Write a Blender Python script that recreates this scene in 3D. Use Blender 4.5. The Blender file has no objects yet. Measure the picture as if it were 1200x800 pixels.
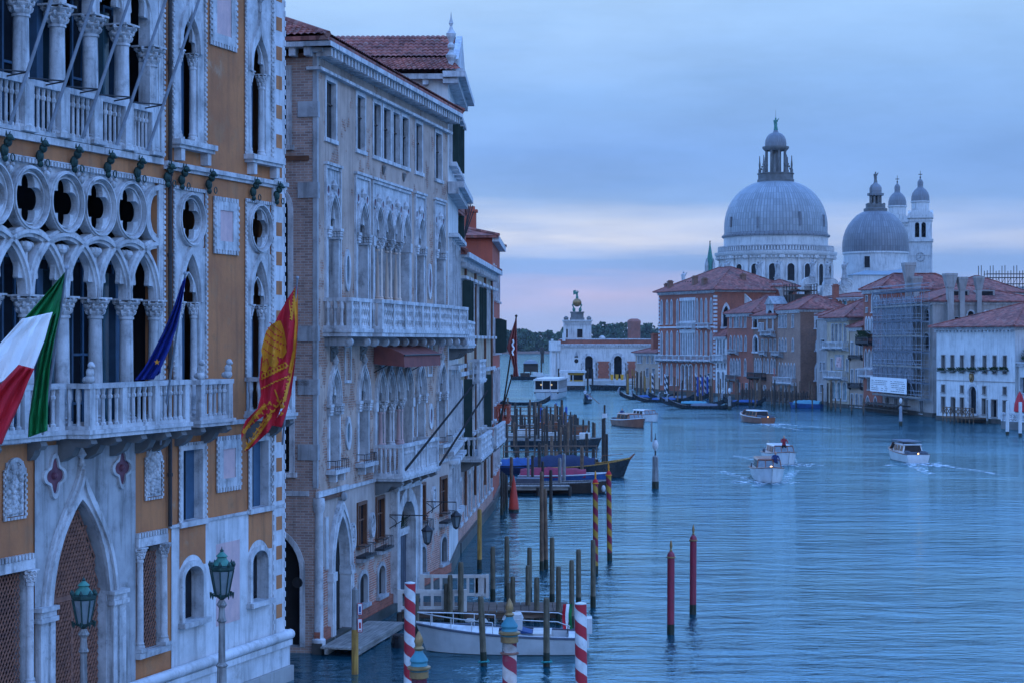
import bpy, math, random
from math import sin, cos, pi, radians as R
random.seed(7)
SC = bpy.context.scene
COL = SC.collection
# ---------------------------------------------------------------- camera, sky, sun, exposure
F = 2180.0; CAMZ = 10.0
cam_d = bpy.data.cameras.new('camera'); cam_d.sensor_width = 36; cam_d.lens = 36*F/1200; cam_d.clip_end = 9000; cam_d.clip_start = .5
cam = bpy.data.objects.new('camera', cam_d); COL.objects.link(cam); cam.location = (0, 0, CAMZ); cam.rotation_euler = (R(90), 0, 0)
SC.camera = cam
SC.view_settings.view_transform = 'Standard'; SC.view_settings.look = 'None'; SC.view_settings.gamma = 1
SC.view_settings.exposure = 0.0
SC.render.engine = 'CYCLES'

def lin(c):
    return tuple(((x/255)/12.92 if x/255 <= .04045 else ((x/255+.055)/1.055)**2.4) for x in c)

class NT:
    def __init__(s, nt): s.nt = nt; nt.nodes.clear()
    def n(s, t, **kw):
        o = s.nt.nodes.new(t)
        for k, v in kw.items():
            if k.startswith('i_'): o.inputs[k[2:].replace('_', ' ')].default_value = v
            elif k.startswith('x'): o.inputs[int(k[1:])].default_value = v
            else: setattr(o, k, v)
        return o
    def l(s, a, b): s.nt.links.new(a, b)
    def math(s, op, a, b=None, c=None):
        o = s.n('ShaderNodeMath', operation=op)
        for i, q in enumerate((a, b, c)):
            if q is None: continue
            if isinstance(q, (int, float)): o.inputs[i].default_value = q
            else: s.l(q, o.inputs[i])
        return o.outputs[0]
    def mix(s, f, a, b, bl='MIX'):
        o = s.n('ShaderNodeMix', data_type='RGBA', blend_type=bl)
        for i, q in ((0, f), (6, a), (7, b)):
            if isinstance(q, (int, float)): o.inputs[i].default_value = q
            elif isinstance(q, tuple): o.inputs[i].default_value = (*q[:3], 1)
            else: s.l(q, o.inputs[i])
        return o.outputs[2]
    def ramp(s, fac, stops, interp='LINEAR'):
        o = s.n('ShaderNodeValToRGB'); cr = o.color_ramp; cr.interpolation = interp
        while len(cr.elements) < len(stops): cr.elements.new(.5)
        for e, (p, c) in zip(cr.elements, stops):
            e.position = p; e.color = (*c[:3], 1) if isinstance(c, tuple) else (c, c, c, 1)
        s.l(fac, o.inputs[0]); return o.outputs[0]
    def mapr(s, v, a, b, c=0., d=1., smooth=True):
        o = s.n('ShaderNodeMapRange', interpolation_type='SMOOTHSTEP' if smooth else 'LINEAR')
        s.l(v, o.inputs[0])
        for i, q in enumerate((a, b, c, d)): o.inputs[1+i].default_value = q
        return o.outputs[0]
    def noise(s, vec, scale, detail=4, rough=.55):
        o = s.n('ShaderNodeTexNoise'); o.inputs['Scale'].default_value = scale; o.inputs['Detail'].default_value = detail
        o.inputs['Roughness'].default_value = rough
        if vec is not None: s.l(vec, o.inputs['Vector'])
        return o.outputs['Fac']
    def vmul(s, vec, v):
        o = s.n('ShaderNodeVectorMath', operation='MULTIPLY'); s.l(vec, o.inputs[0]); o.inputs[1].default_value = v
        return o.outputs[0]

SUN_EL, SUN_AZ = 22.0, 150.0     # sun low in the west behind the camera (azimuth clockwise from +Y)
world = bpy.data.worlds.new('World'); SC.world = world; world.use_nodes = True
w = NT(world.node_tree)
tc = w.n('ShaderNodeTexCoord').outputs['Generated']
sp = w.n('ShaderNodeSeparateXYZ'); w.l(tc, sp.inputs[0])
zz = sp.outputs[2]
ztan = w.math('DIVIDE', sp.outputs[0], w.math('MAXIMUM', w.math('ABSOLUTE', sp.outputs[1]), .02))
streak = w.noise(w.vmul(tc, (5, 5, 62)), 1.4, 5, .55)
zw = w.math('ADD', zz, w.math('MULTIPLY', w.math('SUBTRACT', streak, .5), .014))
fac = w.math('POWER', w.math('MAXIMUM', zw, 0.), .5)        # sqrt spreads the low sky over the ramp
def rp(z): return max(0., z)**.5
def ss(stops): return [(rp(z), lin(c)) for z, c in stops]
clear = w.ramp(fac, ss([(0, (146, 180, 229)), (.02, (141, 175, 228)), (.045, (128, 168, 228)), (.09, (126, 170, 234)), (.14, (137, 183, 242)), (.185, (156, 199, 250)), (.40, (120, 172, 252)), (1, (104, 160, 250))]))
cloud = w.ramp(fac, ss([(0, (150, 178, 226)), (.014, (162, 180, 226)), (.026, (192, 186, 222)), (.033, (182, 183, 224)), (.038, (140, 172, 227)), (.044, (136, 172, 228)), (.052, (222, 225, 240)), (.064, (210, 220, 243)), (.076, (142, 180, 235)), (.10, (128, 171, 235)), (.14, (148, 189, 243)), (.19, (170, 207, 250)), (.40, (124, 174, 252)), (1, (106, 160, 250))]))
mask = w.math('MULTIPLY', w.mapr(ztan, .02, .19, 1., .5), w.mapr(w.noise(w.vmul(tc, (3, 3, 26)), 1.7, 4), .32, .58, .45, 1.))
skyc = w.mix(mask, clear, cloud)
soft = w.noise(w.vmul(tc, (5, 5, 19)), 1.3, 5, .62)
skyc = w.mix(1., skyc, w.ramp(soft, [(.3, .90), (.7, 1.09)]), 'MULTIPLY')
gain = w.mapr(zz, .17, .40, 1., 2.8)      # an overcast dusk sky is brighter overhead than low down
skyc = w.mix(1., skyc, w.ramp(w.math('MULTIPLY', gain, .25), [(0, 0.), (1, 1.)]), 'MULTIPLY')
nis = w.n('ShaderNodeTexSky', sky_type='NISHITA', sun_disc=False, sun_elevation=R(SUN_EL), sun_rotation=R(SUN_AZ), air_density=1.2, dust_density=1.0, ozone_density=3.0)
bgn = w.n('ShaderNodeBackground'); w.l(nis.outputs[0], bgn.inputs[0]); bgn.inputs[1].default_value = .07
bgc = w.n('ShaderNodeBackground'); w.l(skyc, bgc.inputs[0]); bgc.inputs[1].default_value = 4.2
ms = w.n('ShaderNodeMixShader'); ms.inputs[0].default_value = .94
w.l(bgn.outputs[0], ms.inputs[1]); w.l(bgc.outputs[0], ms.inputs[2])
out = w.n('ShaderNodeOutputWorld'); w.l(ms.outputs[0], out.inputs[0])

sd = bpy.data.lights.new('sun', 'SUN'); sd.energy = .14; sd.angle = R(25); sd.color = (1, .93, .86)
so = bpy.data.objects.new('sun', sd); COL.objects.link(so)
so.rotation_euler = (R(90-SUN_EL), 0, R(180-SUN_AZ)); so.location = (0, 0, 60)

# ---------------------------------------------------------------- materials
MATS = {}
def mat(name, col, col2=None, scale=1.2, rough=.85, bump=.15, streak=.25, metal=0., kind=None, fine=9., spec=.3, **kw):
    """weathered surface: two tones by noise, rain streaks, fine relief; kind adds brick courses, tiles, planks, stripes or peeled render"""
    m = bpy.data.materials.new(name); m.use_nodes = True; t = NT(m.node_tree)
    o = t.n('ShaderNodeOutputMaterial'); b = t.n('ShaderNodeBsdfPrincipled'); t.l(b.outputs[0], o.inputs[0])
    b.inputs['Roughness'].default_value = rough; b.inputs['Metallic'].default_value = metal; b.inputs['Specular IOR Level'].default_value = spec
    ob = t.n('ShaderNodeTexCoord').outputs['Object']
    col2 = col2 or tuple(c*.72 for c in col)
    nz = t.noise(ob, scale, 5, .6)
    c = t.mix(t.mapr(nz, .35, .68), col, col2)
    hgt = t.noise(ob, fine, 4, .6)
    s = t.n('ShaderNodeSeparateXYZ'); t.l(ob, s.inputs[0])
    xy = t.math('ADD', s.outputs[0], s.outputs[1])
    if kind in ('brick', 'peel'):
        cv = t.n('ShaderNodeCombineXYZ'); t.l(xy, cv.inputs[0]); t.l(s.outputs[2], cv.inputs[1])
        bt = t.n('ShaderNodeTexBrick'); t.l(cv.outputs[0], bt.inputs['Vector'])
        bc = kw.get('brick', col)
        bt.inputs['Color1'].default_value = (*bc, 1); bt.inputs['Color2'].default_value = (bc[0]*.62, bc[1]*.6, bc[2]*.62, 1)
        bt.inputs['Mortar'].default_value = (*kw.get('mortar', (.36, .33, .3)), 1)
        bt.inputs['Scale'].default_value = 1; bt.inputs['Brick Width'].default_value = .27; bt.inputs['Row Height'].default_value = .085; bt.inputs['Mortar Size'].default_value = .010
        bcol = t.mix(1., bt.outputs['Color'], t.ramp(nz, [(.3, 1.15), (.75, .7)]), 'MULTIPLY')
        if kind == 'brick': c = bcol; hgt = t.math('SUBTRACT', hgt, t.math('MULTIPLY', bt.outputs['Fac'], .7))
        else:
            zt = kw.get('ztop', 4.5)
            thr = t.math('ADD', t.noise(ob, kw.get('pscale', .9), 6, .65), t.mapr(s.outputs[2], 0., zt, kw.get('low', .17), -.22, False))
            pm = t.mapr(thr, .50, .55); c = t.mix(pm, c, bcol); hgt = t.math('SUBTRACT', hgt, t.math('MULTIPLY', pm, .8))
    if kind == 'tile':
        vo = t.n('ShaderNodeTexVoronoi'); t.l(t.vmul(ob, (1, 1, .6)), vo.inputs['Vector']); vo.inputs['Scale'].default_value = kw.get('cell', 3.2)
        q = t.n('ShaderNodeSeparateColor'); t.l(vo.outputs['Color'], q.inputs[0])
        c = t.mix(1., c, t.ramp(q.outputs[0], [(0, .58), (.5, 1.), (1, 1.4)]), 'MULTIPLY')
        c = t.mix(t.mapr(q.outputs[1], .84, .97, 0., .3), c, (.34, .25, .21))
        lich = t.mapr(t.noise(ob, .5, 5), .52, .72, 0., .5); c = t.mix(lich, c, (.07, .055, .05))
        hgt = t.math('ADD', hgt, q.outputs[2])
    if kind == 'plank':
        wv = t.n('ShaderNodeTexNoise'); t.l(t.vmul(ob, kw.get('grain', (.4, 9, 9))), wv.inputs['Vector']); wv.inputs['Scale'].default_value = 2; wv.inputs['Detail'].default_value = 5
        c = t.mix(1., c, t.ramp(wv.outputs[0], [(.3, .5), (.7, 1.35)]), 'MULTIPLY'); hgt = wv.outputs[0]
    if kind == 'rib':      # standing seams / courses on lead domes, in angle about the object's own axis
        an = t.math('ARCTAN2', s.outputs[1], s.outputs[0])
        k = kw.get('ribs', 96); fr = t.math('FRACT', t.math('MULTIPLY', an, k/(2*pi)))
        line = t.mapr(t.math('ABSOLUTE', t.math('SUBTRACT', fr, .5)), .30, .5, 0., 1.)
        fz = t.math('FRACT', t.math('MULTIPLY', s.outputs[2], kw.get('rows', .8)))
        line2 = t.mapr(t.math('ABSOLUTE', t.math('SUBTRACT', fz, .5)), .42, .5, 0., .4)
        ln = t.math('MAXIMUM', line, line2)
        cell = t.n('ShaderNodeTexWhiteNoise', noise_dimensions='2D'); cc = t.n('ShaderNodeCombineXYZ')
        t.l(t.math('FLOOR', t.math('MULTIPLY', an, k/(2*pi))), cc.inputs[0]); t.l(t.math('FLOOR', t.math('MULTIPLY', s.outputs[2], kw.get('rows', .8))), cc.inputs[1]); t.l(cc.outputs[0], cell.inputs[0])
        c = t.mix(1., c, t.ramp(cell.outputs[0], [(0, .84), (1, 1.14)]), 'MULTIPLY')
        c = t.mix(t.math('MULTIPLY', ln, .8), c, tuple(x*.36 for x in col)); hgt = t.math('ADD', t.math('MULTIPLY', hgt, .3), ln)
    if kind == 'stripe':
        an = t.math('ARCTAN2', s.outputs[1], s.outputs[0])
        v = t.math('ADD', t.math('MULTIPLY', an, 1/(2*pi)), t.math('MULTIPLY', s.outputs[2], kw.get('turns', 1.6)))
        v = t.math('ADD', v, t.math('MULTIPLY', t.math('SUBTRACT', t.noise(ob, 9, 3), .5), .05))
        m2 = t.mapr(t.math('ABSOLUTE', t.math('SUBTRACT', t.math('FRACT', v), .5)), .235, .25)
        c = t.mix(m2, c, kw['other'])
        c = t.mix(t.mapr(t.noise(ob, 5, 6, .7), .60, .70, 0., .55), c, (.16, .13, .11))
    if kind == 'wetpost':
        wet = t.mapr(t.math('ADD', s.outputs[2], t.math('MULTIPLY', nz, .5)), .55, 1.0, 1., 0.); c = t.mix(wet, c, (.012, .016, .011))
    if kind == 'person':
        c = t.ramp(t.math('MULTIPLY', s.outputs[2], 1/2.), [(0, (.02, .02, .025)), (.46, kw['shirt']), (.74, (.42, .24, .17)), (.86, (.03, .02, .015))], 'CONSTANT')
    for gs, gc, gsc, lo, hi in kw.get('grime', ()):
        g_ = t.noise(ob, gsc, 7, .72); c = t.mix(t.mapr(g_, lo, hi, 0., gs), c, gc)
    if streak:
        st = t.noise(t.vmul(ob, (2.6, 2.6, .22)), 1.6, 5, .65)
        c = t.mix(t.mapr(st, .45, .78, 0., streak), c, kw.get('dirt', (.055, .05, .047)))
    if isinstance(c, tuple): b.inputs['Base Color'].default_value = (*c, 1)
    else: t.l(c, b.inputs['Base Color'])
    if bump:
        bp = t.n('ShaderNodeBump'); bp.inputs['Strength'].default_value = bump; bp.inputs['Distance'].default_value = kw.get('bd', .03)
        t.l(hgt, bp.inputs['Height']); t.l(bp.outputs[0], b.inputs['Normal'])
    MATS[name] = m; return m
def emit(name, col, st):
    m = bpy.data.materials.new(name); m.use_nodes = True; b = m.node_tree.nodes['Principled BSDF']
    b.inputs['Base Color'].default_value = (*col, 1); b.inputs['Emission Color'].default_value = (*col, 1); b.inputs['Emission Strength'].default_value = st
    MATS[name] = m; return m

mat('marble', (.58, .57, .575), (.38, .375, .38), 1.5, .7, .45, .72, fine=14, grime=((.6, (.16, .155, .15), 2.3, .50, .72), (.5, (.10, .095, .09), 7., .56, .72)))
mat('marble_clean', (.62, .61, .62), (.47, .46, .46), 1.0, .65, .25, .5, grime=((.5, (.22, .20, .18), 1.7, .52, .74), (.35, (.30, .20, .14), .8, .60, .75)))
mat('marble_grey', (.40, .395, .40), (.25, .25, .255), .9, .75, .3, .7, grime=((.6, (.11, .105, .10), 1.6, .50, .72),))
mat('marble_pink', (.62, .40, .38), (.5, .34, .34), 2.2, .6, .1, .2)
mat('marble_warm', (.66, .52, .42), (.58, .42, .34), 1.2, .5, .1, .15)
mat('porphyry', (.16, .05, .07), (.10, .03, .05), 3, .5, .1, .1)
mat('ochre', (.49, .185, .072), (.36, .135, .058), .6, .9, .3, .55, dirt=(.17, .085, .045), grime=((.5, (.34, .17, .085), 1.1, .52, .62), (.5, (.24, .115, .05), 2.6, .54, .72), (.45, (.45, .30, .20), .55, .60, .68)))
mat('stucco', (.50, .365, .295), (.35, .25, .20), .6, .9, .4, .5, kind='peel', brick=(.40, .20, .13), ztop=40., low=.07, pscale=.9, mortar=(.36, .3, .26), grime=((.5, (.20, .15, .13), 1.3, .52, .74),))
mat('stucco_low', (.46, .37, .32), (.33, .26, .23), .7, .9, .35, .4, kind='peel', brick=(.48, .19, .12), ztop=5.5, low=.22, pscale=1.1, mortar=(.5, .42, .38))
mat('brick_side', (.42, .27, .22), None, .6, .9, .5, .35, kind='brick', brick=(.46, .29, .23), mortar=(.42, .37, .34))
mat('brick_red', (.5, .2, .13), None, .35, .9, .4, .4, kind='brick', brick=(.40, .115, .07), mortar=(.30, .14, .10), grime=((.5, (.12, .07, .06), .6, .5, .7),))
mat('brick_brown', (.4, .22, .15), None, .35, .9, .4, .35, kind='brick', brick=(.27, .125, .08), mortar=(.22, .145, .11), grime=((.5, (.10, .07, .06), .6, .5, .7),))
mat('brick_pale', (.5, .3, .22), None, .35, .9, .4, .35, kind='brick', brick=(.38, .21, .145), mortar=(.34, .25, .2), grime=((.5, (.14, .10, .085), .6, .5, .7),))
mat('red_render', (.42, .095, .055), (.32, .08, .05), .5, .9, .15, .25)
mat('orange_render', (.44, .18, .10), (.36, .15, .09), .5, .9, .15, .25)
mat('cream_render', (.48, .38, .28), (.36, .285, .21), .4, .9, .2, .5, grime=((.5, (.22, .15, .11), .8, .52, .7),))
mat('beige_render', (.42, .31, .235), (.31, .225, .175), .4, .9, .2, .4)
mat('grey_render', (.36, .32, .295), (.26, .23, .215), .3, .9, .2, .5, grime=((.5, (.14, .12, .11), .7, .52, .7),))
mat('white_render', (.64, .62, .60), (.50, .485, .47), .35, .9, .15, .45, grime=((.45, (.26, .25, .23), .7, .52, .74),))
mat('church_white', (.60, .58, .56), (.47, .455, .44), .16, .85, .2, .6, grime=((.45, (.22, .22, .22), .35, .52, .72),))
mat('roof_tile', (.30, .095, .07), (.18, .06, .048), .8, .9, .6, .0, kind='tile', cell=4.2, bd=.06)
mat('roof_far', (.26, .078, .058), (.17, .056, .046), .35, .9, .5, .0, kind='tile', cell=2.6, bd=.1)
mat('lead', (.27, .29, .31), (.22, .235, .25), .12, .5, .35, .22, kind='rib', ribs=100, rows=.62, bd=.08, spec=.5)
mat('lead_dark', (.18, .185, .20), (.15, .15, .165), .15, .5, .35, .2, kind='rib', ribs=72, rows=.6, bd=.08, spec=.5)
mat('lead_roof', (.30, .36, .40), (.25, .30, .34), .3, .5, .1, .2)
mat('dark_stone', (.17, .165, .16), (.11, .105, .10), .6, .85, .3, .3)
mat('wet_stone', (.075, .062, .055), (.03, .034, .026), 1.2, .5, .4, .2)
mat('verdigris', (.06, .22, .17), (.04, .13, .11), 4, .6, .15, .15)
mat('bronze', (.020, .045, .042), (.03, .07, .06), 8, .5, .2, 0, metal=.4)
mat('gold', (.36, .21, .09), (.22, .13, .06), 5, .4, .1, .25, metal=.5)
mat('iron', (.025, .026, .03), (.04, .035, .035), 6, .55, .1, 0)
mat('rust_iron', (.26, .115, .075), (.16, .075, .055), 5, .8, .2, .1)
mat('steel_rod', (.26, .28, .32), (.19, .21, .24), 3, .5, .05, .1)
mat('glass_dark', (.010, .012, .016), (.018, .02, .025), .6, .15, .0, 0, spec=.10)
mat('glass_teal', (.05, .11, .14), (.03, .07, .09), .5, .15, .02, .1, spec=.5)
mat('lamp_glass', (.17, .20, .21), (.12, .145, .155), 3, .2, .02, .2, spec=.5)
mat('void', (.012, .011, .012), (.02, .018, .018), 1, .9, 0, 0)  # near-black, paints in the darkness of unlit rooms and doorways
mat('shutter_blue', (.055, .115, .19), (.04, .085, .14), 2, .6, .1, .2)
mat('shutter_green', (.012, .030, .026), (.02, .04, .034), 2, .7, .1, .1)
mat('shutter_teal', (.10, .28, .30), (.08, .2, .22), 2, .7, .1, .2)
mat('wood_brown', (.15, .06, .03), (.10, .04, .022), 3, .6, .1, .1)
mat('wood_boat', (.23, .075, .035), (.17, .05, .025), 1.5, .25, .0, .1, spec=.5)
mat('wood_dark', (.05, .03, .022), (.03, .02, .016), 2, .6, .1, .1)
mat('plank_grey', (.30, .27, .24), (.2, .18, .16), 1.5, .85, .4, .1, kind='plank')
mat('plank_brown', (.16, .10, .07), (.1, .065, .05), 1.5, .85, .4, .1, kind='plank')
mat('wood_white', (.60, .55, .50), (.46, .41, .37), 2, .8, .2, .35)
mat('post_wood', (.15, .118, .078), (.09, .075, .05), 3, .85, .5, .0, kind='plank', grain=(9, 9, .5))
mat('post_brown', (.20, .115, .07), (.10, .06, .04), 3, .85, .5, .0, kind='plank', grain=(9, 9, .5))
mat('post_dark', (.06, .045, .036), (.035, .028, .024), 3, .85, .5, .0, kind='plank', grain=(9, 9, .5))
mat('post_grey', (.26, .25, .24), (.18, .17, .165), 3, .85, .5, .0, kind='plank', grain=(9, 9, .5))
mat('post_ochre', (.42, .22, .05), (.30, .15, .04), 3, .8, .4, .1, kind='plank', grain=(9, 9, .5))
mat('algae', (.016, .022, .012), (.03, .03, .02), 5, .45, .4, 0)
mat('stripe_rw', (.68, .66, .64), None, 3, .65, .12, .45, kind='stripe', other=(.40, .022, .035), turns=1.75)
mat('stripe_rw_old', (.62, .52, .47), (.5, .34, .26), 4, .6, .1, .3, kind='stripe', other=(.30, .03, .05), turns=1.7)
mat('stripe_ry', (.42, .23, .03), None, 3, .6, .1, .4, kind='stripe', other=(.22, .015, .04), turns=1.55)
mat('stripe_bw', (.66, .66, .68), None, 3, .6, .05, .1, kind='stripe', other=(.03, .035, .05), turns=.9)
mat('paint_crimson', (.27, .012, .034), (.19, .012, .03), 2, .5, .1, .5, spec=.5)
mat('paint_teal', (.05, .22, .27), (.04, .16, .2), 3, .45, .05, .2)
mat('paint_blue', (.02, .07, .30), (.015, .05, .2), 3, .5, .05, .2)
mat('boat_white', (.56, .55, .54), (.46, .45, .44), 1.5, .25, .0, .12, spec=.5)
mat('boat_black', (.010, .011, .014), (.02, .02, .024), 2, .25, .0, 0, spec=.5)
mat('boat_navy', (.010, .016, .048), (.014, .022, .06), 2, .7, .3, .05, bd=.1)
mat('cover_red', (.27, .016, .045), (.19, .014, .035), 2, .75, .4, .05, bd=.1)
mat('cover_blue', (.02, .075, .22), (.015, .05, .15), 2, .7, .4, .05, bd=.1)
mat('cover_grey', (.10, .11, .14), (.07, .08, .1), 2, .7, .3, .05)
mat('orange_buoy', (.55, .05, .03), (.42, .045, .03), 2, .5, .1, .2)
mat('awning_cloth', (.23, .072, .06), (.17, .055, .05), 2, .9, .2, .15)
mat('flag_red', (.56, .016, .030), (.46, .012, .025), 2, .75, .15, 0)
mat('flag_gold', (.72, .27, .015), (.55, .19, .012), 5, .7, .15, 0)
mat('flag_green', (.006, .17, .045), (.006, .125, .035), 2, .75, .15, 0)
mat('flag_white', (.86, .84, .83), (.80, .78, .77), 2, .75, .15, 0)
mat('flag_blue', (.008, .022, .20), (.008, .018, .15), 2, .75, .15, 0)
mat('flag_faded', (.40, .10, .085), (.32, .09, .08), 3, .8, .15, .1)
mat('net', (.16, .17, .20), (.11, .12, .145), .8, .9, .3, .2)
mat('sign_white', (.75, .74, .73), (.68, .67, .66), 2, .6, 0, .1)
mat('sign_red', (.50, .03, .04), (.45, .03, .04), 2, .6, 0, .1)
mat('sign_yellow', (.52, .26, .02), (.45, .22, .02), 2, .5, 0, .1)
mat('rope_teal', (.03, .25, .24), (.03, .2, .2), 6, .8, .2, 0)
mat('rope', (.5, .47, .42), (.4, .37, .33), 6, .8, .2, 0)
mat('leaf', (.045, .085, .025), (.025, .055, .02), 3, .7, .1, 0)
mat('leaf_far', (.060, .10, .055), (.03, .06, .04), .06, .8, 0, 0)
mat('bark', (.07, .05, .035), None, 3, .9, .3, 0)
mat('blossom', (.55, .03, .06), (.4, .02, .05), 3, .7, 0, 0)
mat('quay', (.36, .34, .32), (.27, .25, .24), .6, .9, .3, .3)
mat('ground', (.20, .18, .16), (.15, .14, .12), .1, .95, .2, 0)
mat('shore', (.26, .17, .14), (.2, .13, .11), .02, .95, 0, 0)
mat('gondolier', (.5, .5, .5), None, 1, .9, 0, 0, kind='person', shirt=(.42, .42, .46))
mat('passenger', (.5, .5, .5), None, 1, .9, 0, 0, kind='person', shirt=(.28, .03, .04))
mat('passenger_blue', (.5, .5, .5), None, 1, .9, 0, 0, kind='person', shirt=(.03, .05, .14))
emit('nav_light', (1., .52, .16), 5.)
emit('nav_lamp', (.9, .92, .95), .5)
emit('window_glow', (1., .6, .2), .45)

# water: dark teal body, sky mirrored in small wind waves
m = bpy.data.materials.new('water'); m.use_nodes = True; t = NT(m.node_tree); MATS['water'] = m
o = t.n('ShaderNodeOutputMaterial'); df = t.n('ShaderNodeBsdfDiffuse'); gl = t.n('ShaderNodeBsdfGlossy'); fr = t.n('ShaderNodeFresnel'); mx = t.n('ShaderNodeMixShader')
df.inputs['Color'].default_value = (.003, .048, .072, 1); gl.inputs['Color'].default_value = (.67, .95, 1., 1); gl.inputs['Roughness'].default_value = .06; fr.inputs['IOR'].default_value = 2.5
t.l(fr.outputs[0], mx.inputs[0]); t.l(df.outputs[0], mx.inputs[1]); t.l(gl.outputs[0], mx.inputs[2]); t.l(mx.outputs[0], o.inputs[0])
ob = t.n('ShaderNodeTexCoord').outputs['Object']
n1 = t.noise(t.vmul(ob, (.50, 1.0, 1)), 1.05, 5, .60); n2 = t.noise(t.vmul(ob, (.5, 1.0, 1)), .30, 3, .5); n3 = t.noise(t.vmul(ob, (.8, 1, 1)), .05, 2, .5)
h = t.math('ADD', t.math('MULTIPLY', n1, .66), t.math('MULTIPLY', n2, .8))
h = t.math('MULTIPLY', h, t.mapr(n3, .3, .7, .5, 1.3)); sy = t.n('ShaderNodeSeparateXYZ'); t.l(ob, sy.inputs[0]); h = t.math('MULTIPLY', h, t.mapr(sy.outputs[1], 120., 700., 1., 1.))
bp = t.n('ShaderNodeBump'); bp.inputs['Strength'].default_value = .62; bp.inputs['Distance'].default_value = .5
t.l(h, bp.inputs['Height'])
for q in (df, gl, fr): t.l(bp.outputs[0], q.inputs['Normal'])
m = bpy.data.materials.new('foam'); m.use_nodes = True; t = NT(m.node_tree); MATS['foam'] = m
o = t.n('ShaderNodeOutputMaterial'); b = t.n('ShaderNodeBsdfPrincipled'); tr = t.n('ShaderNodeBsdfTransparent'); mx = t.n('ShaderNodeMixShader')
ob = t.n('ShaderNodeTexCoord'); b.inputs['Base Color'].default_value = (.72, .78, .8, 1); b.inputs['Roughness'].default_value = .6
nf = t.noise(t.vmul(ob.outputs['Object'], (.8, 1.2, 1)), 1.6, 6, .7)
t.l(t.mapr(nf, .44, .66, 0., .62), mx.inputs[0]); t.l(tr.outputs[0], mx.inputs[1]); t.l(b.outputs[0], mx.inputs[2]); t.l(mx.outputs[0], o.inputs[0])
# debris netting on the scaffold: real gaps between threads
m = bpy.data.materials.new('debris_net'); m.use_nodes = True; t = NT(m.node_tree); MATS['debris_net'] = m
o = t.n('ShaderNodeOutputMaterial'); b = t.n('ShaderNodeBsdfPrincipled'); tr = t.n('ShaderNodeBsdfTransparent'); mx = t.n('ShaderNodeMixShader')
b.inputs['Base Color'].default_value = (.22, .23, .26, 1); b.inputs['Roughness'].default_value = .9; ob = t.n('ShaderNodeTexCoord').outputs['Object']
t.l(t.mapr(t.noise(ob, 1.3, 5, .6), .3, .7, .38, .72), mx.inputs[0]); t.l(tr.outputs[0], mx.inputs[1]); t.l(b.outputs[0], mx.inputs[2]); t.l(mx.outputs[0], o.inputs[0])

m = bpy.data.materials.new('haze_air'); m.use_nodes = True; t = NT(m.node_tree); MATS['haze_air'] = m
o = t.n('ShaderNodeOutputMaterial'); vo = t.n('ShaderNodeVolumePrincipled'); vo.inputs['Color'].default_value = (.80, .88, 1., 1); vo.inputs['Density'].default_value = .00004; t.l(vo.outputs[0], o.inputs['Volume'])
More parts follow.
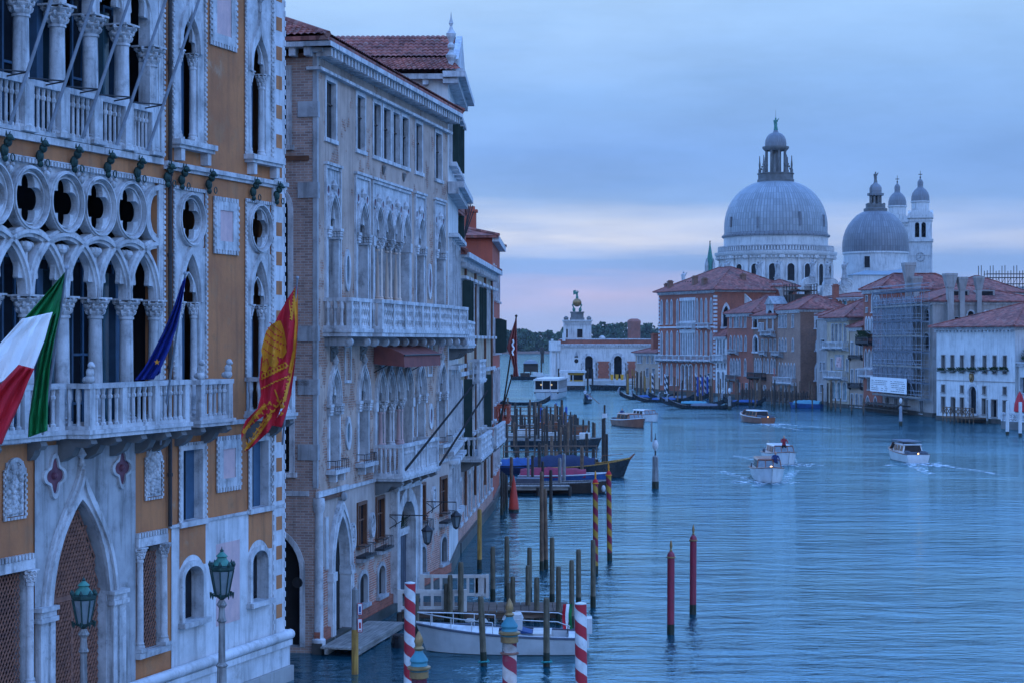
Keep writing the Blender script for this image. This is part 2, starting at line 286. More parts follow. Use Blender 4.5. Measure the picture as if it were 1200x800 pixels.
# ---------------------------------------------------------------- mesh builder
class MB:
    """collects shapes; build() links them as ONE mesh object"""
    def __init__(s): s.v = []; s.f = []; s.mi = []; s.k = 0; s.T = None
    def add(s, vs, fs):
        if s.T: vs = [s.T(*p) for p in vs]
        b = len(s.v); s.v += vs; s.f += [tuple(b+i for i in q) for q in fs]; s.mi += [s.k]*len(fs)
    def quad(s, a, b, c, d): s.add([a, b, c, d], [(0, 1, 2, 3)])
    def box(s, x0, x1, y0, y1, z0, z1):
        s.add([(x0, y0, z0), (x1, y0, z0), (x1, y1, z0), (x0, y1, z0), (x0, y0, z1), (x1, y0, z1), (x1, y1, z1), (x0, y1, z1)],
              [(0, 3, 2, 1), (4, 5, 6, 7), (0, 1, 5, 4), (1, 2, 6, 5), (2, 3, 7, 6), (3, 0, 4, 7)])
    def prism(s, poly, y0, y1):
        n = len(poly); s.add([(x, y0, z) for x, z in poly] + [(x, y1, z) for x, z in poly],
              [tuple(range(n)), tuple(range(2*n-1, n-1, -1))] + [(i, i+n, (i+1) % n + n, (i+1) % n) for i in range(n)])
    def prismz(s, poly, z0, z1):
        n = len(poly); s.add([(x, y, z0) for x, y in poly] + [(x, y, z1) for x, y in poly],
              [tuple(range(n-1, -1, -1)), tuple(range(n, 2*n))] + [(i, (i+1) % n, (i+1) % n + n, i+n) for i in range(n)])
    def tube(s, p, q, r0, r1=None, n=8, cap=True):
        r1 = r0 if r1 is None else r1
        d = [q[i]-p[i] for i in range(3)]; L = math.sqrt(sum(c*c for c in d)) or 1e-6; d = [c/L for c in d]
        a = (0, 0, 1) if abs(d[2]) < .9 else (1, 0, 0)
        e = (d[1]*a[2]-d[2]*a[1], d[2]*a[0]-d[0]*a[2], d[0]*a[1]-d[1]*a[0]); l = math.sqrt(sum(c*c for c in e)); e = [c/l for c in e]
        g = (d[1]*e[2]-d[2]*e[1], d[2]*e[0]-d[0]*e[2], d[0]*e[1]-d[1]*e[0])
        vs = [tuple(o[i]+r*(cos(2*pi*k/n)*e[i]+sin(2*pi*k/n)*g[i]) for i in range(3)) for o, r in ((p, r0), (q, r1)) for k in range(n)]
        fs = [(k, (k+1) % n, (k+1) % n+n, k+n) for k in range(n)]
        if cap: fs += [tuple(range(n-1, -1, -1)), tuple(range(n, 2*n))]
        s.add(vs, fs)
    def path(s, pts, r, n=6):
        for a, b in zip(pts, pts[1:]): s.tube(a, b, r, r, n)
    def lathe(s, cx, cy, prof, n=12, a0=0., cz=0., mod=None):
        vs = []; 
        for j, (r, z) in enumerate(prof):
            for k in range(n):
                a = a0+2*pi*k/n; rr = r*(mod(j, a) if mod else 1)
                vs.append((cx+rr*cos(a), cy+rr*sin(a), cz+z))
        fs = [(j*n+k, j*n+(k+1) % n, (j+1)*n+(k+1) % n, (j+1)*n+k) for j in range(len(prof)-1) for k in range(n)]
        fs += [tuple(range(n-1, -1, -1)), tuple(range((len(prof)-1)*n, len(prof)*n))]
        s.add(vs, fs)
    def ball(s, c, r, n=8, sz=1.):
        s.lathe(c[0], c[1], [(max(.001, r*sin(pi*j/n)), -r*sz*cos(pi*j/n)) for j in range(n+1)], n+2, 0, c[2])
    def bridge(s, A, B, y0, y1, closed=True):
        """solid band between two outlines of equally many (x, z) points"""
        n = len(A); vs = [(x, y0, z) for x, z in A]+[(x, y0, z) for x, z in B]+[(x, y1, z) for x, z in A]+[(x, y1, z) for x, z in B]
        fs = []
        for i in range(n if closed else n-1):
            j = (i+1) % n
            fs += [(i, j, n+j, n+i), (2*n+i, 3*n+i, 3*n+j, 2*n+j), (i, 2*n+i, 2*n+j, j), (n+i, n+j, 3*n+j, 3*n+i)]
        if not closed: fs += [(0, n, 3*n, 2*n), (n-1, 3*n-1, 4*n-1, 2*n-1)]
        s.add(vs, fs)
    def build(s, name, mats, parent=None, smooth=False):
        me = bpy.data.meshes.new(name); me.from_pydata(s.v, [], s.f)
        for q in (mats if isinstance(mats, (list, tuple)) else [mats]): me.materials.append(MATS[q])
        if any(s.mi): me.polygons.foreach_set('material_index', s.mi)
        if smooth: me.polygons.foreach_set('use_smooth', [True]*len(me.polygons)); me.set_sharp_from_angle(angle=R(38))
        o = bpy.data.objects.new(name, me); COL.objects.link(o)
        if parent: o.parent = parent
        return o
def thing(name, label, cat, loc=(0, 0, 0), rz=0., group=None):
    o = bpy.data.objects.new(name, None); COL.objects.link(o); o.location = loc; o.rotation_euler = (0, 0, rz); o.empty_display_size = .2
    o['label'] = label; o['category'] = cat
    if group: o['group'] = group
    return o
def tag(o, label, cat, group=None):
    o['label'] = label; o['category'] = cat
    if group: o['group'] = group
    return o
def kind(o, k): o['kind'] = k; return o
def relabel(o, label, group=None):
    o['label'] = label
    if group: o['group'] = group
def dup(root, loc=None, rz=None, label=None, group=None, scale=None):
    r = root.copy(); COL.objects.link(r)
    if loc: r.location = loc
    if rz is not None: r.rotation_euler[2] = rz
    if label: r['label'] = label
    if group: r['group'] = group
    if scale: r.scale = scale
    for ch in list(root.children):
        c = ch.copy(); COL.objects.link(c); c.parent = r
        for g in list(ch.children):
            d = g.copy(); COL.objects.link(d); d.parent = c
    return r
def X(px, D): return (px-600)/F*D
def Z(py, D): return CAMZ+(400-py)/F*D
def DW(py): return CAMZ*F/(py-400)      # distance of the water surface seen at that height of the photograph

class Fac:
    """a facade: local x runs along it away from the bridge, local y into the building, z up"""
    def __init__(s, A, B=None, vp=None, L=None):
        s.o = (X(*A), A[1])
        if B: e = (X(*B)-s.o[0], B[1]-s.o[1])
        else: e = ((vp-600)/F, 1.)
        n = math.hypot(*e); s.d = (e[0]/n, e[1]/n); s.L = n if B else L
        s.rz = math.atan2(s.d[1], s.d[0]); s.loc = (s.o[0], s.o[1], 0)
    def u(s, px):
        r = (px-600)/F; return (r*s.o[1]-s.o[0])/(s.d[0]-r*s.d[1])
    def D(s, px): return s.o[1]+s.d[1]*s.u(px)
    def z(s, px, py): return CAMZ+(400-py)/F*s.D(px)

# ---------------------------------------------------------------- openings
def outline(shape, u0, u1, z0, z1, n=8, hs=None):
    """outline of an opening: up the near jamb, over the head, down the far jamb"""
    w = u1-u0; c = (u0+u1)/2
    if shape == 'rect': return [(u0, z0), (u0, z1), (u1, z1), (u1, z0)]
    if shape == 'round':
        h = hs or w/2; zs = z1-h; P = [(c-w/2*cos(pi*i/(2*n)), zs+h*sin(pi*i/(2*n))) for i in range(2*n+1)]
    elif shape == 'gothic':
        h = hs or min(w*.95, (z1-z0)*.6); zs = z1-h; A = R(62); L = [((1-cos(A*i/n))/(1-cos(A)), sin(A*i/n)/sin(A)) for i in range(n+1)]
        P = [(u0+w/2*a, zs+h*b) for a, b in L]+[(u1-w/2*a, zs+h*b) for a, b in reversed(L[:-1])]
    else:                                          # ogee
        h = hs or min(w*1.25, (z1-z0)*.6); zs = z1-h; e = (.72, 1., .50) if shape == 'ogee' else (.62, .86, .74)
        def bz(t): return (3*(1-t)*t*t*e[1]+t**3, 3*(1-t)**2*t*e[0]+3*(1-t)*t*t*e[2]+t**3)
        L = [bz(i/n) for i in range(n+1)]
        P = [(u0+w/2*a, zs+h*b) for a, b in L]+[(u1-w/2*a, zs+h*b) for a, b in reversed(L[:-1])]
    return [(u0, z0)]+P+[(u1, z0)]
def wall_grid(mb, u0, u1, z0, z1, ops, y=0., dep=.3):
    """a wall face with real openings (shape, u0, u1, z0, z1[, head]) and their reveals"""
    us = sorted({u0, u1, *[q for o in ops for q in (o[1], o[2])]}); zs = sorted({z0, z1, *[q for o in ops for q in (o[3], o[4])]})
    us = [q for q in us if u0-1e-6 <= q <= u1+1e-6]; zs = [q for q in zs if z0-1e-6 <= q <= z1+1e-6]
    for a, b in zip(us, us[1:]):
        run = None
        for c, d in zip(zs, zs[1:]):
            mu, mz = (a+b)/2, (c+d)/2
            hole = any(o[1] < mu < o[2] and o[3] < mz < o[4] for o in ops)
            if not hole: run = (run[0], d) if run else (c, d)
            if (hole or d == zs[-1]) and run:
                mb.quad((a, y, run[0]), (b, y, run[0]), (b, y, run[1]), (a, y, run[1])); run = None
            if hole: run = None
    for o in ops:
        P = outline(*o[:5], hs=o[5] if len(o) > 5 else None)
        for p, q in zip(P, P[1:]): mb.quad((p[0], y, p[1]), (p[0], y+dep, p[1]), (q[0], y+dep, q[1]), (q[0], y, q[1]))
        mb.quad((P[0][0], y, P[0][1]), (P[-1][0], y, P[-1][1]), (P[-1][0], y+dep, P[-1][1]), (P[0][0], y+dep, P[0][1]))
        if o[0] != 'rect':
            for p, q in zip(P[1:-1], P[2:-1]):
                if abs(p[0]-q[0]) > 1e-5: mb.quad((p[0], y, p[1]), (q[0], y, q[1]), (q[0], y, o[4]), (p[0], y, o[4]))
def fill(mb, op, y, grow=0.):
    sh, a, b, c, d = op[:5]; P = outline(sh, a-grow, b+grow, c, d+grow, hs=op[5] if len(op) > 5 else None)
    if sh == 'rect': mb.quad(*[(p[0], y, p[1]) for p in (P[0], P[3], P[2], P[1])]); return
    n = len(P)
    for i in range(n//2):
        p, q, r, s = P[i], P[i+1], P[n-2-i], P[n-1-i]
        if i+1 < n-2-i: mb.quad((p[0], y, p[1]), (s[0], y, s[1]), (r[0], y, r[1]), (q[0], y, q[1]))
        elif i+1 == n-2-i: mb.add([(p[0], y, p[1]), (s[0], y, s[1]), (q[0], y, q[1])], [(0, 1, 2)])
def window(par, op, fw=.14, fm='marble', pm='glass_dark', y=0., dep=.28, proud=.05, sill=True, T=None, bars=0, bm=None, name='window', hood=False):
    """one window: a stone surround standing proud of the wall, its pane deep in the opening, glazing bars"""
    sh, a, b, c, d = op[:5]; hs = op[5] if len(op) > 5 else None
    m = MB(); m.T = T
    A = outline(sh, a, b, c, d, hs=hs); k = (b-a+2*fw)/(b-a)
    B = outline(sh, a-fw, b+fw, c, d+fw*(1. if sh in ('rect', 'round') else 1.6), hs=(hs*k if hs else None))
    m.bridge(A, B, y-proud, y+.02, closed=False)
    if sill: m.box(a-fw*1.5, b+fw*1.5, y-proud*2.4, y+.01, c-fw*.9, c-.003)
    if hood: m.box(a-fw*1.6, b+fw*1.6, y-proud*3, y+.01, d+fw*1.05, d+fw*1.9)
    Q = outline(sh, a+.004, b-.004, c+.004, d-.004, hs=hs)
    for p, q in zip(Q, Q[1:]): m.quad((p[0], y, p[1]), (p[0], y+dep, p[1]), (q[0], y+dep, q[1]), (q[0], y, q[1]))
    m.quad((Q[0][0], y, Q[0][1]), (Q[-1][0], y, Q[-1][1]), (Q[-1][0], y+dep, Q[-1][1]), (Q[0][0], y+dep, Q[0][1]))
    o = m.build(name, fm, par)
    p = MB(); p.T = T; fill(p, op, y+dep); q = p.build('pane', pm, o)
    if bars:
        g = MB(); g.T = T
        for i in range(1, bars+1): uu = a+(b-a)*i/(bars+1); g.box(uu-.025, uu+.025, y+dep-.05, y+dep-.006, c, d-(.5*(b-a) if sh != 'rect' else 0))
        zz_ = c+.62*(d-c); g.box(a, b, y+dep-.045, y+dep-.008, zz_-.025, zz_+.025); g.build('glazing_bar', bm or 'wood_brown', o)
    return o
def balusters(mb, u0, u1, z0, z1, y, n, r=.055, gothic=False):
    for i in range(n):
        u = u0+(u1-u0)*(i+.5)/n; h = z1-z0
        if gothic: mb.lathe(u, y, [(r*1.2, 0), (r*1.2, .06*h), (r*.75, .09*h), (r*.7, .70*h), (r*1.15, .74*h), (r*1.2, .80*h), (r*.8, .84*h), (r*1.1, h)], 6, cz=z0)
        else: mb.lathe(u, y, [(r*.9, 0), (r*.6, .12*h), (r*1.25, .30*h), (r*.6, .48*h), (r*.6, .52*h), (r*1.25, .70*h), (r*.6, .88*h), (r*.9, h)], 8, cz=z0)
def balcony(par, u0, u1, z0, z1, out, peds, per, mat_='marble', gothic=True, r=.055, brackets=(), bmat='dark_stone', bh=.5, slab=.18, name='balcony'):
    """stone balcony: moulded slab, balustrade on three sides, pedestals at peds, carved brackets below"""
    m = MB(); y = -out
    m.box(u0-.06, u1+.06, y-.06, .02, z0-slab*.5, z0); m.box(u0-.02, u1+.02, y-.02, .02, z0-slab, z0-slab*.5-.002)
    m.box(u0-.02, u1+.02, y-.02, y+.16, z1-.12, z1); m.box(u0, u1, y, y+.14, z0+.002, z0+.09)
    for q in (u0, u1-.14): m.box(q-.001, q+.141, y+.16, .0, z1-.119, z1-.001); m.box(q+.001, q+.139, y+.141, .0, z0+.003, z0+.091)
    for q in peds: m.box(q-.11, q+.11, y-.012, y+.15, z0+.001, z1-.121)
    for a, b in zip(peds, peds[1:]): balusters(m, a+.12, b-.12, z0+.09, z1-.12, y+.07, max(1, int(round((b-a-.2)*per))), r, gothic)
    for q in (u0+.07, u1-.07):
        k = max(2, int(out*per))
        for i in range(k): yy = y+.2+(out-.22)*(i+.5)/k; m.lathe(q, yy, [(r*1.1, 0), (r*.7, .1), (r*.75, .6*(z1-z0-.21)), (r*1.2, .72*(z1-z0-.21)), (r, (z1-z0-.21))], 6, cz=z0+.09)
    o = m.build(name, mat_, par)
    for q in brackets:
        k = MB(); P = [(0, z0-slab), (-out+.05, z0-slab), (-out+.0, z0-slab-.12), (-out*.8, z0-slab-.22), (-out*.55, z0-slab-.2), (-out*.42, z0-slab-bh*.75), (-out*.15, z0-slab-bh), (0, z0-slab-bh)]
        n = len(P); k.add([(q-.13, a, b-.002) for a, b in P]+[(q+.13, a, b-.002) for a, b in P], [tuple(range(n)), tuple(range(2*n-1, n-1, -1))]+[(i, i+n, (i+1) % n+n, (i+1) % n) for i in range(n)])
        k.build('bracket', bmat, o)
    return o
def column(par, u, y, z0, z1, r=.17, cap=.42, mats=('marble', 'marble'), name='column', n=24):
    """round column: base mouldings, tapering shaft, astragal, leaf capital, abacus"""
    m = MB(); h = z1-z0-cap
    m.box(u-r*1.45, u+r*1.45, y-r*1.45, y+r*1.45, z0, z0+.09)
    m.lathe(u, y, [(r*1.4, .09), (r*1.42, .14), (r*1.15, .18), (r*1.25, .22), (r, .27), (r*1.0, .4*h), (r*.9, h-.08), (r*1.08, h-.07), (r*1.08, h-.02), (r*.92, h)], 16, cz=z0)
    o = m.build(name, mats[0], par, True)
    c = MB()
    P = [(r*.95, 0), (r*1.25, .18), (r*1.02, .28), (r*1.5, .5), (r*1.2, .62), (r*1.8, .82), (r*1.5, .9)]
    c.lathe(u, y, [(a, b*cap*.92) for a, b in P], n, cz=z0+h, mod=lambda j, a: 1+(.13 if j in (1, 3, 5) else .03)*cos(8*a+(pi if j == 3 else 0)))
    for k in range(8):
        a = pi*k/4
        for rr, zq, sz_, tw in ((1.22, .24, .20, 0), (1.42, .52, .22, pi/8), (1.70, .80, .24, 0)):
            c.lathe(u+r*rr*cos(a+tw), y+r*rr*sin(a+tw), [(.01, -.16*cap), (r*sz_*.8, -.08*cap), (r*sz_*1.25, .05*cap), (r*sz_*.7, .12*cap)], 5, a, z0+h+cap*zq)
    c.box(u-r*1.65, u+r*1.65, y-r*1.65, y+r*1.65, z0+h+cap*.90, z1)
    c.build('capital', mats[1], o, False)
    return o
def dentils(mb, u0, u1, z, y, step=.12, h=.09, p=.05):
    n = max(1, int((u1-u0)/step))
    for i in range(n):
        a = u0+(u1-u0)*i/n; mb.box(a, a+step*.55, y-p, y, z, z+h)
def rope_frame(mb, u0, u1, z0, z1, y, w=.1, step=.11, bottom=True):
    """the carved dog-tooth border round a marble panel"""
    dentils(mb, u0-w, u1+w, z1, y, step, w, .05)
    if bottom: dentils(mb, u0-w, u1+w, z0-w, y, step, w, .05)
    n = int((z1-z0)/step)
    for i in range(n):
        a = z0+(z1-z0)*i/n
        for q in (u0-w, u1): mb.box(q, q+w, y-.05, y, a, a+step*.55)
    mb.box(u0-w, u1+w, y-.02, y+.0, z1+.002, z1+w*.98); mb.box(u0-w, u0, y-.02, y, z0, z1); mb.box(u1, u1+w, y-.02, y, z0, z1)
    if bottom: mb.box(u0-w, u1+w, y-.02, y, z0-w*.98, z0-.002)
def relief(par, name, pts, y, mat_, seed, n=40, r=.12, dep=.06):
    """a carved relief: many rounded lumps inside a box (u0,u1,z0,z1)"""
    u0, u1, z0, z1 = pts; q = random.Random(seed); m = MB(); m.box(u0, u1, y-.015, y+.01, z0, z1)
    for i in range(n):
        rr = r*q.uniform(.4, 1.); u = q.uniform(u0+rr*.6, u1-rr*.6); zc = q.uniform(z0+rr*.6, z1-rr*.6)
        m.ball((u, y-.012, zc), rr*.55, 6)
    return m.build(name, mat_, par, True)
def tile_roof(mb, p0, p1, p2, p3, pitch=.22, amp=.05):
    """a slope of curved tiles: p0-p1 eave, p3-p2 ridge; rounded ridges run up the slope, courses step down it"""
    L = math.dist(p0, p1); S = max(math.dist(p0, p3), math.dist(p1, p2)); n = max(2, int(L/pitch)); sub = 4; nr = max(1, int(S/.38))
    def P(a, b): return [(p0[i]*(1-a)+p1[i]*a)*(1-b)+(p3[i]*(1-a)+p2[i]*a)*b for i in range(3)]
    nu = n*sub; vs = []; fs = []
    for j in range(nr):
        for e, (b, lift) in enumerate(((j/nr, .045), ((j+1)/nr, .0))):
            for i in range(nu+1):
                q = P(i/nu, b); q[2] += lift+amp*abs(sin(pi*i/sub))*(1. if (i//sub) % 1 == 0 else 1)
                vs.append(tuple(q))
        b0 = j*2*(nu+1)
        fs += [(b0+i, b0+i+1, b0+nu+2+i, b0+nu+1+i) for i in range(nu)]
        if j: fs += [(b0-(nu+1)+i, b0-(nu+1)+i+1, b0+i+1, b0+i) for i in range(nu)]
    mb.add(vs, fs)
def hip(par, x0, x1, y0, y1, z, rise, m_, over=.5, name='roof', style='hip', tiles=False, thick=.14):
    m = MB(); a, b, c, d = x0-over, x1+over, y0-over, y1+over; zr = z+rise
    if style == 'hip':
        w = min(b-a, d-c)/2
        r0, r1 = ((a+w, (c+d)/2), (b-w, (c+d)/2)) if b-a >= d-c else (((a+b)/2, c+w), ((a+b)/2, d-w))
    elif style == 'gable_y': r0, r1 = ((a+b)/2, c), ((a+b)/2, d)
    else: r0, r1 = (a, (c+d)/2), (b, (c+d)/2)
    A, B, C_, D_ = (a, c, z), (b, c, z), (b, d, z), (a, d, z); E, G = (*r0, zr), (*r1, zr)
    if b-a >= d-c and style != 'gable_y': sl = [(A, B, G, E), (C_, D_, E, G), (D_, A, E, E), (B, C_, G, G)]
    else: sl = [(B, C_, G, E), (D_, A, E, G), (A, B, E, E), (C_, D_, G, G)]
    for s4 in sl:
        if tiles: tile_roof(m, *s4)
        else: m.add(list(s4), [(0, 1, 2, 3)] if s4[2] != s4[3] else [(0, 1, 2)])
    m.box(a+.02, b-.02, c+.02, d-.02, z-thick, z-.01)
    rr = .11
    for p, q in ((E, G), (A, E), (B, G if b-a >= d-c and style != 'gable_y' else E), (C_, G), (D_, E if b-a >= d-c and style != 'gable_y' else G)):
        if math.dist(p, q) > .3: m.tube((p[0], p[1], p[2]+.03), (q[0], q[1], q[2]+.03), rr, rr, 6)
    return m.build(name, m_, par)
def chimney(par, x, y, z0, z1, w=.5, style='block', m_='brick_red'):
    m = MB()
    if style == 'cone':
        h = z1-z0; s_ = .62*h
        m.box(x-w*.5, x+w*.5, y-w*.5, y+w*.5, z0, z0+s_)
        m.lathe(x, y, [(w*.72, s_), (w*.80, s_+.02), (w*1.35, h*.93), (w*1.42, h*.94), (w*1.42, h)], 4, pi/4, z0)
        for i in (-1, 1): m.box(x-w*.3*i-.06, x-w*.3*i+.06, y-w*.52, y-w*.49, z0+s_*.2, z0+s_*.8)
    else:
        m.box(x-w*.5, x+w*.5, y-w*.5, y+w*.5, z0, z1-.25); m.box(x-w*.62, x+w*.62, y-w*.62, y+w*.62, z1-.25, z1-.1); m.box(x-w*.4, x+w*.4, y-w*.4, y+w*.4, z1-.1, z1+.1)
    return m.build('chimney', m_, par)
def pole(px, ytop, w, label, m_='post_wood', D=None, ybase=None, group=None, top='cut', lean=0., name='mooring_post', wet=True, n=10, cat='mooring post'):
    D = D or DW(ybase); r = w/2/F*D; zt = Z(ytop, D); x = X(px, D)
    m = MB()
    pf = [(r*1.04, -1.2), (r, .0), (r*.97, zt*.5), (r*.93, zt-r*.9), (r*.75 if top == 'cut' else r*.5, zt)]
    m.lathe(0, 0, pf, n, random.random()); 
    if top == 'slant':
        k = len(m.v)-n
        for i in range(k, len(m.v)): a = m.v[i]; m.v[i] = (a[0]*1.6, a[1]*1.6, zt+a[0]*1.1)
    o = m.build(name, m_, None, True)
    if wet:
        a = MB(); a.lathe(0, 0, [(r*1.06, -1.0), (r*1.05, .12), (r*1.03, min(zt*.3, .42)), (r*.9, min(zt*.3, .42)+.01)], n); a.build('algae_band', 'algae', o, True)
    o.location = (x, D, 0); o.rotation_euler = (R(random.uniform(-.5, .5)), lean, 0)
    return tag(o, label, cat, group)
# ---------------------------------------------------------------- setting
m = MB(); m.quad((-1200, -60, 0), (1200, -60, 0), (1200, 2100, 0), (-1200, 2100, 0)); kind(m.build('water', 'water'), 'structure')
m = MB(); m.box(-30, -6.0, 20, 45.2, -1, 1.25); m.box(-30, -5.9, 20, 45.35, 1.254, 1.4); kind(m.build('quay', 'quay'), 'structure')
m = MB()                                                     # made ground behind the waterfront houses, both banks
m.prismz([(-60, 47), (-9.5, 55), (-7.4, 66), (-4, 84), (-3, 120), (-6, 190), (-60, 300)], -1, .5)
m.prismz([(31, 372), (41, 349), (50, 312), (56, 285), (60, 250), (67, 232), (160, 200), (220, 420), (60, 470), (24, 440)], -1, .7)
kind(m.build('ground', 'ground'), 'structure')
m = MB()                                                     # islands across the lagoon
sh = [(-160, 1560), (-60, 1545), (60, 1552), (150, 1540), (420, 1560), (600, 1900), (-400, 1900)]
m.prismz(sh, -.5, 1.6); kind(m.build('lagoon_shore', 'shore'), 'structure')
rt = random.Random(3); lv = MB(); tr_ = MB(); tr_.k = 0
for i in range(74):
    px = rt.uniform(575, 790); D = rt.uniform(1575, 1700); x = X(px, D)
    base = 18.5 if px < 660 else (24 if px > 690 else 20)
    H = base*rt.uniform(.78, 1.08); rad = H*rt.uniform(.24, .36)
    tr_.tube((x, D, 1), (x, D, H*.5), .5, .25, 5)
    for j in range(260):
        a = rt.uniform(0, 2*pi); zf = rt.random(); rr = rad*math.sqrt(rt.random())*(.55+.75*sin(pi*min(1, zf*1.02)))*(1+.25*sin(3*a+i)*sin(5*zf+i))
        c = (x+rr*cos(a), D+rr*sin(a), 1.2+H*(.06+.94*zf)); s_ = rt.uniform(.7, 1.5); b1 = rt.uniform(0, pi); b2 = rt.uniform(-.9, .9)
        e = (cos(b1)*s_, sin(b1)*s_, sin(b2)*s_*.5); g = (-sin(b1)*sin(b2)*s_, cos(b1)*sin(b2)*s_, cos(b2)*s_)
        lv.quad(*[tuple(c[k]+su*e[k]+sv*g[k] for k in range(3)) for su, sv in ((-1, -.6), (.2, -1), (1, .5), (-.3, 1))])
o = lv.build('treeline', 'leaf_far'); o['kind'] = 'stuff'; o2 = tr_.build('trunk', 'bark', o)
o['label'] = 'dark green wood along the lagoon shore beyond the customs house'
t_ = thing('brick_tower', 'plain red brick tower rising above the far lagoon trees', 'tower', (X(743, 1560), 1560, 0))
m = MB(); r_ = 7.6/F*1560
m.lathe(0, 0, [(r_, 0), (r_*.98, Z(380, 1560)), (r_*1.06, Z(379, 1560)), (r_*1.06, Z(376.5, 1560)), (r_*.9, Z(375, 1560)), (r_*.5, Z(373.5, 1560))], 12); m.build('shaft', 'brick_red', t_, True)

# ---------------------------------------------------------------- the ochre gothic palace beside the bridge
A = Fac((332, 55.0), vp=1340)
pa = thing('ochre_palace', 'ochre gothic palace with white marble tracery and flags, its corner at the water', 'palace', A.loc, A.rz)
UL = -19.0; ZT = 21.6
LOG = dict(u0=-20, u1=-7.30)
ops_A = [('rect', -18.6, -7.42, 7.97, 14.1), ('rect', -18.6, -7.42, 14.75, 20.6), ('rect', -6.50, -4.90, 7.97, 14.0), ('rect', -2.40, -.90, 7.97, 13.95),
         ('rect', -6.55, -4.95, 15.3, 20.6), ('rect', -2.42, -.88, 15.25, 20.4), ('rect', -13.0, -8.65, 1.3, 7.5),
         ('rect', -6.13, -5.05, 5.24, 7.12), ('rect', -2.11, -1.07, 5.25, 7.15), ('rect', -6.70, -.76, 1.45, 5.12), ('rect', -8.34, -7.25, 2.16, 4.78), ('rect', -15.9, -13.4, 2.1, 4.80)]
m = MB(); wall_grid(m, UL, 0, 0, ZT, ops_A, 0, .35)
m.quad((0, 0, 0), (0, 11, 0), (0, 11, ZT), (0, 0, ZT)); m.quad((UL, 0, 0), (UL, 11, 0), (UL, 11, ZT), (UL, 0, ZT)); m.quad((UL, 11, 0), (0, 11, 0), (0, 11, ZT), (UL, 11, ZT))
m.build('wall', 'ochre', pa)
hip(pa, UL, 0, 0, 11, ZT+.02, 2.6, 'roof_tile', .6)
m = MB(); m.box(UL, .3, -.3, .05, ZT-.55, ZT-.02); dentils(m, UL, .3, ZT-.85, -.02, .4, .3, .2); m.build('cornice', 'marble', pa)
# rooms behind the loggias, their darkness painted near-black
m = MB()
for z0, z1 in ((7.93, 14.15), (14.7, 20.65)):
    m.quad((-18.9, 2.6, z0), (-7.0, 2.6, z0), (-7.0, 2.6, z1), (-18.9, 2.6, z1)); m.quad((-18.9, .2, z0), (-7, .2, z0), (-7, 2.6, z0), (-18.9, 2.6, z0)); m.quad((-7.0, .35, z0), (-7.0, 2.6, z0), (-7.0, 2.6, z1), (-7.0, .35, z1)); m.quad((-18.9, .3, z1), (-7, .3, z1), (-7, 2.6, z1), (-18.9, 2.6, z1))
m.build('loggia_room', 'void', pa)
cu = [-17.7, -16.24, -14.77, -13.29, -11.8, -10.34, -8.88, -7.48]
for z0, z1 in ((7.95, 14.0), (14.75, 20.5)):
    for i, (a, b) in enumerate(zip(cu, cu[1:])):
        c = (a+b)/2; g = MB(); g.quad((a+.2, .9, z0), (b-.2, .9, z0), (b-.2, .9, z1-2), (a+.2, .9, z1-2)); w_ = g.build('loggia_window', 'glass_dark', pa)
        g = MB()
        for q in (a+.22, c-.03, b-.28): g.box(q, q+.07, .84, .895, z0, z1-2)
        for zz_ in (z0+.5, z0+1.7, z1-2.05): g.box(a+.22, b-.22, .845, .89, zz_, zz_+.06)
        g.build('frame', 'shutter_blue', w_)
        g = MB(); s_ = 1 if i % 2 else -1
        g.box(c+s_*.42-.12, c+s_*.42+.14, .45, .83, z0, z1-2.3); g.build('open_shutter', 'glass_teal' if (i % 3) else 'shutter_blue', w_)
# marble borders, courses
m = MB()
for a, b, c, d in ((-6.55, -4.88, 9.02, 14.0), (-2.42, -.86, 9.02, 13.95)): rope_frame(m, a, b, c, d, -.02, .09, .13, False)
for a, b, c, d in ((-6.6, -4.92, 15.3, 20.5), (-2.44, -.86, 15.25, 20.5)): rope_frame(m, a, b, c, d, -.02, .09, .13, False)
dentils(m, -19, -7.1, 14.06, -.02, .13, .1, .07); m.box(-19, -7.1, -.06, .01, 14.17, 14.2)
m.box(-7.215, -7.09, -.025, .0, 8.0, 14.1); m.box(-7.215, -7.09, -.025, .0, 14.76, 20.6)
for i in range(38): q = 9.05+i*.133; m.box(-7.2, -7.1, -.07, .0, q, q+.075)
for i in range(44): q = 14.8+i*.133; m.box(-7.2, -7.1, -.07, .0, q, q+.075)
m.build('carved_border', 'marble', pa)
m = MB(); m.box(UL, -7.25, -.10, .02, 14.56, 14.72); m.box(-7.1, .12, -.13, .02, 14.56, 14.68); m.box(-7.1, .12, -.07, .02, 14.47, 14.556)
m.box(UL, .1, -.10, .02, 7.70, 7.82); m.box(-6.85, .02, -.07, .02, 5.135, 5.21); m.build('string_course', 'marble', pa)
m = MB(); m.box(-7.42, -7.2, -.045, .01, 9.0, 14.05); m.box(-7.42, -7.2, -.045, .01, 14.74, 20.6); m.box(-7.25, -7.2, .012, .3, 14.75, 20.6); m.build('pilaster_strip', 'marble', pa)
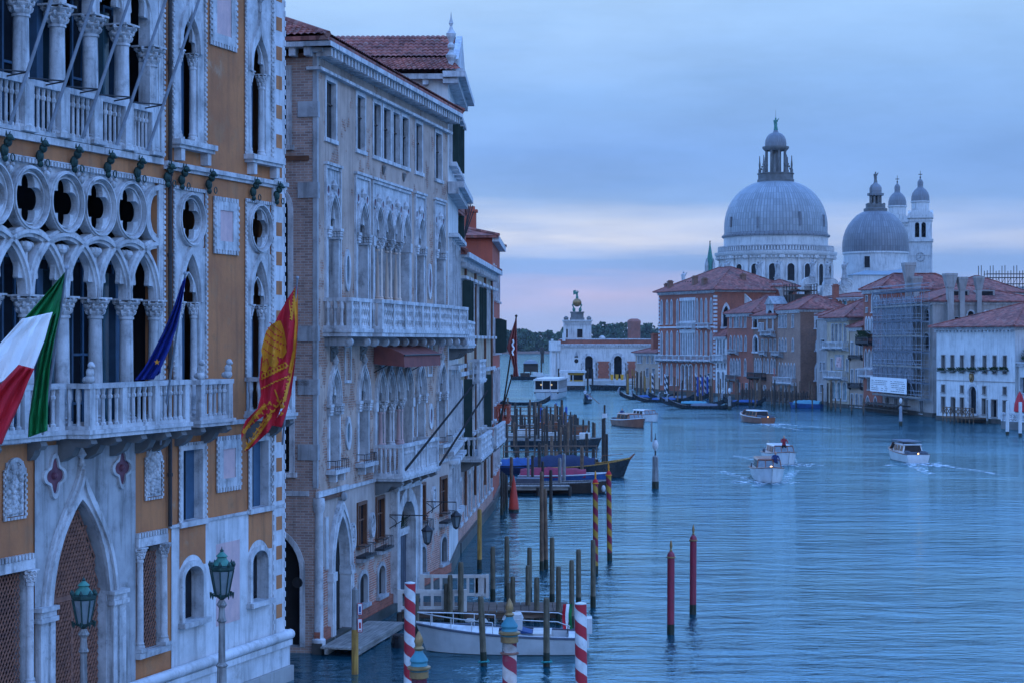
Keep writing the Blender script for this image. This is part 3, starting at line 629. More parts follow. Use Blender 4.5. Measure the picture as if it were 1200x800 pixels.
# corner with ochre chequers
m = MB(); m.box(-.78, .0, -.05, .0, 1.4, 20.9)
for i in range(66): q = 1.6+i*.29; m.box(-.06, .012, -.075, -.052, q, q+.17)
for i in range(66): q = 1.6+i*.29; m.box(-.78, -.71, -.085, -.052, q, q+.17)
m.build('corner_quoin', 'marble_clean', pa)
m = MB()
for i in range(22):
    q = 1.9+i*.86
    if abs(q-14.5) > .3: m.box(-.58, -.2, -.056, -.052, q, q+.40)
m.build('chequer_pattern', 'ochre', pa)
m = MB(); m.tube((-6.93, -.1, 5.2), (-6.93, -.1, 20.8), .055, .055, 8)
for q in (6.5, 9.3, 12.2, 14.3, 17.2, 20): m.tube((-6.93, -.1, q), (-6.93, -.1, q+.09), .075, .075, 8)
m.build('drainpipe', 'iron', pa, True)

def ring(mb, uc, zc, R_, y0, y1, half=None):
    n = 64
    def quat(a, d=.44*R_, r=.36*R_):
        best = 0
        for k in range(4):
            dl = a-k*pi/2; s2 = r*r-(d*sin(dl))**2
            if s2 >= 0 and cos(dl) > 0: best = max(best, d*cos(dl)+math.sqrt(s2))
        return best
    an = [2*pi*i/n for i in range(n)]
    O = lambda r: [(uc+r*cos(a), zc+r*sin(a)) for a in an]
    I = [(uc+quat(a)*cos(a), zc+quat(a)*sin(a)) for a in an]
    mb.bridge(O(R_*.89), I, y0+.10, y1)
    mb.bridge(O(R_), O(R_*.89), y0, y1-.01); mb.bridge(O(R_*.95), O(R_*.90), y0-.045, y0+.01); mb.bridge(O(R_*.80), O(R_*.76), y0+.05, y0+.11)
def arcband(mb, uc, zc, r0, r1, a0, a1, y0, y1, n=28):
    A_ = [(uc+r0*cos(R(a0+(a1-a0)*i/n)), zc+r0*sin(R(a0+(a1-a0)*i/n))) for i in range(n+1)]
    B_ = [(uc+r1*cos(R(a0+(a1-a0)*i/n)), zc+r1*sin(R(a0+(a1-a0)*i/n))) for i in range(n+1)]
    mb.bridge(A_, B_, y0, y1, closed=False)
def trefoil(mb, uc, zs, hw, r, y0, y1, apex):
    """cusped infill under a pointed arch of half width hw whose arcs have radius r"""
    n = 36; O = []; I = []
    for i in range(n+1):
        th = pi*i/n; c_, s_ = cos(th), sin(th)
        # the arc's far side: centre at uc -/+ (r - hw)
        k = r-hw; sg = 1 if c_ >= 0 else -1
        b_ = k*abs(c_); q = -b_+math.sqrt(max(0, b_*b_-(k*k-r*r)))
        ro = q*.995; dd = math.degrees(th)
        cus = math.exp(-((dd-48)/11)**2)+math.exp(-((dd-132)/11)**2)
        ri = ro*(.90-.30*cus-.06*math.exp(-((dd-90)/14)**2)*-1)
        O.append((uc+ro*c_, zs+ro*s_)); I.append((uc+ri*c_, zs+ri*s_))
    mb.bridge(O, I, y0, y1, closed=False)
# great lower loggia: columns, interlaced arches, quatrefoil roundels
for i, u in enumerate(cu[:-1]): column(pa, u, .05, 7.97, 11.06, .18, .44)
column(pa, -7.50, .05, 7.97, 11.06, .15, .44)
m = MB(); m.box(-7.80, -7.425, .185, .34, 12.2, 14.08); m.build('tracery_backing', 'marble_grey', pa)
sp_ = 1.468
m = MB()
for i, u in enumerate(cu):
    a0, a1 = (0, 180) if i < len(cu)-1 else (93, 180)
    arcband(m, u, 11.06, sp_*.90, sp_*1.07, a0, a1, -.06, .18); arcband(m, u, 11.06, sp_*.955, sp_*1.015, a0, a1, -.12, -.05)
for a, b in zip(cu, cu[1:]): trefoil(m, (a+b)/2, 11.06, (b-a)/2-.02, sp_*.93, .0, .14, 0)
for i, u in enumerate(cu[:-1]): ring(m, u, 13.26, .745, -.10, .18)
an = [pi/2+pi*i/24 for i in range(25)]
m.bridge([(-7.46+.745*cos(a), 13.26+.745*sin(a)) for a in an], [(-7.46+.62*cos(a), 13.26+.62*sin(a)) for a in an], -.1, .17, False)
m.bridge([(-7.46+.62*cos(a), 13.26+.62*sin(a)) for a in an], [(-7.46+.3*cos(a), 13.26+.5*sin(a)) for a in an], .0, .17, False)
m.build('tracery', 'marble', pa)
m = MB(); rr_ = .745
for a, b in zip(cu, cu[1:]):                     # carved spandrels between the roundels, above and below
    n = 14; top = [(a+(b-a)*i/n, 14.07) for i in range(n+1)]; bot = []
    for u, _ in top:
        d = min(u-a, b-u); bot.append((u, 13.26+math.sqrt(max(0., rr_*rr_-d*d)) if d < rr_ else 13.30))
    m.bridge(top, [(u, min(z, 14.06)) for u, z in bot], .03, .15, False)
    m.ball(((a+b)/2, -.0, 13.86), .10, 6); m.ball(((a+b)/2-.13, .0, 13.98), .06, 6); m.ball(((a+b)/2+.13, .0, 13.98), .06, 6)
for u in cu[:-1]: m.tube((u, .06, 11.4), (u, .06, 12.1), .03, .05, 6); m.ball((u, .05, 12.16), .13, 6); m.ball((u-.17, .05, 12.2), .08, 6); m.ball((u+.17, .05, 12.2), .08, 6)
m.build('spandrel_moulding', 'marble', pa)
# upper loggia
uu = [u-.14 for u in cu[:-1]]+[-7.72]
for i, u in enumerate(uu[:-1]): column(pa, u, .10, 14.76, 17.9, .20, .46)
column(pa, -7.66, .10, 14.76, 17.56, .0001+.2, .46)
m = MB(); m.box(-7.85, -7.43, -.03, .3, 14.76, 17.14); m.box(-7.85, -7.43, -.03, .3, 17.57, 19.9)
for i, u in enumerate(uu[:-1]): arcband(m, u, 17.92, sp_*.90, sp_*1.08, 0, 180, -.04, .22); m.box(u-.16, u+.16, -.06, .24, 17.9, 18.7)
for a, b in zip(uu, uu[1:]): trefoil(m, (a+b)/2, 17.92, (b-a)/2-.02, sp_*.93, .02, .18, 0)
m.box(-18.6, -7.42, .0, .2, 19.45, 20.6); m.build('upper_tracery', 'marble', pa)
m = MB()
m.box(-18.6, -7.28, -.12, .14, 15.83, 15.97); m.box(-18.6, -7.28, -.08, .10, 14.74, 14.84)
for u in uu+[-7.36]: m.box(u-.19, u+.19, -.135, .15, 14.745, 15.84) if u < -7.5 else m.box(u-.08, u+.09, -.13, .12, 14.745, 15.84)
for a, b in zip(uu, uu[1:]): balusters(m, a+.2, b-.2, 14.84, 15.83, .0, 5, .055, True)
m.build('balustrade', 'marble', pa)
for i, ub in enumerate((-14.25, -12.7, -11.25, -9.7, -8.2)):              # bare slanting flagstaffs in iron brackets
    m = MB(); m.tube((ub, -.16, 14.82), (ub+.12, -2.5, 21.0), .042, .032, 8); s_ = m.build('flagstaff', 'steel_rod', pa, True)
    g = MB(); g.tube((ub-.75, -.12, 15.97), (ub+.03, -.60, 15.98), .02, .02, 6); g.tube((ub-.05, -.1, 15.9), (ub+.03, -.60, 15.98), .02, .02, 6); g.build('stay', 'iron', s_)
# single gothic windows with roundels
def single(u0, u1, z0, lower=True):
    uc = (u0+u1)/2; hw = (u1-u0)/2
    m = MB(); P = MB()
    if lower:
        op = ('gothic', uc-.50, uc+.50, z0, 12.32, 1.32); ra = 14.0
        wall_grid(m, u0, u1, z0, 12.52, [op], -.02, .2)
        n = 64; an = [2*pi*i/n for i in range(n)]
        sq = []
        for a in an:
            c_, s_ = cos(a), sin(a); k = min(hw/abs(c_) if abs(c_) > 1e-6 else 9, .74/abs(s_) if abs(s_) > 1e-6 else 9); sq.append((uc+k*c_, 13.26+k*s_))
        m.bridge(sq, [(uc+.66*cos(a), 13.26+.66*sin(a)) for a in an], .0, .16); ring(m, uc, 13.24, .72, -.10, .16)
        m.bridge(outline('gothic', uc-.5, uc+.5, 11.05, 12.32, hs=1.2), outline('gothic', uc-.66, uc+.66, 11.05, 12.55, hs=1.38), -.09, -.01, False)
        trefoil(m, uc, 11.06, .49, .9, .02, .12, 0)
        cz = 11.05; ztop = 11.05
    else:
        op = ('ogee', uc-.48, uc+.48, z0, 19.0, 1.25)
        wall_grid(m, u0, u1, z0, 20.5, [op], -.02, .2)
        m.bridge(outline('ogee', uc-.48, uc+.48, 17.7, 19.0, hs=1.25), outline('ogee', uc-.62, uc+.62, 17.7, 19.5, hs=1.75), -.10, -.01, False)
        trefoil(m, uc, 17.75, .47, .95, .02, .12, 0); m.lathe(uc, -.08, [(.05, 0), (.03, .25), (.14, .4), (.05, .5), (.10, .62), (.02, .8)], 8, cz=19.45)
        cz = 17.72
    w_ = m.build('gothic_window', 'marble', pa)
    g = MB(); fill(g, op, .5); g.build('pane', 'void', w_)
    g = MB(); g.box(uc-.1, uc+.34, .34, .38, z0, cz-.1); g.box(uc-.48, uc-.42, .2, .3, z0, cz-.1); g.build('shutter', 'shutter_blue', w_)
    for q in (uc-.40, uc+.42): column(w_, q, .11, z0, cz, .095, .36)
single(-6.53, -4.88, 7.98); single(-2.42, -.86, 7.98); single(-6.58, -4.92, 15.32, False); single(-2.44, -.86, 15.27, False)
for u0, u1 in ((-6.75, -4.7), (-2.55, -.5)):
    m = MB(); m.box(u0, u1, -.32, .0, 15.15, 15.29); m.box(u0+.05, u1-.05, -.26, .0, 15.06, 15.148)
    for q in (u0+.2, u1-.4): m.prismz([(q, 0), (q+.2, 0), (q+.2, -.22), (q, -.22)], 14.74, 15.058)
    m.build('sill', 'marble', pa)
# balconies of the lower floor
balcony(pa, -12.25, -7.42, 7.95, 9.03, .95, [-12.1, -10.65, -9.1, -7.58], 3.6, 'marble', True, .06, [-12.0, -10.9, -9.7, -8.5, -7.7], bh=.55, slab=.2)
balcony(pa, -18.6, -12.35, 7.95, 9.03, .38, [-18.4, -16.9, -15.4, -13.9, -12.5], 3.6, 'marble', True, .06, [-15, -13.2], bh=.45, slab=.2)
balcony(pa, -6.6, -4.75, 7.95, 9.0, .80, [-6.45, -4.9], 3.6, 'marble', True, .06, [-6.4, -4.95], bh=.5)
balcony(pa, -2.5, -.75, 7.95, 9.0, .75, [-2.35, -.9], 3.6, 'marble', True, .06, [-2.3, -.95], bh=.5)
for u, y in ((-12.1, -.88), (-6.45, -.72), (-4.9, -.72)):              # little seated lions on the balcony corners
    m = MB(); z = 9.03
    for c, r_, q in (((u, y, z+.1), .12, 1.), ((u-.02, y-.02, z+.25), .10, 1.3), ((u-.04, y-.06, z+.42), .085, 1.), ((u-.06, y-.13, z+.40), .05, .8), ((u, y+.1, z+.08), .09, .9)): m.ball(c, r_, 7, q)
    m.build('stone_lion', 'marble', pa, True)
# relief panels in carved frames
for a, b, c, d in ((-4.30, -3.05, 12.52, 13.85), (-4.5, -3.15, 18.2, 20.0), (-4.12, -2.90, 5.98, 7.28)):
    m = MB(); rope_frame(m, a, b, c, d, -.02, .12, .15); m.bridge([(a, c), (a, d), (b, d), (b, c)], [(a+.24, c+.24), (a+.24, d-.24), (b-.24, d-.24), (b-.24, c+.24)], -.06, .0); f_ = m.build('relief_panel', 'marble', pa)
    g = MB(); g.box(a+.24, b-.24, -.03, .0, c+.24, d-.24); g.build('pink_slab', 'marble_pink', f_)
# bronze beasts with torch rings along the course
for u in (-14.4, -13.0, -11.55, -10.05, -8.63, -7.12, -6.35, -4.85, -2.2, -.70):
    m = MB(); z = 14.36
    for c, r_, q in (((u, -.12, z-.12), .10, 1.5), ((u+.02, -.2, z+.06), .10, 1.1), ((u-.03, -.28, z+.16), .085, 1.), ((u-.03, -.36, z+.12), .05, .8), ((u, -.14, z-.3), .07, 1.2)): m.ball(c, r_, 6, q)
    for s_ in (-.05, .05): m.tube((u+s_, -.2, z+.2), (u+s_*1.6, -.22, z+.31), .03, .008, 5)
    pts = [(u+.05+.075*cos(k*pi/6), -.3, z-.28+.085*sin(k*pi/6)) for k in range(13)]; m.path(pts, .016, 5)
    m.build('bronze_beast', 'bronze', pa, True)
# portal
m = MB(); op = ('gothic', -12.46, -9.92, 1.3, 6.25, 2.75)
wall_grid(m, -13.08, -8.58, 1.3, 7.6, [op], -.04, .45); m.build('portal_panel', 'marble_grey', pa)
m = MB()
m.bridge(outline('gothic', -12.46, -9.92, 1.3, 6.25, 16, 2.75), outline('full_ogee', -12.84, -9.54, 1.3, 7.15, 16, 3.7), -.13, -.045, False)
m.bridge(outline('full_ogee', -12.66, -9.72, 1.3, 6.72, 16, 3.27), outline('full_ogee', -12.76, -9.62, 1.3, 6.98, 16, 3.53), -.20, -.125, False)
m.lathe(-11.19, -.1, [(.10, 0), (.05, .18), (.13, .26), (.03, .42)], 8, cz=7.05)
for s_ in (-1, 1):
    q = -11.19+s_*1.58; m.box(q-.3, q+.3, -.20, -.05, 1.3, 3.55); m.box(q-.36, q+.36, -.26, -.05, 3.55, 3.66); m.box(q-.32, q+.32, -.22, -.05, 3.662, 3.8); m.box(q-.37, q+.37, -.27, -.05, 3.802, 3.9)
    m.box(-11.19+s_*1.27-.06, -11.19+s_*1.27+.06, -.04, .4, 1.3, 3.9)
m.build('portal_arch', 'marble', pa)
g = MB(); fill(g, op, .42); gp = g.build('portal_gate', 'void', pa)  # near-black sheet paints the dark passage behind the lattice
def lattice(mb, u0, u1, z0, z1, y, px_, pz, r, inside=None):
    """iron lattice: two crossing sets of bars"""
    n = int((u1-u0)/px_); k = int((z1-z0)/pz)
    for sgn in (1, -1):
        for i in range(-k-1, n+1):
            pts = []
            for j in range(k+1):
                u = u0+(i+j if sgn > 0 else n-i-j)*px_; z = z0+j*pz
                if u0-1e-6 <= u <= u1+1e-6 and (inside is None or inside(u, z)): pts.append((u, y, z))
                elif len(pts) > 1: break
                else: pts = []
            for a, b in zip(pts, pts[1:]): mb.tube(a, b, r, r, 4, False)
def in_og(u, z):
    if z < 3.5: return True
    a = math.asin(min(1, (z-3.5)/2.75*sin(R(62)))); return abs(u+11.19) < 1.27*(1-(1-cos(a))/(1-cos(R(62))))*.97
g = MB(); lattice(g, -12.44, -9.94, 1.35, 6.2, .18, .127, .20, .027, in_og); g.box(-12.46, -9.92, .15, .2, 3.85, 3.97); g.box(-11.24, -11.14, .16, .21, 1.3, 3.85); g.build('lattice', 'rust_iron', gp)
for u in (-12.32, -9.30):
    m = MB(); n = 48; an = [2*pi*i/n for i in range(n)]
    def rq(a, k): return k*(.30+.075*cos(4*a))
    m.bridge([(u+1.3*.8*rq(a, 1.25)*cos(a), 6.88+rq(a, 1.42)*sin(a)) for a in an], [(u+1.04*rq(a, .95)*cos(a), 6.88+rq(a, 1.12)*sin(a)) for a in an], -.11, -.03)
    f_ = m.build('quatrefoil_plaque', 'marble', pa)
    g = MB(); g.add([(u+1.0*rq(a, 1.0)*cos(a), -.06, 6.88+rq(a, 1.16)*sin(a)) for a in an], [tuple(range(n))]); g.ball((u, -.07, 6.88), .09, 6); g.build('porphyry_disc', 'porphyry', f_)
for u0, u1, z0, z1, sd_ in ((-14.3, -13.42, 5.98, 7.4, 1), (-8.10, -7.20, 5.94, 7.32, 2)):
    m = MB(); rope_frame(m, u0+.05, u1-.05, z0+.08, z1-.32, -.02, .06, .12); uc = (u0+u1)/2
    m.bridge(outline('round', u0+.06, u1-.06, z1-.4, z1, 8), outline('round', u0+.16, u1-.16, z1-.4, z1-.1, 8), -.07, .0, False)
    f_ = m.build('carved_plaque', 'marble', pa); relief(f_, 'carving', (u0+.1, u1-.1, z0+.1, z1-.1), -.02, 'marble', sd_, 90, .16)
# ground-floor windows behind lattices
for u0, u1, z0, z1 in ((-15.9, -13.4, 2.1, 4.8), (-8.34, -7.28, 2.16, 4.78)):
    m = MB(); uc = (u0+u1)/2
    m.box(u0-.22, u1+.22, -.12, .02, z1+.03, z1+.26); dentils(m, u0-.22, u1+.22, z1+.27, -.02, .13, .12, .12); m.box(u0-.25, u1+.25, -.18, .02, z0-.16, z0-.01)
    w_ = m.build('lattice_window', 'marble', pa)
    for q in (u0-.08, u1+.08): column(w_, q, -.06, z0, z1+.02, .10, .30)
    g = MB(); g.quad((u0, .32, z0), (u1, .32, z0), (u1, .32, z1), (u0, .32, z1)); g.build('pane', 'void', w_)
    g = MB(); lattice(g, u0, u1, z0, z1, .1, .127, .19, .02); g.build('lattice', 'rust_iron', w_)
    g = MB(); P_ = [(u0+.004, z0+.004), (u0+.004, z1-.004), (u1-.004, z1-.004), (u1-.004, z0+.004)]; [g.quad((p[0], -.02, p[1]), (p[0], .31, p[1]), (q[0], .31, q[1]), (q[0], -.02, q[1])) for p, q in zip(P_, P_[1:]+P_[:1])]; g.build('reveal', 'marble', w_)
for u0, u1, z0, z1 in ((-6.13, -5.05, 5.24, 7.12), (-2.11, -1.07, 5.25, 7.15)):
    w_ = window(pa, ('rect', u0, u1, z0, z1), .16, 'marble', 'shutter_blue', 0, .22, .05); m = MB(); rope_frame(m, u0-.14, u1+.14, z0-.02, z1+.13, -.03, .08, .14, False); m.build('carved_edge', 'marble', w_)
    g = MB(); g.box((u0+u1)/2-.02, (u0+u1)/2+.02, .19, .215, z0, z1); g.build('shutter_gap', 'void', w_)
# lower marble facing with its two arched windows and ochre fields
op1 = ('round', -6.14, -5.12, 2.58, 4.02, .32); op2 = ('round', -2.18, -1.2, 2.58, 4.02, .32)
m = MB(); wall_grid(m, -6.72, -.76, 1.42, 5.13, [op1, op2], -.02, .3); m.build('marble_facing', 'marble_clean', pa)
for op in (op1, op2): window(pa, op, .15, 'marble', 'glass_dark', -.02, .28, .09, bars=0)
m = MB()
for u0, u1 in ((-6.30, -4.86), (-2.30, -.80)):
    n = 12; top = [(u0+(u1-u0)*i/n, 5.12) for i in range(n+1)]; uc = -5.63 if u0 < -5 else -1.69
    bot = [(u, max(4.0, 3.70+.62*math.sqrt(max(0, 1-((u-uc)/.72)**2))) if abs(u-uc) < .72 else 4.0) for u, _ in top]
    m.bridge(top, bot, -.026, -.0, False); m.build('ochre_field', 'ochre', pa); m = MB()
m = MB(); m.box(-4.25, -2.85, -.027, .0, 2.2, 4.45); m.build('pink_slab', 'marble_pink', pa)
# base moulding and plinth
m = MB(); n = 12
for a in range(n): pass
m.tube((-19, -.16, 1.36), (.16, -.16, 1.36), .15, .15, 12); m.box(-19, .14, -.24, .0, 1.05, 1.22); m.box(-19, .10, -.17, .0, .45, 1.048); m.tube((.02, -.16, 1.36), (.16, 3, 1.36), .15, .15, 12); m.build('base_moulding', 'marble_clean', pa, True)
m = MB(); m.box(-19, .18, -.26, .2, -1, .44); m.build('plinth', 'quay', pa)

# flags of the ochre palace -------------------------------------------------
def fold(px, py, D): return D+.10*sin(px*.42+py*.035)+.05*sin(px*.19-py*.06+1)
def cloth(name, mats, patches, loc_D, parent, ripple=.10, seed=0, freq=5.):
    """hanging cloth: coloured pieces (material index, outline points of the facade plane at distance D), folds along the fall"""
    m = MB(); q = random.Random(seed)
    for k, D, rows in patches:
        m.k = k; nr = len(rows); nc = 14; vs = []
        for r0, r1, b in [(rows[i], rows[i+1], j/6) for i in range(nr-1) for j in range(6)]+[(rows[-2], rows[-1], 1.)]:
            l = [r0[c]*(1-b)+r1[c]*b for c in range(4)]
            for c in range(nc+1):
                a = c/nc; px = l[0]*(1-a)+l[2]*a; py = l[1]*(1-a)+l[3]*a
                Dd = fold(px, py, D) if ripple == 0 else D+ripple*sin(freq*2*pi*a*.5+py*.03+seed)+ripple*.5*sin(px*.22+py*.045)
                vs.append((X(px, Dd), Dd, Z(py, Dd)))
        n = len(vs)//(nc+1)
        m.add(vs, [(j*(nc+1)+c, j*(nc+1)+c+1, (j+1)*(nc+1)+c+1, (j+1)*(nc+1)+c) for j in range(n-1) for c in range(nc)])
    o = m.build(name, mats, parent, True); s_ = o.modifiers.new('thickness', 'SOLIDIFY'); s_.thickness = .012; s_.offset = 0
    return o
def staff(par, a, b, D0, D1, r=.03, name='staff', m_='steel_rod'):
    m = MB(); p, q = (X(a[0], D0), D0, Z(a[1], D0)), (X(b[0], D1), D1, Z(b[1], D1)); m.tube(p, q, r, r*.8, 8); m.ball((q[0], q[1], q[2]+.03), r*1.6, 6); return m.build(name, m_, par, True)
f1 = thing('flag', 'green white and red tricolour flag hanging from a slanted staff', 'flag', (0, 0, 0), group=None)
staff(f1, (50, 508), (78, 316), 41.7, 38.7)
cloth('cloth', ['flag_green', 'flag_white', 'flag_red'], [
    (0, 38.9, [(74, 322, 77, 318), (58, 340, 73, 338), (30, 372, 66, 366), (2, 404, 60, 372), (-10, 420, 58, 372)]),
    (1, 38.6, [(26, 374, 61.5, 366), (-2, 405, 58, 376), (-14, 430, 52, 398), (-22, 452, 39, 432), (-34, 476, 21, 428), (-42, 500, 0, 450)]),
    (2, 38.36, [(22, 427, 40, 431.5), (0, 450, 33, 446), (-16, 470, 26, 466), (-24, 492, 18, 484), (-30, 510, 8, 505), (-30, 522, 2, 520)]),
    (0, 39.25, [(60, 368, 76.5, 320), (50, 400, 70, 366), (44, 425, 63, 400), (40, 450, 58, 430), (34, 490, 56, 470), (33, 512, 55.5, 504)])], 43, f1, .09, 1)
f1.location = (0, 0, 0)
f2 = thing('flag', 'deep blue flag drooping in a narrow roll with a small gold star', 'flag')
staff(f2, (188, 520), (217, 322), 47.4, 44.2)
cloth('cloth', ['flag_blue'], [(0, 44.3, [(214, 330, 217.5, 326), (203, 362, 213, 356), (191, 390, 207, 384), (178, 415, 198, 410), (168, 432, 190, 428), (158, 445, 180, 444)]),
                               (0, 44.5, [(186, 420, 190, 410), (183, 430, 189.5, 420), (182, 436, 188, 436), (182, 440, 185, 439)])], 47, f2, .08, 4)
m = MB(); D = 44.15; x, z = X(184.5, D), Z(424, D)
pts = [(x+(.075 if i % 2 == 0 else .03)*sin(pi*i/5), z+(.075 if i % 2 == 0 else .03)*cos(pi*i/5)) for i in range(10)]; m.prism(pts, D-.06, D-.05); m.build('star', 'flag_gold', f2)
f3 = thing('flag', 'crimson and gold banner with a winged lion and long tails', 'flag')
staff(f3, (331, 520), (348.5, 327), 52.4, 49.9)
c3 = cloth('cloth', ['flag_red'], [
    (0, 50.1, [(346.5, 336, 349, 332), (336, 352, 349, 352), (325, 372, 349, 385), (314, 395, 345, 420), (306, 420, 342, 445), (304, 445, 338, 460), (306, 462, 330, 472), (302, 478, 322, 482), (288, 492, 314, 484), (283, 505, 304, 490), (282.5, 514, 290, 500)]),
    (0, 50.16, [(318, 466, 332, 464), (312, 480, 330, 474), (306, 496, 326, 486), (298, 514, 314, 506), (286, 529, 292, 526)]),
    (0, 50.22, [(338, 440, 348, 400), (334, 462, 345, 430), (332, 478, 341, 462), (324, 490, 336, 482), (318, 498, 330, 500)])], 50, f3, 0, 2)
def patch(par, D, polys, m_, name):
    """shapes dyed on a cloth: filled row by row so that they follow its folds"""
    m = MB()
    for P in polys:
        y = min(p[1] for p in P); y1 = max(p[1] for p in P); st = 1.5
        while y < y1:
            ym = min(y+st/2, y1); xs = []
            for (a, b), (c, d) in zip(P, P[1:]+P[:1]):
                if (b <= ym < d) or (d <= ym < b): xs.append(a+(c-a)*(ym-b)/(d-b))
            xs.sort()
            for a, b in zip(xs[::2], xs[1::2]):
                n = max(1, int((b-a)/2.5))
                for k in range(n):
                    u, v = a+(b-a)*k/n, a+(b-a)*(k+1)/n; q = [(u, y), (v, y), (v, min(y+st, y1)), (u, min(y+st, y1))]
                    m.quad(*[(X(p, fold(p, r, D)), fold(p, r, D), Z(r, fold(p, r, D))) for p, r in q])
            y += st
    return m.build(name, m_, par)
lion = [(309, 398), (312, 388), (318, 380), (324, 377), (330, 384), (334, 398), (336, 412), (331, 420), (324, 417), (327, 424), (322, 432), (316, 428), (312, 436), (306, 434), (308, 420), (306, 410)]
wing = [(324, 377), (329, 376), (333, 388), (336, 404), (331, 398), (328, 390)]
def strip(pts, w):
    L_ = []; 
    for (a, b), (c, d) in zip(pts, pts[1:]):
        l = math.hypot(c-a, d-b) or 1; nx, ny = -(d-b)/l*w/2, (c-a)/l*w/2; L_.append([(a+nx, b+ny), (c+nx, d+ny), (c-nx, d-ny), (a-nx, b-ny)])
    return L_
orn = []
for i in range(8): a = i/7; x, y = 309+a*25, 440-a*12; orn += strip([(x+2.2*cos(k*pi/4), y+3.2*sin(k*pi/4)) for k in range(9)], 1.5)
for i in range(9): a = i/8; x, y = 341.5+a*4.5, 372-a*30; orn += strip([(x-1.8, y-2), (x+1.6, y), (x-1.8, y+2.)], 1.5)
for i in range(10): a = i/9; x, y = 327-a*36, 470+a*50; orn += strip([(x-3, y-2), (x+1, y+1), (x+3.5, y-2)], 1.7999999999999998)
for i in range(7): a = i/6; x, y = 316-a*30, 472+a*32; orn += strip([(x-2, y+2), (x, y-2), (x+2, y+2)], 1.5)
for i in range(9): a = i/8; x, y = 344-a*14, 418+a*66; orn += strip([(x-2, y-2), (x+2, y), (x-2, y+2)], 1.6500000000000001)
bord = strip([(306, 444), (320, 436), (338, 428)], 1.4)+strip([(306, 455), (322, 447), (339, 440)], 1.4)+strip([(348, 345), (348, 380), (346, 410), (341, 440), (334, 470)], 1.5)+strip([(339, 352), (340, 362), (342, 376), (346.5, 338)], 1.1)+strip([(322, 456), (330, 478), (338, 448)], 1.6)+strip([(318, 482), (300, 505), (287, 527)], 1.2)
patch(f3, 50.06, [lion, wing], 'flag_gold', 'lion'); patch(f3, 50.045, strip([(314, 384), (322, 392), (331, 396)], 1.)+strip([(312, 391), (321, 399), (333, 404)], 1.)+strip([(311, 399), (319, 405), (328, 410)], 1.)+strip([(309, 408), (316, 414), (322, 417)], .9)+strip([(316, 378), (325, 386), (332, 392)], .9)+strip([(308, 424), (313, 420), (315, 428)], .9), 'flag_red', 'lion_lines'); patch(f3, 50.05, orn+bord+strip([(311, 473), (297, 489), (285, 507)], 3.4)+strip([(345, 348), (347, 378), (344.5, 410), (339, 436)], 2.6)+strip([(318, 486), (303, 508), (289, 525)], 2.6), 'flag_gold', 'gold_ornament')
# ---------------------------------------------------------------- the grey rendered gothic palace next along the bank
B = Fac((371, 59.7), vp=1020)
pb = thing('gothic_palace', 'tall grey rendered gothic palace with long stone balcony and reddish awning', 'palace', B.loc, B.rz)
LB = 18.95; ZB = 19.25
att = [(1.05, 2.13), (4.75, 5.74), (6.95, 7.90), (8.30, 9.30), (9.70, 10.65), (11.05, 12.0), (13.23, 14.22), (16.57, 17.65)]
g2 = [(1.15, 2.33), (4.72, 6.0), (13.2, 14.4), (16.55, 17.9)]; g2q = [(6.92, 7.98), (8.24, 9.30), (9.56, 10.62), (10.88, 11.96)]
g1 = [(1.34, 2.44), (4.88, 6.1), (13.35, 14.5), (16.9, 18.2)]; g1q = [(7.25, 8.4), (8.62, 9.72), (9.94, 11.04), (11.26, 12.4)]
gr = [(4.75, 5.72), (7.22, 8.17), (13.55, 14.55), (17.35, 18.4)]
OPA = [('rect', a, b, 16.65, 18.53) for a, b in att]
OP2 = [('gothic', a, b, 11.38, 14.75, 1.0) for a, b in g2+g2q]
OP1 = [('gothic', a, b, 5.85, 9.0, 1.05) for a, b in g1]+[('gothic', a, b, 6.05, 8.85, 1.0) for a, b in g1q]
OPG = [('rect', a, b, 2.92, 4.32) for a, b in gr]; OPL = [('round', a, b, .84, 1.9, .3) for a, b in ((4.9, 5.9), (7.4, 8.3), (13.75, 14.65), (17.4, 18.35))]
DOOR = ('gothic', 1.55, 3.35, .25, 4.2, 1.75); POR = ('round', 10.0, 12.4, .35, 4.0, 1.15)
m = MB(); wall_grid(m, 0, LB, 5.05, ZB, OPA+OP2+OP1, 0, .55); m.build('wall', 'stucco', pb)
m = MB(); wall_grid(m, 0, LB, 0, 5.05, OPG+OPL+[DOOR, POR], -.03, .5); m.build('ground_storey_wall', 'stucco_low', pb)
# return wall of brick toward the side canal, with its own openings
TS = lambda u, y, z: (y, u, z)
opS = [('rect', 1.0, 2.5, 16.3, 18.7), ('round', .95, 2.5, 11.2, 15.0), ('round', .9, 2.4, 5.8, 9.0), ('round', .55, 3.3, .2, 4.0)]
m = MB(); m.T = TS; wall_grid(m, 0, 12, 0, ZB, opS, .0, .4); m.build('brick_side_wall', 'brick_side', pb)
for op in opS: window(pb, op, .17, 'marble', 'void', -.0, .38, .05, T=TS, sill=op[3] > 1)
m = MB(); m.quad((LB, 0, 0), (LB, 12, 0), (LB, 12, ZB), (LB, 0, ZB)); m.quad((0, 12, 0), (LB, 12, 0), (LB, 12, ZB), (0, 12, ZB)); m.build('rear_wall', 'brick_side', pb)
for z in (17.1+2.0, 14.9+.9, 8.6, 5.05):
    m = MB(); m.box(-.05, .01, .25, 12, z, z+.16); m.build('tie_band', 'wood_brown' if z > 6 else 'marble', pb)
m = MB(); m.box(-.03, .13, -.03, .12, 5.3, 19.2)
for q in (17.2, 14.6, 10.0, 8.3, 6.2): m.box(-.05, .20, -.05, .62, q, q+.5)
m.build('corner_quoin', 'marble_grey', pb)
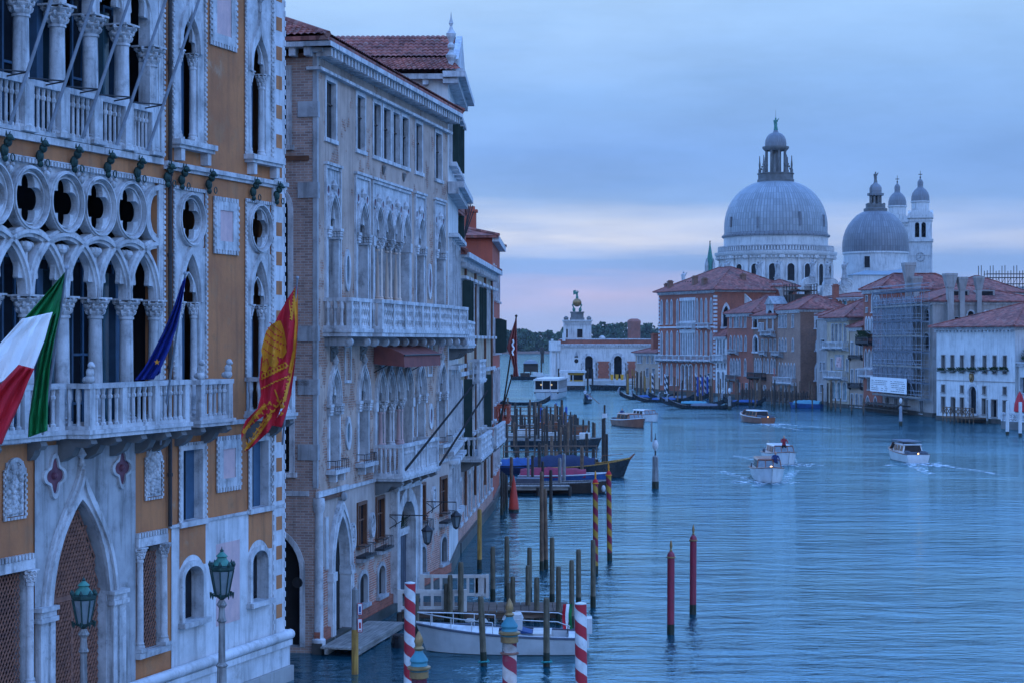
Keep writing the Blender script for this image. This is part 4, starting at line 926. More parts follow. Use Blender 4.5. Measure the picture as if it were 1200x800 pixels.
m = MB(); hip(pb, 0, LB, 0, 12, ZB+.47, 2.75, 'roof_tile', .55, tiles=True)
m = MB(); m.box(-.15, LB+.1, -.18, .3, ZB-.55, ZB-.45); m.box(-.2, LB+.1, -.25, .3, ZB, ZB+.14); m.box(-.5, LB+.1, -.62, .3, ZB+.142, ZB+.30)
for i in range(48): q = -.1+i*.4; m.prismz([(q, -.02), (q+.18, -.02), (q+.18, -.52), (q, -.52)], ZB-.13, ZB+.141)
for i in range(16): q = .1+i*.5; m.box(-.42, .02, q, q+.2, ZB-.13, ZB+.14)
m.box(-.5, .0, -.6, 12.3, ZB+.142, ZB+.30); m.build('cornice', 'marble', pb)
m = MB(); m.box(.2, LB, -.035, .01, ZB-.40, ZB-.37); m.build('cable', 'iron', pb)
for op in OPA: window(pb, op, .15, 'marble', 'glass_dark', 0, .14, .03, bars=1, bm='wood_dark')
m = MB()
for u0, u1 in ((.85, 2.62), (4.42, 6.3), (6.62, 12.28), (12.95, 14.7), (16.25, 18.2)):
    w_ = .1; m.bridge([(u0, 11.3), (u0, 15.75), (u1, 15.75), (u1, 11.3)], [(u0+w_, 11.3), (u0+w_, 15.65), (u1-w_, 15.65), (u1-w_, 11.3)], -.08, .01, False); m.box(u0-.05, u1+.05, -.13, .0, 15.76, 15.85)
    m.box(u0+w_, u1-w_, -.012, .01, 14.95, 15.65)
m.build('marble_panel', 'marble', pb)
def reveal(par, op, dep, m_='marble'):
    m = MB(); P = outline(*op[:5], hs=op[5]); P = [((op[1]+op[2])/2+(x-(op[1]+op[2])/2)*.996, z) for x, z in P]
    for p, q in zip(P, P[1:]): m.quad((p[0], -.02, p[1]), (p[0], dep, p[1]), (q[0], dep, q[1]), (q[0], -.02, q[1]))
    m.build('reveal', m_, par)
def gothic_light(op, jamb=True, cap=.36, sill_bars=False):
    sh, a, b, c, d, h = op; zs = d-h; m = MB()
    m.bridge(outline(sh, a, b, zs, d, hs=h), outline(sh, a-.16, b+.16, zs, d+.30, hs=h+.22), -.10, .01, False)
    m.bridge(outline(sh, a-.05, b+.05, zs, d+.08, hs=h+.06), outline(sh, a-.10, b+.10, zs, d+.17, hs=h+.13), -.14, -.09, False)
    m.lathe((a+b)/2, -.08, [(.03, 0), (.09, .12), (.13, .22), (.08, .30), (.02, .42)], 8, cz=d+.16)
    o = m.build('gothic_window', 'marble', pb); reveal(o, op, .51); g = MB(); fill(g, op, .52); g.build('pane', 'glass_dark' if jamb else 'void', o)
    m = MB(); trefoil(m, (a+b)/2, zs, (b-a)/2-.01, (b-a)*.92, .03, .13, 0); m.build('cusps', 'marble', o)
    if jamb:
        m = MB(); m.box(b-.015, b+.15, -.06, .5, c, zs-cap); m.box(a-.15, a+.015, -.06, .5, c, zs-cap)
        for q in (a-.06, b+.06):
            m.box(q-.15, q+.15, -.14, .45, zs-cap+.001, zs-cap+.07); m.box(q-.13, q+.13, -.11, .42, zs-cap+.072, zs-.10); m.box(q-.19, q+.19, -.17, .48, zs-.098, zs)
            for k in range(5):
                for e in (0, 1): m.ball((q-.12+k*.06, -.12, zs-cap+.12+e*.09), .05, 5)
                for e in (0, 1): m.ball((q+(.13 if q < (a+b)/2 else -.13), -.05+k*.1, zs-cap+.12+e*.09), .05, 5)
        m.build('jamb', 'marble', o)
    return o
for op in OP2[:4]: gothic_light(op)
for op in OP2[4:]: gothic_light(op, False)
for op in OP1[:4]:
    o = gothic_light(op); a, b = op[1:3]; m = MB(); m.box(a-.3, b+.3, -.34, .0, 5.66, 5.80)
    for q in (a, b-.16): m.box(q, q+.16, -.26, .0, 5.40, 5.658)
    m.build('sill', 'marble', o); m = MB(); m.path([(a-.2, -.02, 6.1), (a-.2, -.3, 6.1), (b+.2, -.3, 6.1), (b+.2, -.02, 6.1)], .014, 4)
    for k in range(8): q = a-.2+(b-a+.4)*k/7; m.tube((q, -.3, 5.8), (q, -.3, 6.1), .01, .01, 4)
    m.build('railing', 'iron', o)
for op in OP1[4:]: gothic_light(op, False)
for q, mm in ((8.11, 'marble_warm'), (9.43, 'marble_warm'), (10.75, 'marble_warm')): column(pb, q, .12, 11.38, 13.76, .15, .42, (mm, 'marble'))
for q in (6.78, 12.1): m = MB(); m.box(q-.14, q+.14, -.07, .45, 11.38, 13.4); m.box(q-.17, q+.17, -.12, .45, 13.402, 13.74); m.build('pilaster', 'marble', pb)
for q, mm in ((8.51, 'marble_pink'), (9.83, 'marble_clean'), (11.15, 'marble_pink')): column(pb, q, .12, 6.05, 7.86, .14, .42, (mm, 'marble'))
for q in (7.1, 12.55): m = MB(); m.box(q-.14, q+.14, -.07, .45, 6.05, 7.5); m.box(q-.17, q+.17, -.12, .45, 7.502, 7.84); m.build('pilaster', 'marble', pb)
m = MB()
for q, z in [(x, 14.95) for x in (1.15, 2.33, 4.78, 5.95, 7.0, 8.11, 9.43, 10.75, 11.9, 13.25, 14.35, 16.6, 17.85)]:
    m.k = 0; m.bridge([(q+.20*cos(pi*i/8), z+.2*sin(pi*i/8)) for i in range(16)], [(q+.14*cos(pi*i/8), z+.14*sin(pi*i/8)) for i in range(16)], -.06, -.01)
    m.k = 1; m.add([(q+.14*cos(pi*i/8), -.03, z+.14*sin(pi*i/8)) for i in range(16)], [tuple(range(16))])
m.build('roundel', ['marble', 'porphyry'], pb)
for u, z, h, mm in ((3.5, 12.4, 1.0, 'glass_teal'), (15.5, 12.4, 1.0, 'porphyry'), (3.6, 6.9, .7, 'glass_teal'), (15.7, 7.0, .6, 'porphyry')):
    m = MB(); an = [2*pi*i/20 for i in range(20)]; m.bridge([(u+.36*cos(a), z+(h*.5+.22)*sin(a)) for a in an], [(u+.19*cos(a), z+h*.5*sin(a)) for a in an], -.06, .0)
    o = m.build('oval_plaque', 'marble', pb); m = MB(); m.add([(u+.19*cos(a), -.02, z+h*.5*sin(a)) for a in an], [tuple(range(20))]); m.build('stone_inset', mm, o)
for a, b, c, d in ((3.15, 3.95, 8.6, 9.9), (15.1, 15.9, 8.6, 9.9)):
    m = MB(); m.bridge([(a, c), (a, d), (b, d), (b, c)], [(a+.1, c+.1), (a+.1, d-.1), (b-.1, d-.1), (b-.1, c+.1)], -.05, .0); o = m.build('blank_panel', 'marble', pb)
for i, u in enumerate((1.9, 5.5, 13.9, 17.5)): relief(pb, 'carved_crest', (u-.36, u+.36, 9.35, 9.95), -.02, 'dark_stone' if i != 3 else 'marble_pink', 20+i, 16, .2)
for i, u in enumerate((8.2, 11.2)): m = MB(); m.lathe(u, -.05, [(.02, 0), (.10, .3), (.05, .35)], 6, cz=16.05); m.build('carved_corbel', 'dark_stone', pb)
# long upper balcony and lower central one
zc = 10.42
balcony(pb, .75, 3.35, zc, 11.42, .92, [.9, 1.9, 3.2], 4, 'marble', False, .075, slab=.26)
balcony(pb, 3.9, 14.9, zc, 11.42, 1.12, [4.05, 5.6, 7.2, 8.5, 9.8, 11.1, 12.6, 14.75], 4, 'marble', False, .075, slab=.26)
balcony(pb, 15.4, 18.7, zc, 11.42, .92, [15.55, 17.0, 18.55], 4, 'marble', False, .075, slab=.26)
for q in (1.0, 3.1, 4.2, 5.6, 7.0, 8.4, 9.8, 11.2, 12.6, 14.4, 15.7, 17.0, 18.4):
    m = MB(); m.lathe(0, 0, [(.02, -.16), (.15, -.1), (.17, 0), (.15, .1), (.02, .16)], 10); m.v = [(q+z, -.78+x, 9.98+y) for x, y, z in m.v]; m.box(q-.12, q+.12, -.8, .0, 9.86, 10.155); m.build('corbel', 'marble_grey', pb, True)
balcony(pb, 6.95, 12.75, 5.2, 6.32, 1.05, [7.1, 9.0, 10.85, 12.6], 5, 'marble', True, .055, [7.2, 8.5, 9.8, 11.1, 12.4], 'dark_stone', .5)
# awning
m = MB(); n = 26; prof = [(-.02, 9.9), (-.55, 9.80), (-1.12, 9.55), (-1.14, 9.10)]
vs = [(6.95+5.7*i/n, y, z-.03*(i % 2)*(j == 3)) for j, (y, z) in enumerate(prof) for i in range(n+1)]
m.add(vs, [(j*(n+1)+i, j*(n+1)+i+1, (j+1)*(n+1)+i+1, (j+1)*(n+1)+i) for j in range(3) for i in range(n)])
for s_ in (6.95, 12.65): m.add([(s_, y, z) for y, z in prof]+[(s_, -.02, 9.2)], [(0, 1, 2, 3, 4)])
aw = m.build('awning', 'awning_cloth', pb); m = MB(); m.tube((6.9, -1.16, 9.52), (12.7, -1.16, 9.52), .03, .03, 6)
for s_ in (6.98, 12.62): m.tube((s_, -.02, 8.9), (s_, -1.14, 9.5), .02, .02, 5)
m.build('awning_arm', 'iron', aw)
m = MB(); m.box(-.1, 3.4, -.10, .0, 5.0, 5.18); m.box(3.4, LB, -.09, .0, 5.0, 5.12); m.build('string_course', 'marble', pb)
m = MB(); m.box(.2, 2.9, -.12, -.08, 4.86, 4.98); m.build('timber_tie', 'wood_brown', pb)
m = MB(); m.lathe(.05, -.06, [(.22, 0), (.22, .25), (.15, .3), (.14, 2.2), (.13, 4.3), (.18, 4.4), (.2, 4.6), (.18, 4.78)], 14, cz=.2); m.build('corner_column', 'marble', pb, True)
# great door on the canal
m = MB(); m.bridge(outline('gothic', 1.55, 3.35, .25, 4.2, hs=1.75), outline('gothic', 1.2, 3.7, .25, 4.75, hs=2.15), -.17, -.02, False); m.bridge(outline('gothic', 1.40, 3.5, .25, 4.42, hs=1.9), outline('gothic', 1.3, 3.6, .25, 4.58, hs=2.03), -.22, -.165, False)
dr = m.build('water_door', 'marble', pb)
m = MB(); m.box(3.33, 3.75, -.20, .45, .25, 2.15); m.box(3.29, 3.8, -.24, .45, 2.152, 2.26); m.box(3.31, 3.78, -.22, .45, 2.262, 2.44); m.build('jamb', 'marble', dr); m = MB(); m.box(1.15, 1.57, -.20, .45, .25, 2.15); m.box(1.1, 1.6, -.24, .45, 2.152, 2.44)
m.build('jamb', 'marble', dr); reveal(dr, DOOR, .46); m = MB(); fill(m, DOOR, .2); m.build('pane', 'void', dr); m = MB(); m.box(1.6, 2.3, .13, .18, .25, 3.0); m.build('door_leaf', 'wood_dark', dr)  # no glass here: near-black sheet paints the doorway's dark interior
for (a, b), op in zip(gr, OPG):
    o = window(pb, op, .12, 'wood_brown', 'glass_dark', -.03, .07, .06, bars=1); m = MB(); m.box(a-.22, b+.22, -.40, -.03, 2.52, 2.60)
    for k in range(7): q = a-.18+(b-a+.36)*k/6; m.tube((q, -.36, 2.6), (q, -.36, 2.95), .012, .012, 4)
    m.path([(a-.2, -.03, 2.95), (a-.2, -.36, 2.95), (b+.2, -.36, 2.95), (b+.2, -.03, 2.95)], .016, 4); m.build('window_basket', 'iron', o)
    m = MB(); m.box(a-.25, b+.25, -.3, -.03, 2.38, 2.515); m.build('sill', 'marble_grey', o)
for op in OPL: window(pb, op, .14, 'marble_grey', 'void', -.03, .10, .06)
m = MB(); m.bridge(outline('round', 10., 12.4, .35, 4.0, hs=1.15), outline('round', 9.5, 12.9, .35, 4.45, hs=1.6), -.22, -.02, False); m.box(9.3, 13.1, -.42, .0, 4.62, 4.8); m.box(9.4, 13.0, -.30, .0, 4.46, 4.618)
for q in (9.42, 12.98): m.box(q-.17, q+.17, -.30, .0, .35, 4.458)
for q in (11.2,): m.box(q-.16, q+.16, -.3, -.03, 3.95, 4.455)
pr = m.build('portal', 'marble', pb); reveal(pr, POR, .45); m = MB(); fill(m, POR, .24); m.build('pane', 'void', pr)  # near-black sheet in the arch paints its unlit interior
m = MB(); m.box(9.98, 12.42, .02, .3, 2.75, 2.9); m.box(9.98, 12.42, .05, .22, 2.62, 2.748); m.build('lintel', 'marble', pr); m = MB(); m.box(10.0, 12.4, .17, .22, .35, 2.62)
for i in range(8): m.box(10.1+i*.3, 10.13+i*.3, .15, .175, .4, 2.6)
m.build('door_leaf', 'cover_grey', pr)
m = MB(); q = random.Random(4)
for i in range(120): c = (10.3+q.random()*1.9, .03+q.random()*.15, 2.9+q.random()*.35); s_ = q.uniform(.05, .1); m.quad((c[0]-s_, c[1], c[2]), (c[0], c[1]-s_, c[2]+s_), (c[0]+s_, c[1], c[2]), (c[0], c[1]+s_, c[2]-s_))
m.build('plants', 'leaf', pr)
for i, (u, z, r_) in enumerate(((3.95, 3.35, .32), (6.5, 3.5, .3), (16.0, 3.7, .3))):
    m = MB(); an = [2*pi*k/20 for k in range(20)]; m.bridge([(u+r_*cos(a), z+1.5*r_*sin(a)) for a in an], [(u+r_*.7*cos(a), z+1.2*r_*sin(a)) for a in an], -.13, -.03); o = m.build('oval_medallion', 'marble', pb); relief(o, 'carving', (u-r_*.6, u+r_*.6, z-r_, z+r_), -.05, 'marble', 30+i, 14, .16)
m = MB(); m.box(.75, 1.05, -.10, -.02, 2.6, 4.3); m.build('carved_slab', 'marble', pb); m = MB(); m.ball((2.45, -.2, 4.84), .12, 8, 1.3); m.build('mask', 'marble_grey', pb, True)
# wall lanterns on long iron brackets
def wall_lantern(par, u, z, out, ul):
    m = MB(); m.tube((u, -.03, z), (u, -out, z), .022, .022, 6); m.tube((u, -.03, z-.5), (u, -out*.55, z-.02), .018, .018, 6); m.path([(u, -.03-.2*k/8-.15*sin(k*pi/8), z-.05-.4*k/8) for k in range(9)], .015, 5)
    m.tube((u, -out, z), (u, -out, z-.32), .012, .012, 5); b_ = m.build('lantern_bracket', 'iron', par)
    m = MB(); zb = z-1.0; y = -out; S_ = .68; m.T = lambda a, b, c: (u+(a-u)*S_, y+(b-y)*S_, zb+(c-zb)*S_)
    m.lathe(u, y, [(.02, 1.0), (.12, .9), (.34, .72), (.36, .66), (.30, .65)], 6, cz=zb); m.lathe(u, y, [(.30, .66), (.31, .62)], 6, cz=zb); m.lathe(u, y, [(.05, -.12), (.17, -.02), (.19, .0), (.19, .03)], 6, cz=zb)
    for k in range(6): a = k*pi/3; m.tube((u+.18*cos(a), y+.18*sin(a), zb+.02), (u+.30*cos(a), y+.30*sin(a), zb+.65), .018, .018, 4)
    l_ = m.build('lantern', 'iron', b_); T_ = m.T; m = MB(); m.T = T_; m.lathe(u, y, [(.17, .03), (.28, .64)], 6, cz=zb); m.build('glass', 'lamp_glass', b_)
wall_lantern(pb, 9.1, 3.62, 1.47, 0); wall_lantern(pb, 14.9, 3.62, 1.25, 0)
for u, z0, o_, dz, du in ((7.6, 5.25, 3.3, 3.2, 1.0), (13.2, 5.1, 2.7, 3.0, .9)):
    m = MB(); m.tube((u, -.9, z0), (u+du, -o_, z0+dz), .05, .035, 7); s_ = m.build('flagstaff', 'iron', pb, True)
m = MB(); m.box(-.1, 1.2, -.14, .05, .35, .7); m.box(3.7, 9.3, -.14, .05, .35, .7); m.box(13.1, LB, -.14, .05, .35, .7); m.build('red_plinth', 'brick_red', pb); m = MB(); m.box(-.2, LB, -.22, .1, -1, .35); m.build('wet_plinth', 'wet_stone', pb)
m = MB(); m.lathe(0, 0, [(.16, 0), (.18, .1), (.1, .3)], 10); m.v = [(-.3, .55+x, 2.3+y) for x, y, z in m.v]; m.build('dark_disc', 'iron', pb)

# baroque palace, seen almost edge on
Cf = Fac((525, 78.2), vp=640)
pc = thing('baroque_palace', 'pale baroque palace with pedimented attic and stone pinnacle, seen nearly edge on', 'palace', Cf.loc, Cf.rz)
LC = 9.; rows = [(2.4, 4.6), (6.0, 8.6), (11.2, 14.2), (17.6, 19.6)]
opc = [('rect', u-.5, u+.5, a, b) for a, b in rows for u in (1.4, 3.5, 5.6, 7.7)]
m = MB(); wall_grid(m, 0, LC, 0, 21.0, opc, 0, .3); m.quad((0, 0, 0), (0, 14.5, 0), (0, 14.5, 21.2), (0, 0, 21.2)); m.quad((LC, 0, 0), (LC, 12, 0), (LC, 12, 21), (LC, 0, 21)); m.quad((0, 12, 0), (LC, 12, 0), (LC, 12, 21), (0, 12, 21)); m.build('wall', 'white_render', pc)
for op in opc: window(pc, op, .2, 'marble', 'glass_dark', 0, .26, .14, hood=True)
for u in (1.4, 5.6):
    for a, b in rows[3:]:
        for s_ in (-.62, .62): m = MB(); m.box(u+s_-.03, u+s_+.03, -.42, -.16, a, b); m.build('shutter', 'shutter_green', pc)
m = MB(); m.box(-.1, LC+.2, -.45, .0, 16.2, 16.45); m.box(-.1, LC+.3, -.7, .0, 16.452, 16.7); m.box(-.1, LC+.2, -.3, .0, 10.2, 10.5); m.box(-.1, LC+.1, -.25, .0, 5.2, 5.4)
m.box(-.35, LC+.3, -.45, .2, 20.8, 21.05); m.box(-.45, LC+.4, -.75, .2, 21.052, 21.3); m.box(-.35, 0, -.4, 12, 20.98, 21.2)
for i in range(9): q = .8+i*1.25; m.box(-.28, 0, q, q+.25, 20.75, 20.978)
m.build('cornice', 'marble', pc)
balcony(pc, .6, 8.6, 9.9, 10.9, .8, [.8, 3., 5.4, 8.4], 3, 'marble', False, .07, [1, 3, 5.5, 8])
m = MB(); tile_roof(m, (-.5, -.6, 21.3), (-.5, 14.5, 21.3), (2.0, 14.5, 22.2), (2.0, 0, 22.2)); tile_roof(m, (LC+.5, -.6, 21.3), (LC+.5, 12.5, 21.3), (LC-2, 11, 22.3), (LC-2, 0, 22.3)); m.quad((2., 0, 22.3), (LC-2, 0, 22.3), (LC-2, 11, 22.3), (2., 11, 22.3)); m.build('roof', 'roof_tile', pc)
m = MB(); tile_roof(m, (1.9, -.1, 22.22), (1.9, 14.4, 22.22), (4.5, 14.4, 23.55), (4.5, -.1, 23.55)); tile_roof(m, (7.1, -.1, 22.22), (7.1, 14.4, 22.22), (4.5, 14.4, 23.55), (4.5, -.1, 23.55)); m.build('attic_roof', 'roof_tile', pc)
m = MB(); m.prism([(.9, 21.6), (8.1, 21.6), (8.1, 22.0), (4.5, 23.55), (.9, 22.0)], -.4, -.12); m.prism([(.8, 21.32), (8.2, 21.32), (8.2, 21.58), (.8, 21.58)], -.6, .1); m.build('pediment', 'marble', pc)
m = MB(); m.box(.38, .82, -.32, .12, 21.3, 21.55); m.T = lambda a, b, c: (.6+(a-.6)*.62, -.1+(b+.1)*.62, 21.5+(c-22.0)*.80); m.lathe(.6, -.1, [(.28, 0), (.3, .12), (.16, .25), (.2, .45), (.34, .62), (.38, .75), (.2, .9), (.12, 1.05), (.24, 1.15), (.24, 1.3), (.12, 1.42), (.30, 1.75), (.34, 1.9), (.16, 2.1), (.08, 2.3), (.16, 2.45), (.05, 2.75), (.01, 3.05)], 12, cz=22.0); m.build('pinnacle', 'marble', pc)
m = MB(); m.box(-.1, LC, -.1, .1, -1, .6); m.build('plinth', 'wet_stone', pc)

# row of lower houses beyond
Df = Fac((536, 88.0), (577, 112.)); LD = Df.L
pd = thing('balcony_palace', 'low peach rendered palace with dark green shutters, brown drainpipes and peeling brick base', 'palace', Df.loc, Df.rz)
us = [LD*(i+.5)/9 for i in range(9)]
opd = [('rect', u-.55, u+.55, 10.3, 12.8) for u in us]+[('gothic', u-.5, u+.5, 5.4, 7.9, .9) for u in us]+[('rect', u-.5, u+.5, 1.3, 3.3) for u in us]
m = MB(); wall_grid(m, 0, LD, 3.9, 13.9, opd[:18], 0, .35); m.quad((0, 0, 0), (0, 11, 0), (0, 11, 13.9), (0, 0, 13.9)); m.quad((LD, 0, 0), (LD, 11, 0), (LD, 11, 13.9), (LD, 0, 13.9)); m.quad((0, 11, 0), (LD, 11, 0), (LD, 11, 13.9), (0, 11, 13.9)); m.build('wall', 'cream_render', pd)
m = MB(); wall_grid(m, 0, LD, 0, 3.9, opd[18:], -.02, .35); m.build('ground_storey_wall', 'stucco_low', pd)
for i, op in enumerate(opd): window(pd, op, .17, 'marble', 'glass_dark', 0, .3, .13 if i < 18 else .05, hood=i < 9)
for i, e in ((0, .6), (1, .4), (4, .3), (5, .28)): 
    for s_ in (-.68, .68): m = MB(); m.box(us[i]+s_-.04, us[i]+s_+.04, -e, -.18, 10.2, 12.9); m.build('shutter', 'shutter_green', pd)
for i in (0, 5): m = MB(); m.box(us[i]+.6, us[i]+.7, -.55, -.14, 4.3, 8.2); m.build('shutter', 'shutter_green', pd)
for u in (3.1, 9.2, 16.2, 21.5): m = MB(); m.tube((u, -.14, 2), (u, -.14, 13.8), .07, .07, 7); m.build('drainpipe', 'wood_brown', pd)
m = MB(); m.box(-.2, LD+.2, -.32, .0, 13.75, 13.95); m.box(-.3, LD+.3, -.60, .0, 13.952, 14.2); m.box(0, LD, -.2, .0, 8.35, 8.55)
for i in range(40): q = i*LD/40; m.box(q, q+.18, -.42, .0, 13.55, 13.748)
m.build('cornice', 'marble', pd)
balcony(pd, 1.5, 9.5, 4.4, 5.4, 1.0, [1.7, 4, 6.5, 9.3], 3, 'marble', False, .07, [2, 4, 6.5, 9]); balcony(pd, 12.5, 20.5, 4.4, 5.4, 1.0, [12.7, 15, 17.5, 20.3], 3, 'marble', False, .07, [13, 15, 17.5, 20]); balcony(pd, 4.5, 9.0, 8.1, 9.1, .7, [4.7, 6.8, 8.8], 3, 'marble', False, .07)
hip(pd, 0, LD, 0, 11, 14.22, 2.9, 'roof_tile', .5)
m = MB(); m.box(0, LD, -.2, .1, -1, .5); m.build('plinth', 'wet_stone', pd)
m = MB(); m.box(.6, 3.8, .4, 3.4, 14.25, 16.25); m.build('dormer', 'beige_render', pd); hip(pd, .6, 3.8, .4, 3.4, 16.27, 1.0, 'roof_tile', .45, style='gable_y', name='dormer_roof')
m = MB(); m.box(1.3, 2.2, .33, .42, 14.6, 16.0); m.box(2.6, 2.75, -.1, .36, 14.5, 16.1); m.build('dormer_shutter', 'shutter_green', pd)
for i, (u, z) in enumerate(((5.2, 16.4), (9, 16.0), (14, 16.2))): chimney(pd, u, 1.2, 14.2, z, .8, 'cone' if i == 0 else 'block', 'marble_grey' if i == 0 else 'brick_red')
m = MB()
for k in range(4): m.tube((6+k*.4, .4, 14.6), (6.2+k*.5, -.3+.1*k, 16.6+.3*k), .03, .03, 5)
m.build('roof_aerial', 'iron', pd)
tw = thing('stucco_tower_house', 'plain beige tower house with a jutting eave rising behind the dormer roof', 'house', (X(536, 92)-1.2, 92.5, 0), Df.rz)
m = MB(); z1 = Z(205, 95); m.box(0, 5.2, .3, 6, 0, z1); m.build('wall', 'beige_render', tw); hip(tw, 0, 5.2, .3, 6, z1+.02, .9, 'roof_tile', .5)
m = MB(); m.box(4.6, 5.4, -.7, .3, z1-1.1, z1-.5); m.box(4.6, 5.5, -1.1, .3, z1-.5, z1-.12); m.build('cornice', 'marble', tw)
Ef = Fac((577, 112.3), (585.6, 125.)); LE = Ef.L
pe = thing('red_house', 'bright red rendered house at the turn of the palazzo bank', 'house', Ef.loc, Ef.rz)
ue = [LE*(i+.5)/4 for i in range(4)]; ope = [('rect', u-.5, u+.5, z, z+2) for z in (2., 6.2, 9.3, 12.6) for u in ue]
m = MB(); wall_grid(m, 0, LE, 0, 16.2, ope, 0, .3); m.quad((0, 0, 0), (0, 10, 0), (0, 10, 16.2), (0, 0, 16.2)); m.quad((LE, 0, 0), (LE, 10, 0), (LE, 10, 16.2), (LE, 0, 16.2)); m.quad((0, 10, 0), (LE, 10, 0), (LE, 10, 16.2), (0, 10, 16.2)); m.build('wall', 'red_render', pe)
for op in ope: window(pe, op, .15, 'marble', 'glass_dark', 0, .26, .07)
for u in ue: m = MB(); m.box(u+.55, u+.6, -.5, -.1, 9.3, 11.4); m.build('shutter', 'shutter_green', pe)
m = MB(); m.box(-.2, LE+.2, -.4, 0, 16.0, 16.35); m.build('cornice', 'marble', pe); hip(pe, 0, LE, 0, 10, 16.37, 1.4, 'roof_tile', .4); chimney(pe, 2.5, 1.5, 16.3, 18.2, .8, 'block', 'red_render')
balcony(pe, 3, 7, 5.1, 6.0, .9, [3.2, 5, 6.8], 2.5, 'red_render', False, .07)
m = MB(); q = random.Random(8)
for k in range(2):
    m.k = k
    for i in range(160 if k == 0 else 60): c = (3+4*q.random(), -.95+.3*q.random(), 6.0+q.random()*.6); s_ = q.uniform(.08, .16); m.quad((c[0]-s_, c[1], c[2]), (c[0], c[1]-s_, c[2]+s_), (c[0]+s_, c[1], c[2]), (c[0], c[1]+s_, c[2]-s_))
m.build('geraniums', ['leaf', 'blossom'], pe)
m = MB(); m.box(0, LE, -.15, .1, -1, .5); m.build('plinth', 'wet_stone', pe)
f4 = thing('flag', 'faded red flag on a staff leaning over the water beside the red house', 'flag')
staff(f4, (586, 500), (605, 371), 108, 106., .05, m_='wood_dark'); staff(f4, (577, 522), (600, 440), 106, 104., .05, 'spare_staff', 'wood_dark')
cloth('cloth', ['flag_faded'], [(0, 106.1, [(603.5, 376, 605.5, 373), (599, 390, 605.5, 392), (594, 407, 606, 410), (599, 420, 606, 424), (602, 432, 607, 436), (601, 441, 608, 440)])], 106, f4, .12, 3)
m = MB(); D = 105.8; pts = [(600.5, 398), (602, 400), (600, 404), (602.5, 408), (600, 412), (601.5, 416)]
for a, b in zip(pts, pts[1:]): m.tube((X(a[0], D), D, Z(a[1], D)), (X(b[0], D), D, Z(b[1], D)), .05, .05, 5)
m.build('emblem', 'flag_white', f4)
# ---------------------------------------------------------------- the far bank: houses, church, customs house
def house(name, label, A_, B_, depth, ytop, wallm, wins, roof=('hip', 2.2, 'roof_far', .6), side=(), zb=0, fm='marble', cat='palace', eave=True, sidem=None, base='wet_stone', ztop=None, dep=.35):
    f_ = Fac(A_, B_); h = ztop or f_.z(A_[0], ytop); L = f_.L; t_ = thing(name, label, cat, f_.loc, f_.rz)
    ops = []
    for w_ in wins:
        sh, pxs, wp, y0, y1 = w_[:5]; o_ = w_[5] if len(w_) > 5 else {}
        zt, zbm = f_.z(pxs[0], y0), f_.z(pxs[0], y1)
        for p in pxs:
            a, b = f_.u(p-wp/2), f_.u(p+wp/2)
            op = (sh, a, b, max(zbm, .3), zt) if sh in ('rect', 'round') else (sh, a, b, max(zbm, .3), zt, min((b-a)*1.1, (zt-zbm)*.5))
            ops.append((op, o_))
    m = MB(); wall_grid(m, 0, L, zb, h, [o[0] for o in ops], 0, dep); o = m.build('wall', wallm, t_)
    m = MB(); so_ = [s[0] for s in side]; m.T = lambda u, y, z: (L-y, u, z); wall_grid(m, 0, depth, zb, h, so_, 0, dep); m.T = None
    m.quad((0, 0, zb), (0, depth, zb), (0, depth, h), (0, 0, h)); m.quad((0, depth, zb), (L, depth, zb), (L, depth, h), (0, depth, h)); m.build('side_wall', sidem or wallm, t_)
    for op, o_ in ops: window(t_, op, o_.get('fw', .11), o_.get('fm', fm), o_.get('pm', 'glass_dark'), 0, dep*.9, o_.get('proud', .07), hood=o_.get('hood', False))
    for op, o_ in side: window(t_, op, o_.get('fw', .2), fm, o_.get('pm', 'glass_dark'), 0, dep*.9, .08, T=lambda u, y, z: (L-y, u, z))
    if eave:
        m = MB(); m.box(-.12, L+.12, -.22, depth, h-.32, h-.12); m.box(-.25, L+.25, -.38, depth, h-.118, h+.02)
        for i in range(int(L/.7)): q = i*L/int(L/.7); m.box(q, q+.25, -.30, .0, h-.52, h-.322)
        m.build('cornice', fm, t_)
    if roof: hip(t_, 0, L, 0, depth, h+.18, roof[1], roof[2], roof[3], style=roof[0])
    if base: m = MB(); m.box(-.05, L+.05, -.12, depth, zb-1, zb+.55); m.build('plinth', base, t_)
    return t_, f_
def fbal(t_, f_, p0, p1, y0, y1, out=.8, m_='marble', iron=False):
    u0, u1 = f_.u(p0), f_.u(p1); z0, z1 = f_.z(p0, y1), f_.z(p0, y0); n = max(1, int((u1-u0)/2.2)); pe_ = [u0+.1+(u1-u0-.2)*i/n for i in range(n+1)]
    return balcony(t_, u0, u1, z0, z1, out, pe_, 3.2, m_, True, .05, pe_, m_, .35)
W = dict
g, gf = house('red_palace', 'big brick red gothic palace with three rows of white tracery windows', (772, 365), (838, 345), 17, 343.5, 'brick_red', [
    ('gothic', [775.5, 782, 787, 794, 799, 801.8, 804.6, 807.4, 810.2, 813, 817, 822, 827.5, 833.5], 1.9, 352.5, 380, W(fw=.14, fm='marble_clean')),
    ('gothic', [775.5, 782, 787, 794, 799, 801.8, 804.6, 807.4, 810.2, 813, 817, 822, 827.5, 833.5], 1.9, 389, 415, W(fw=.14, fm='marble_clean')),
    ('gothic', [775.5, 782, 787, 794, 816, 822, 827.5, 833.5], 2.0, 426, 450, W(fw=.14, fm='marble_clean')),
    ('round', [800.2, 804.8, 809.4], 3.3, 427, 455, W(fw=.25, pm='wood_boat'))],
    ('hip', 4.6, 'roof_far', .9), side=[(('gothic', 1.7, 3.0, 12.7, 16.6, 1.7), W(fw=.4))])
L = gf.L
m = MB()
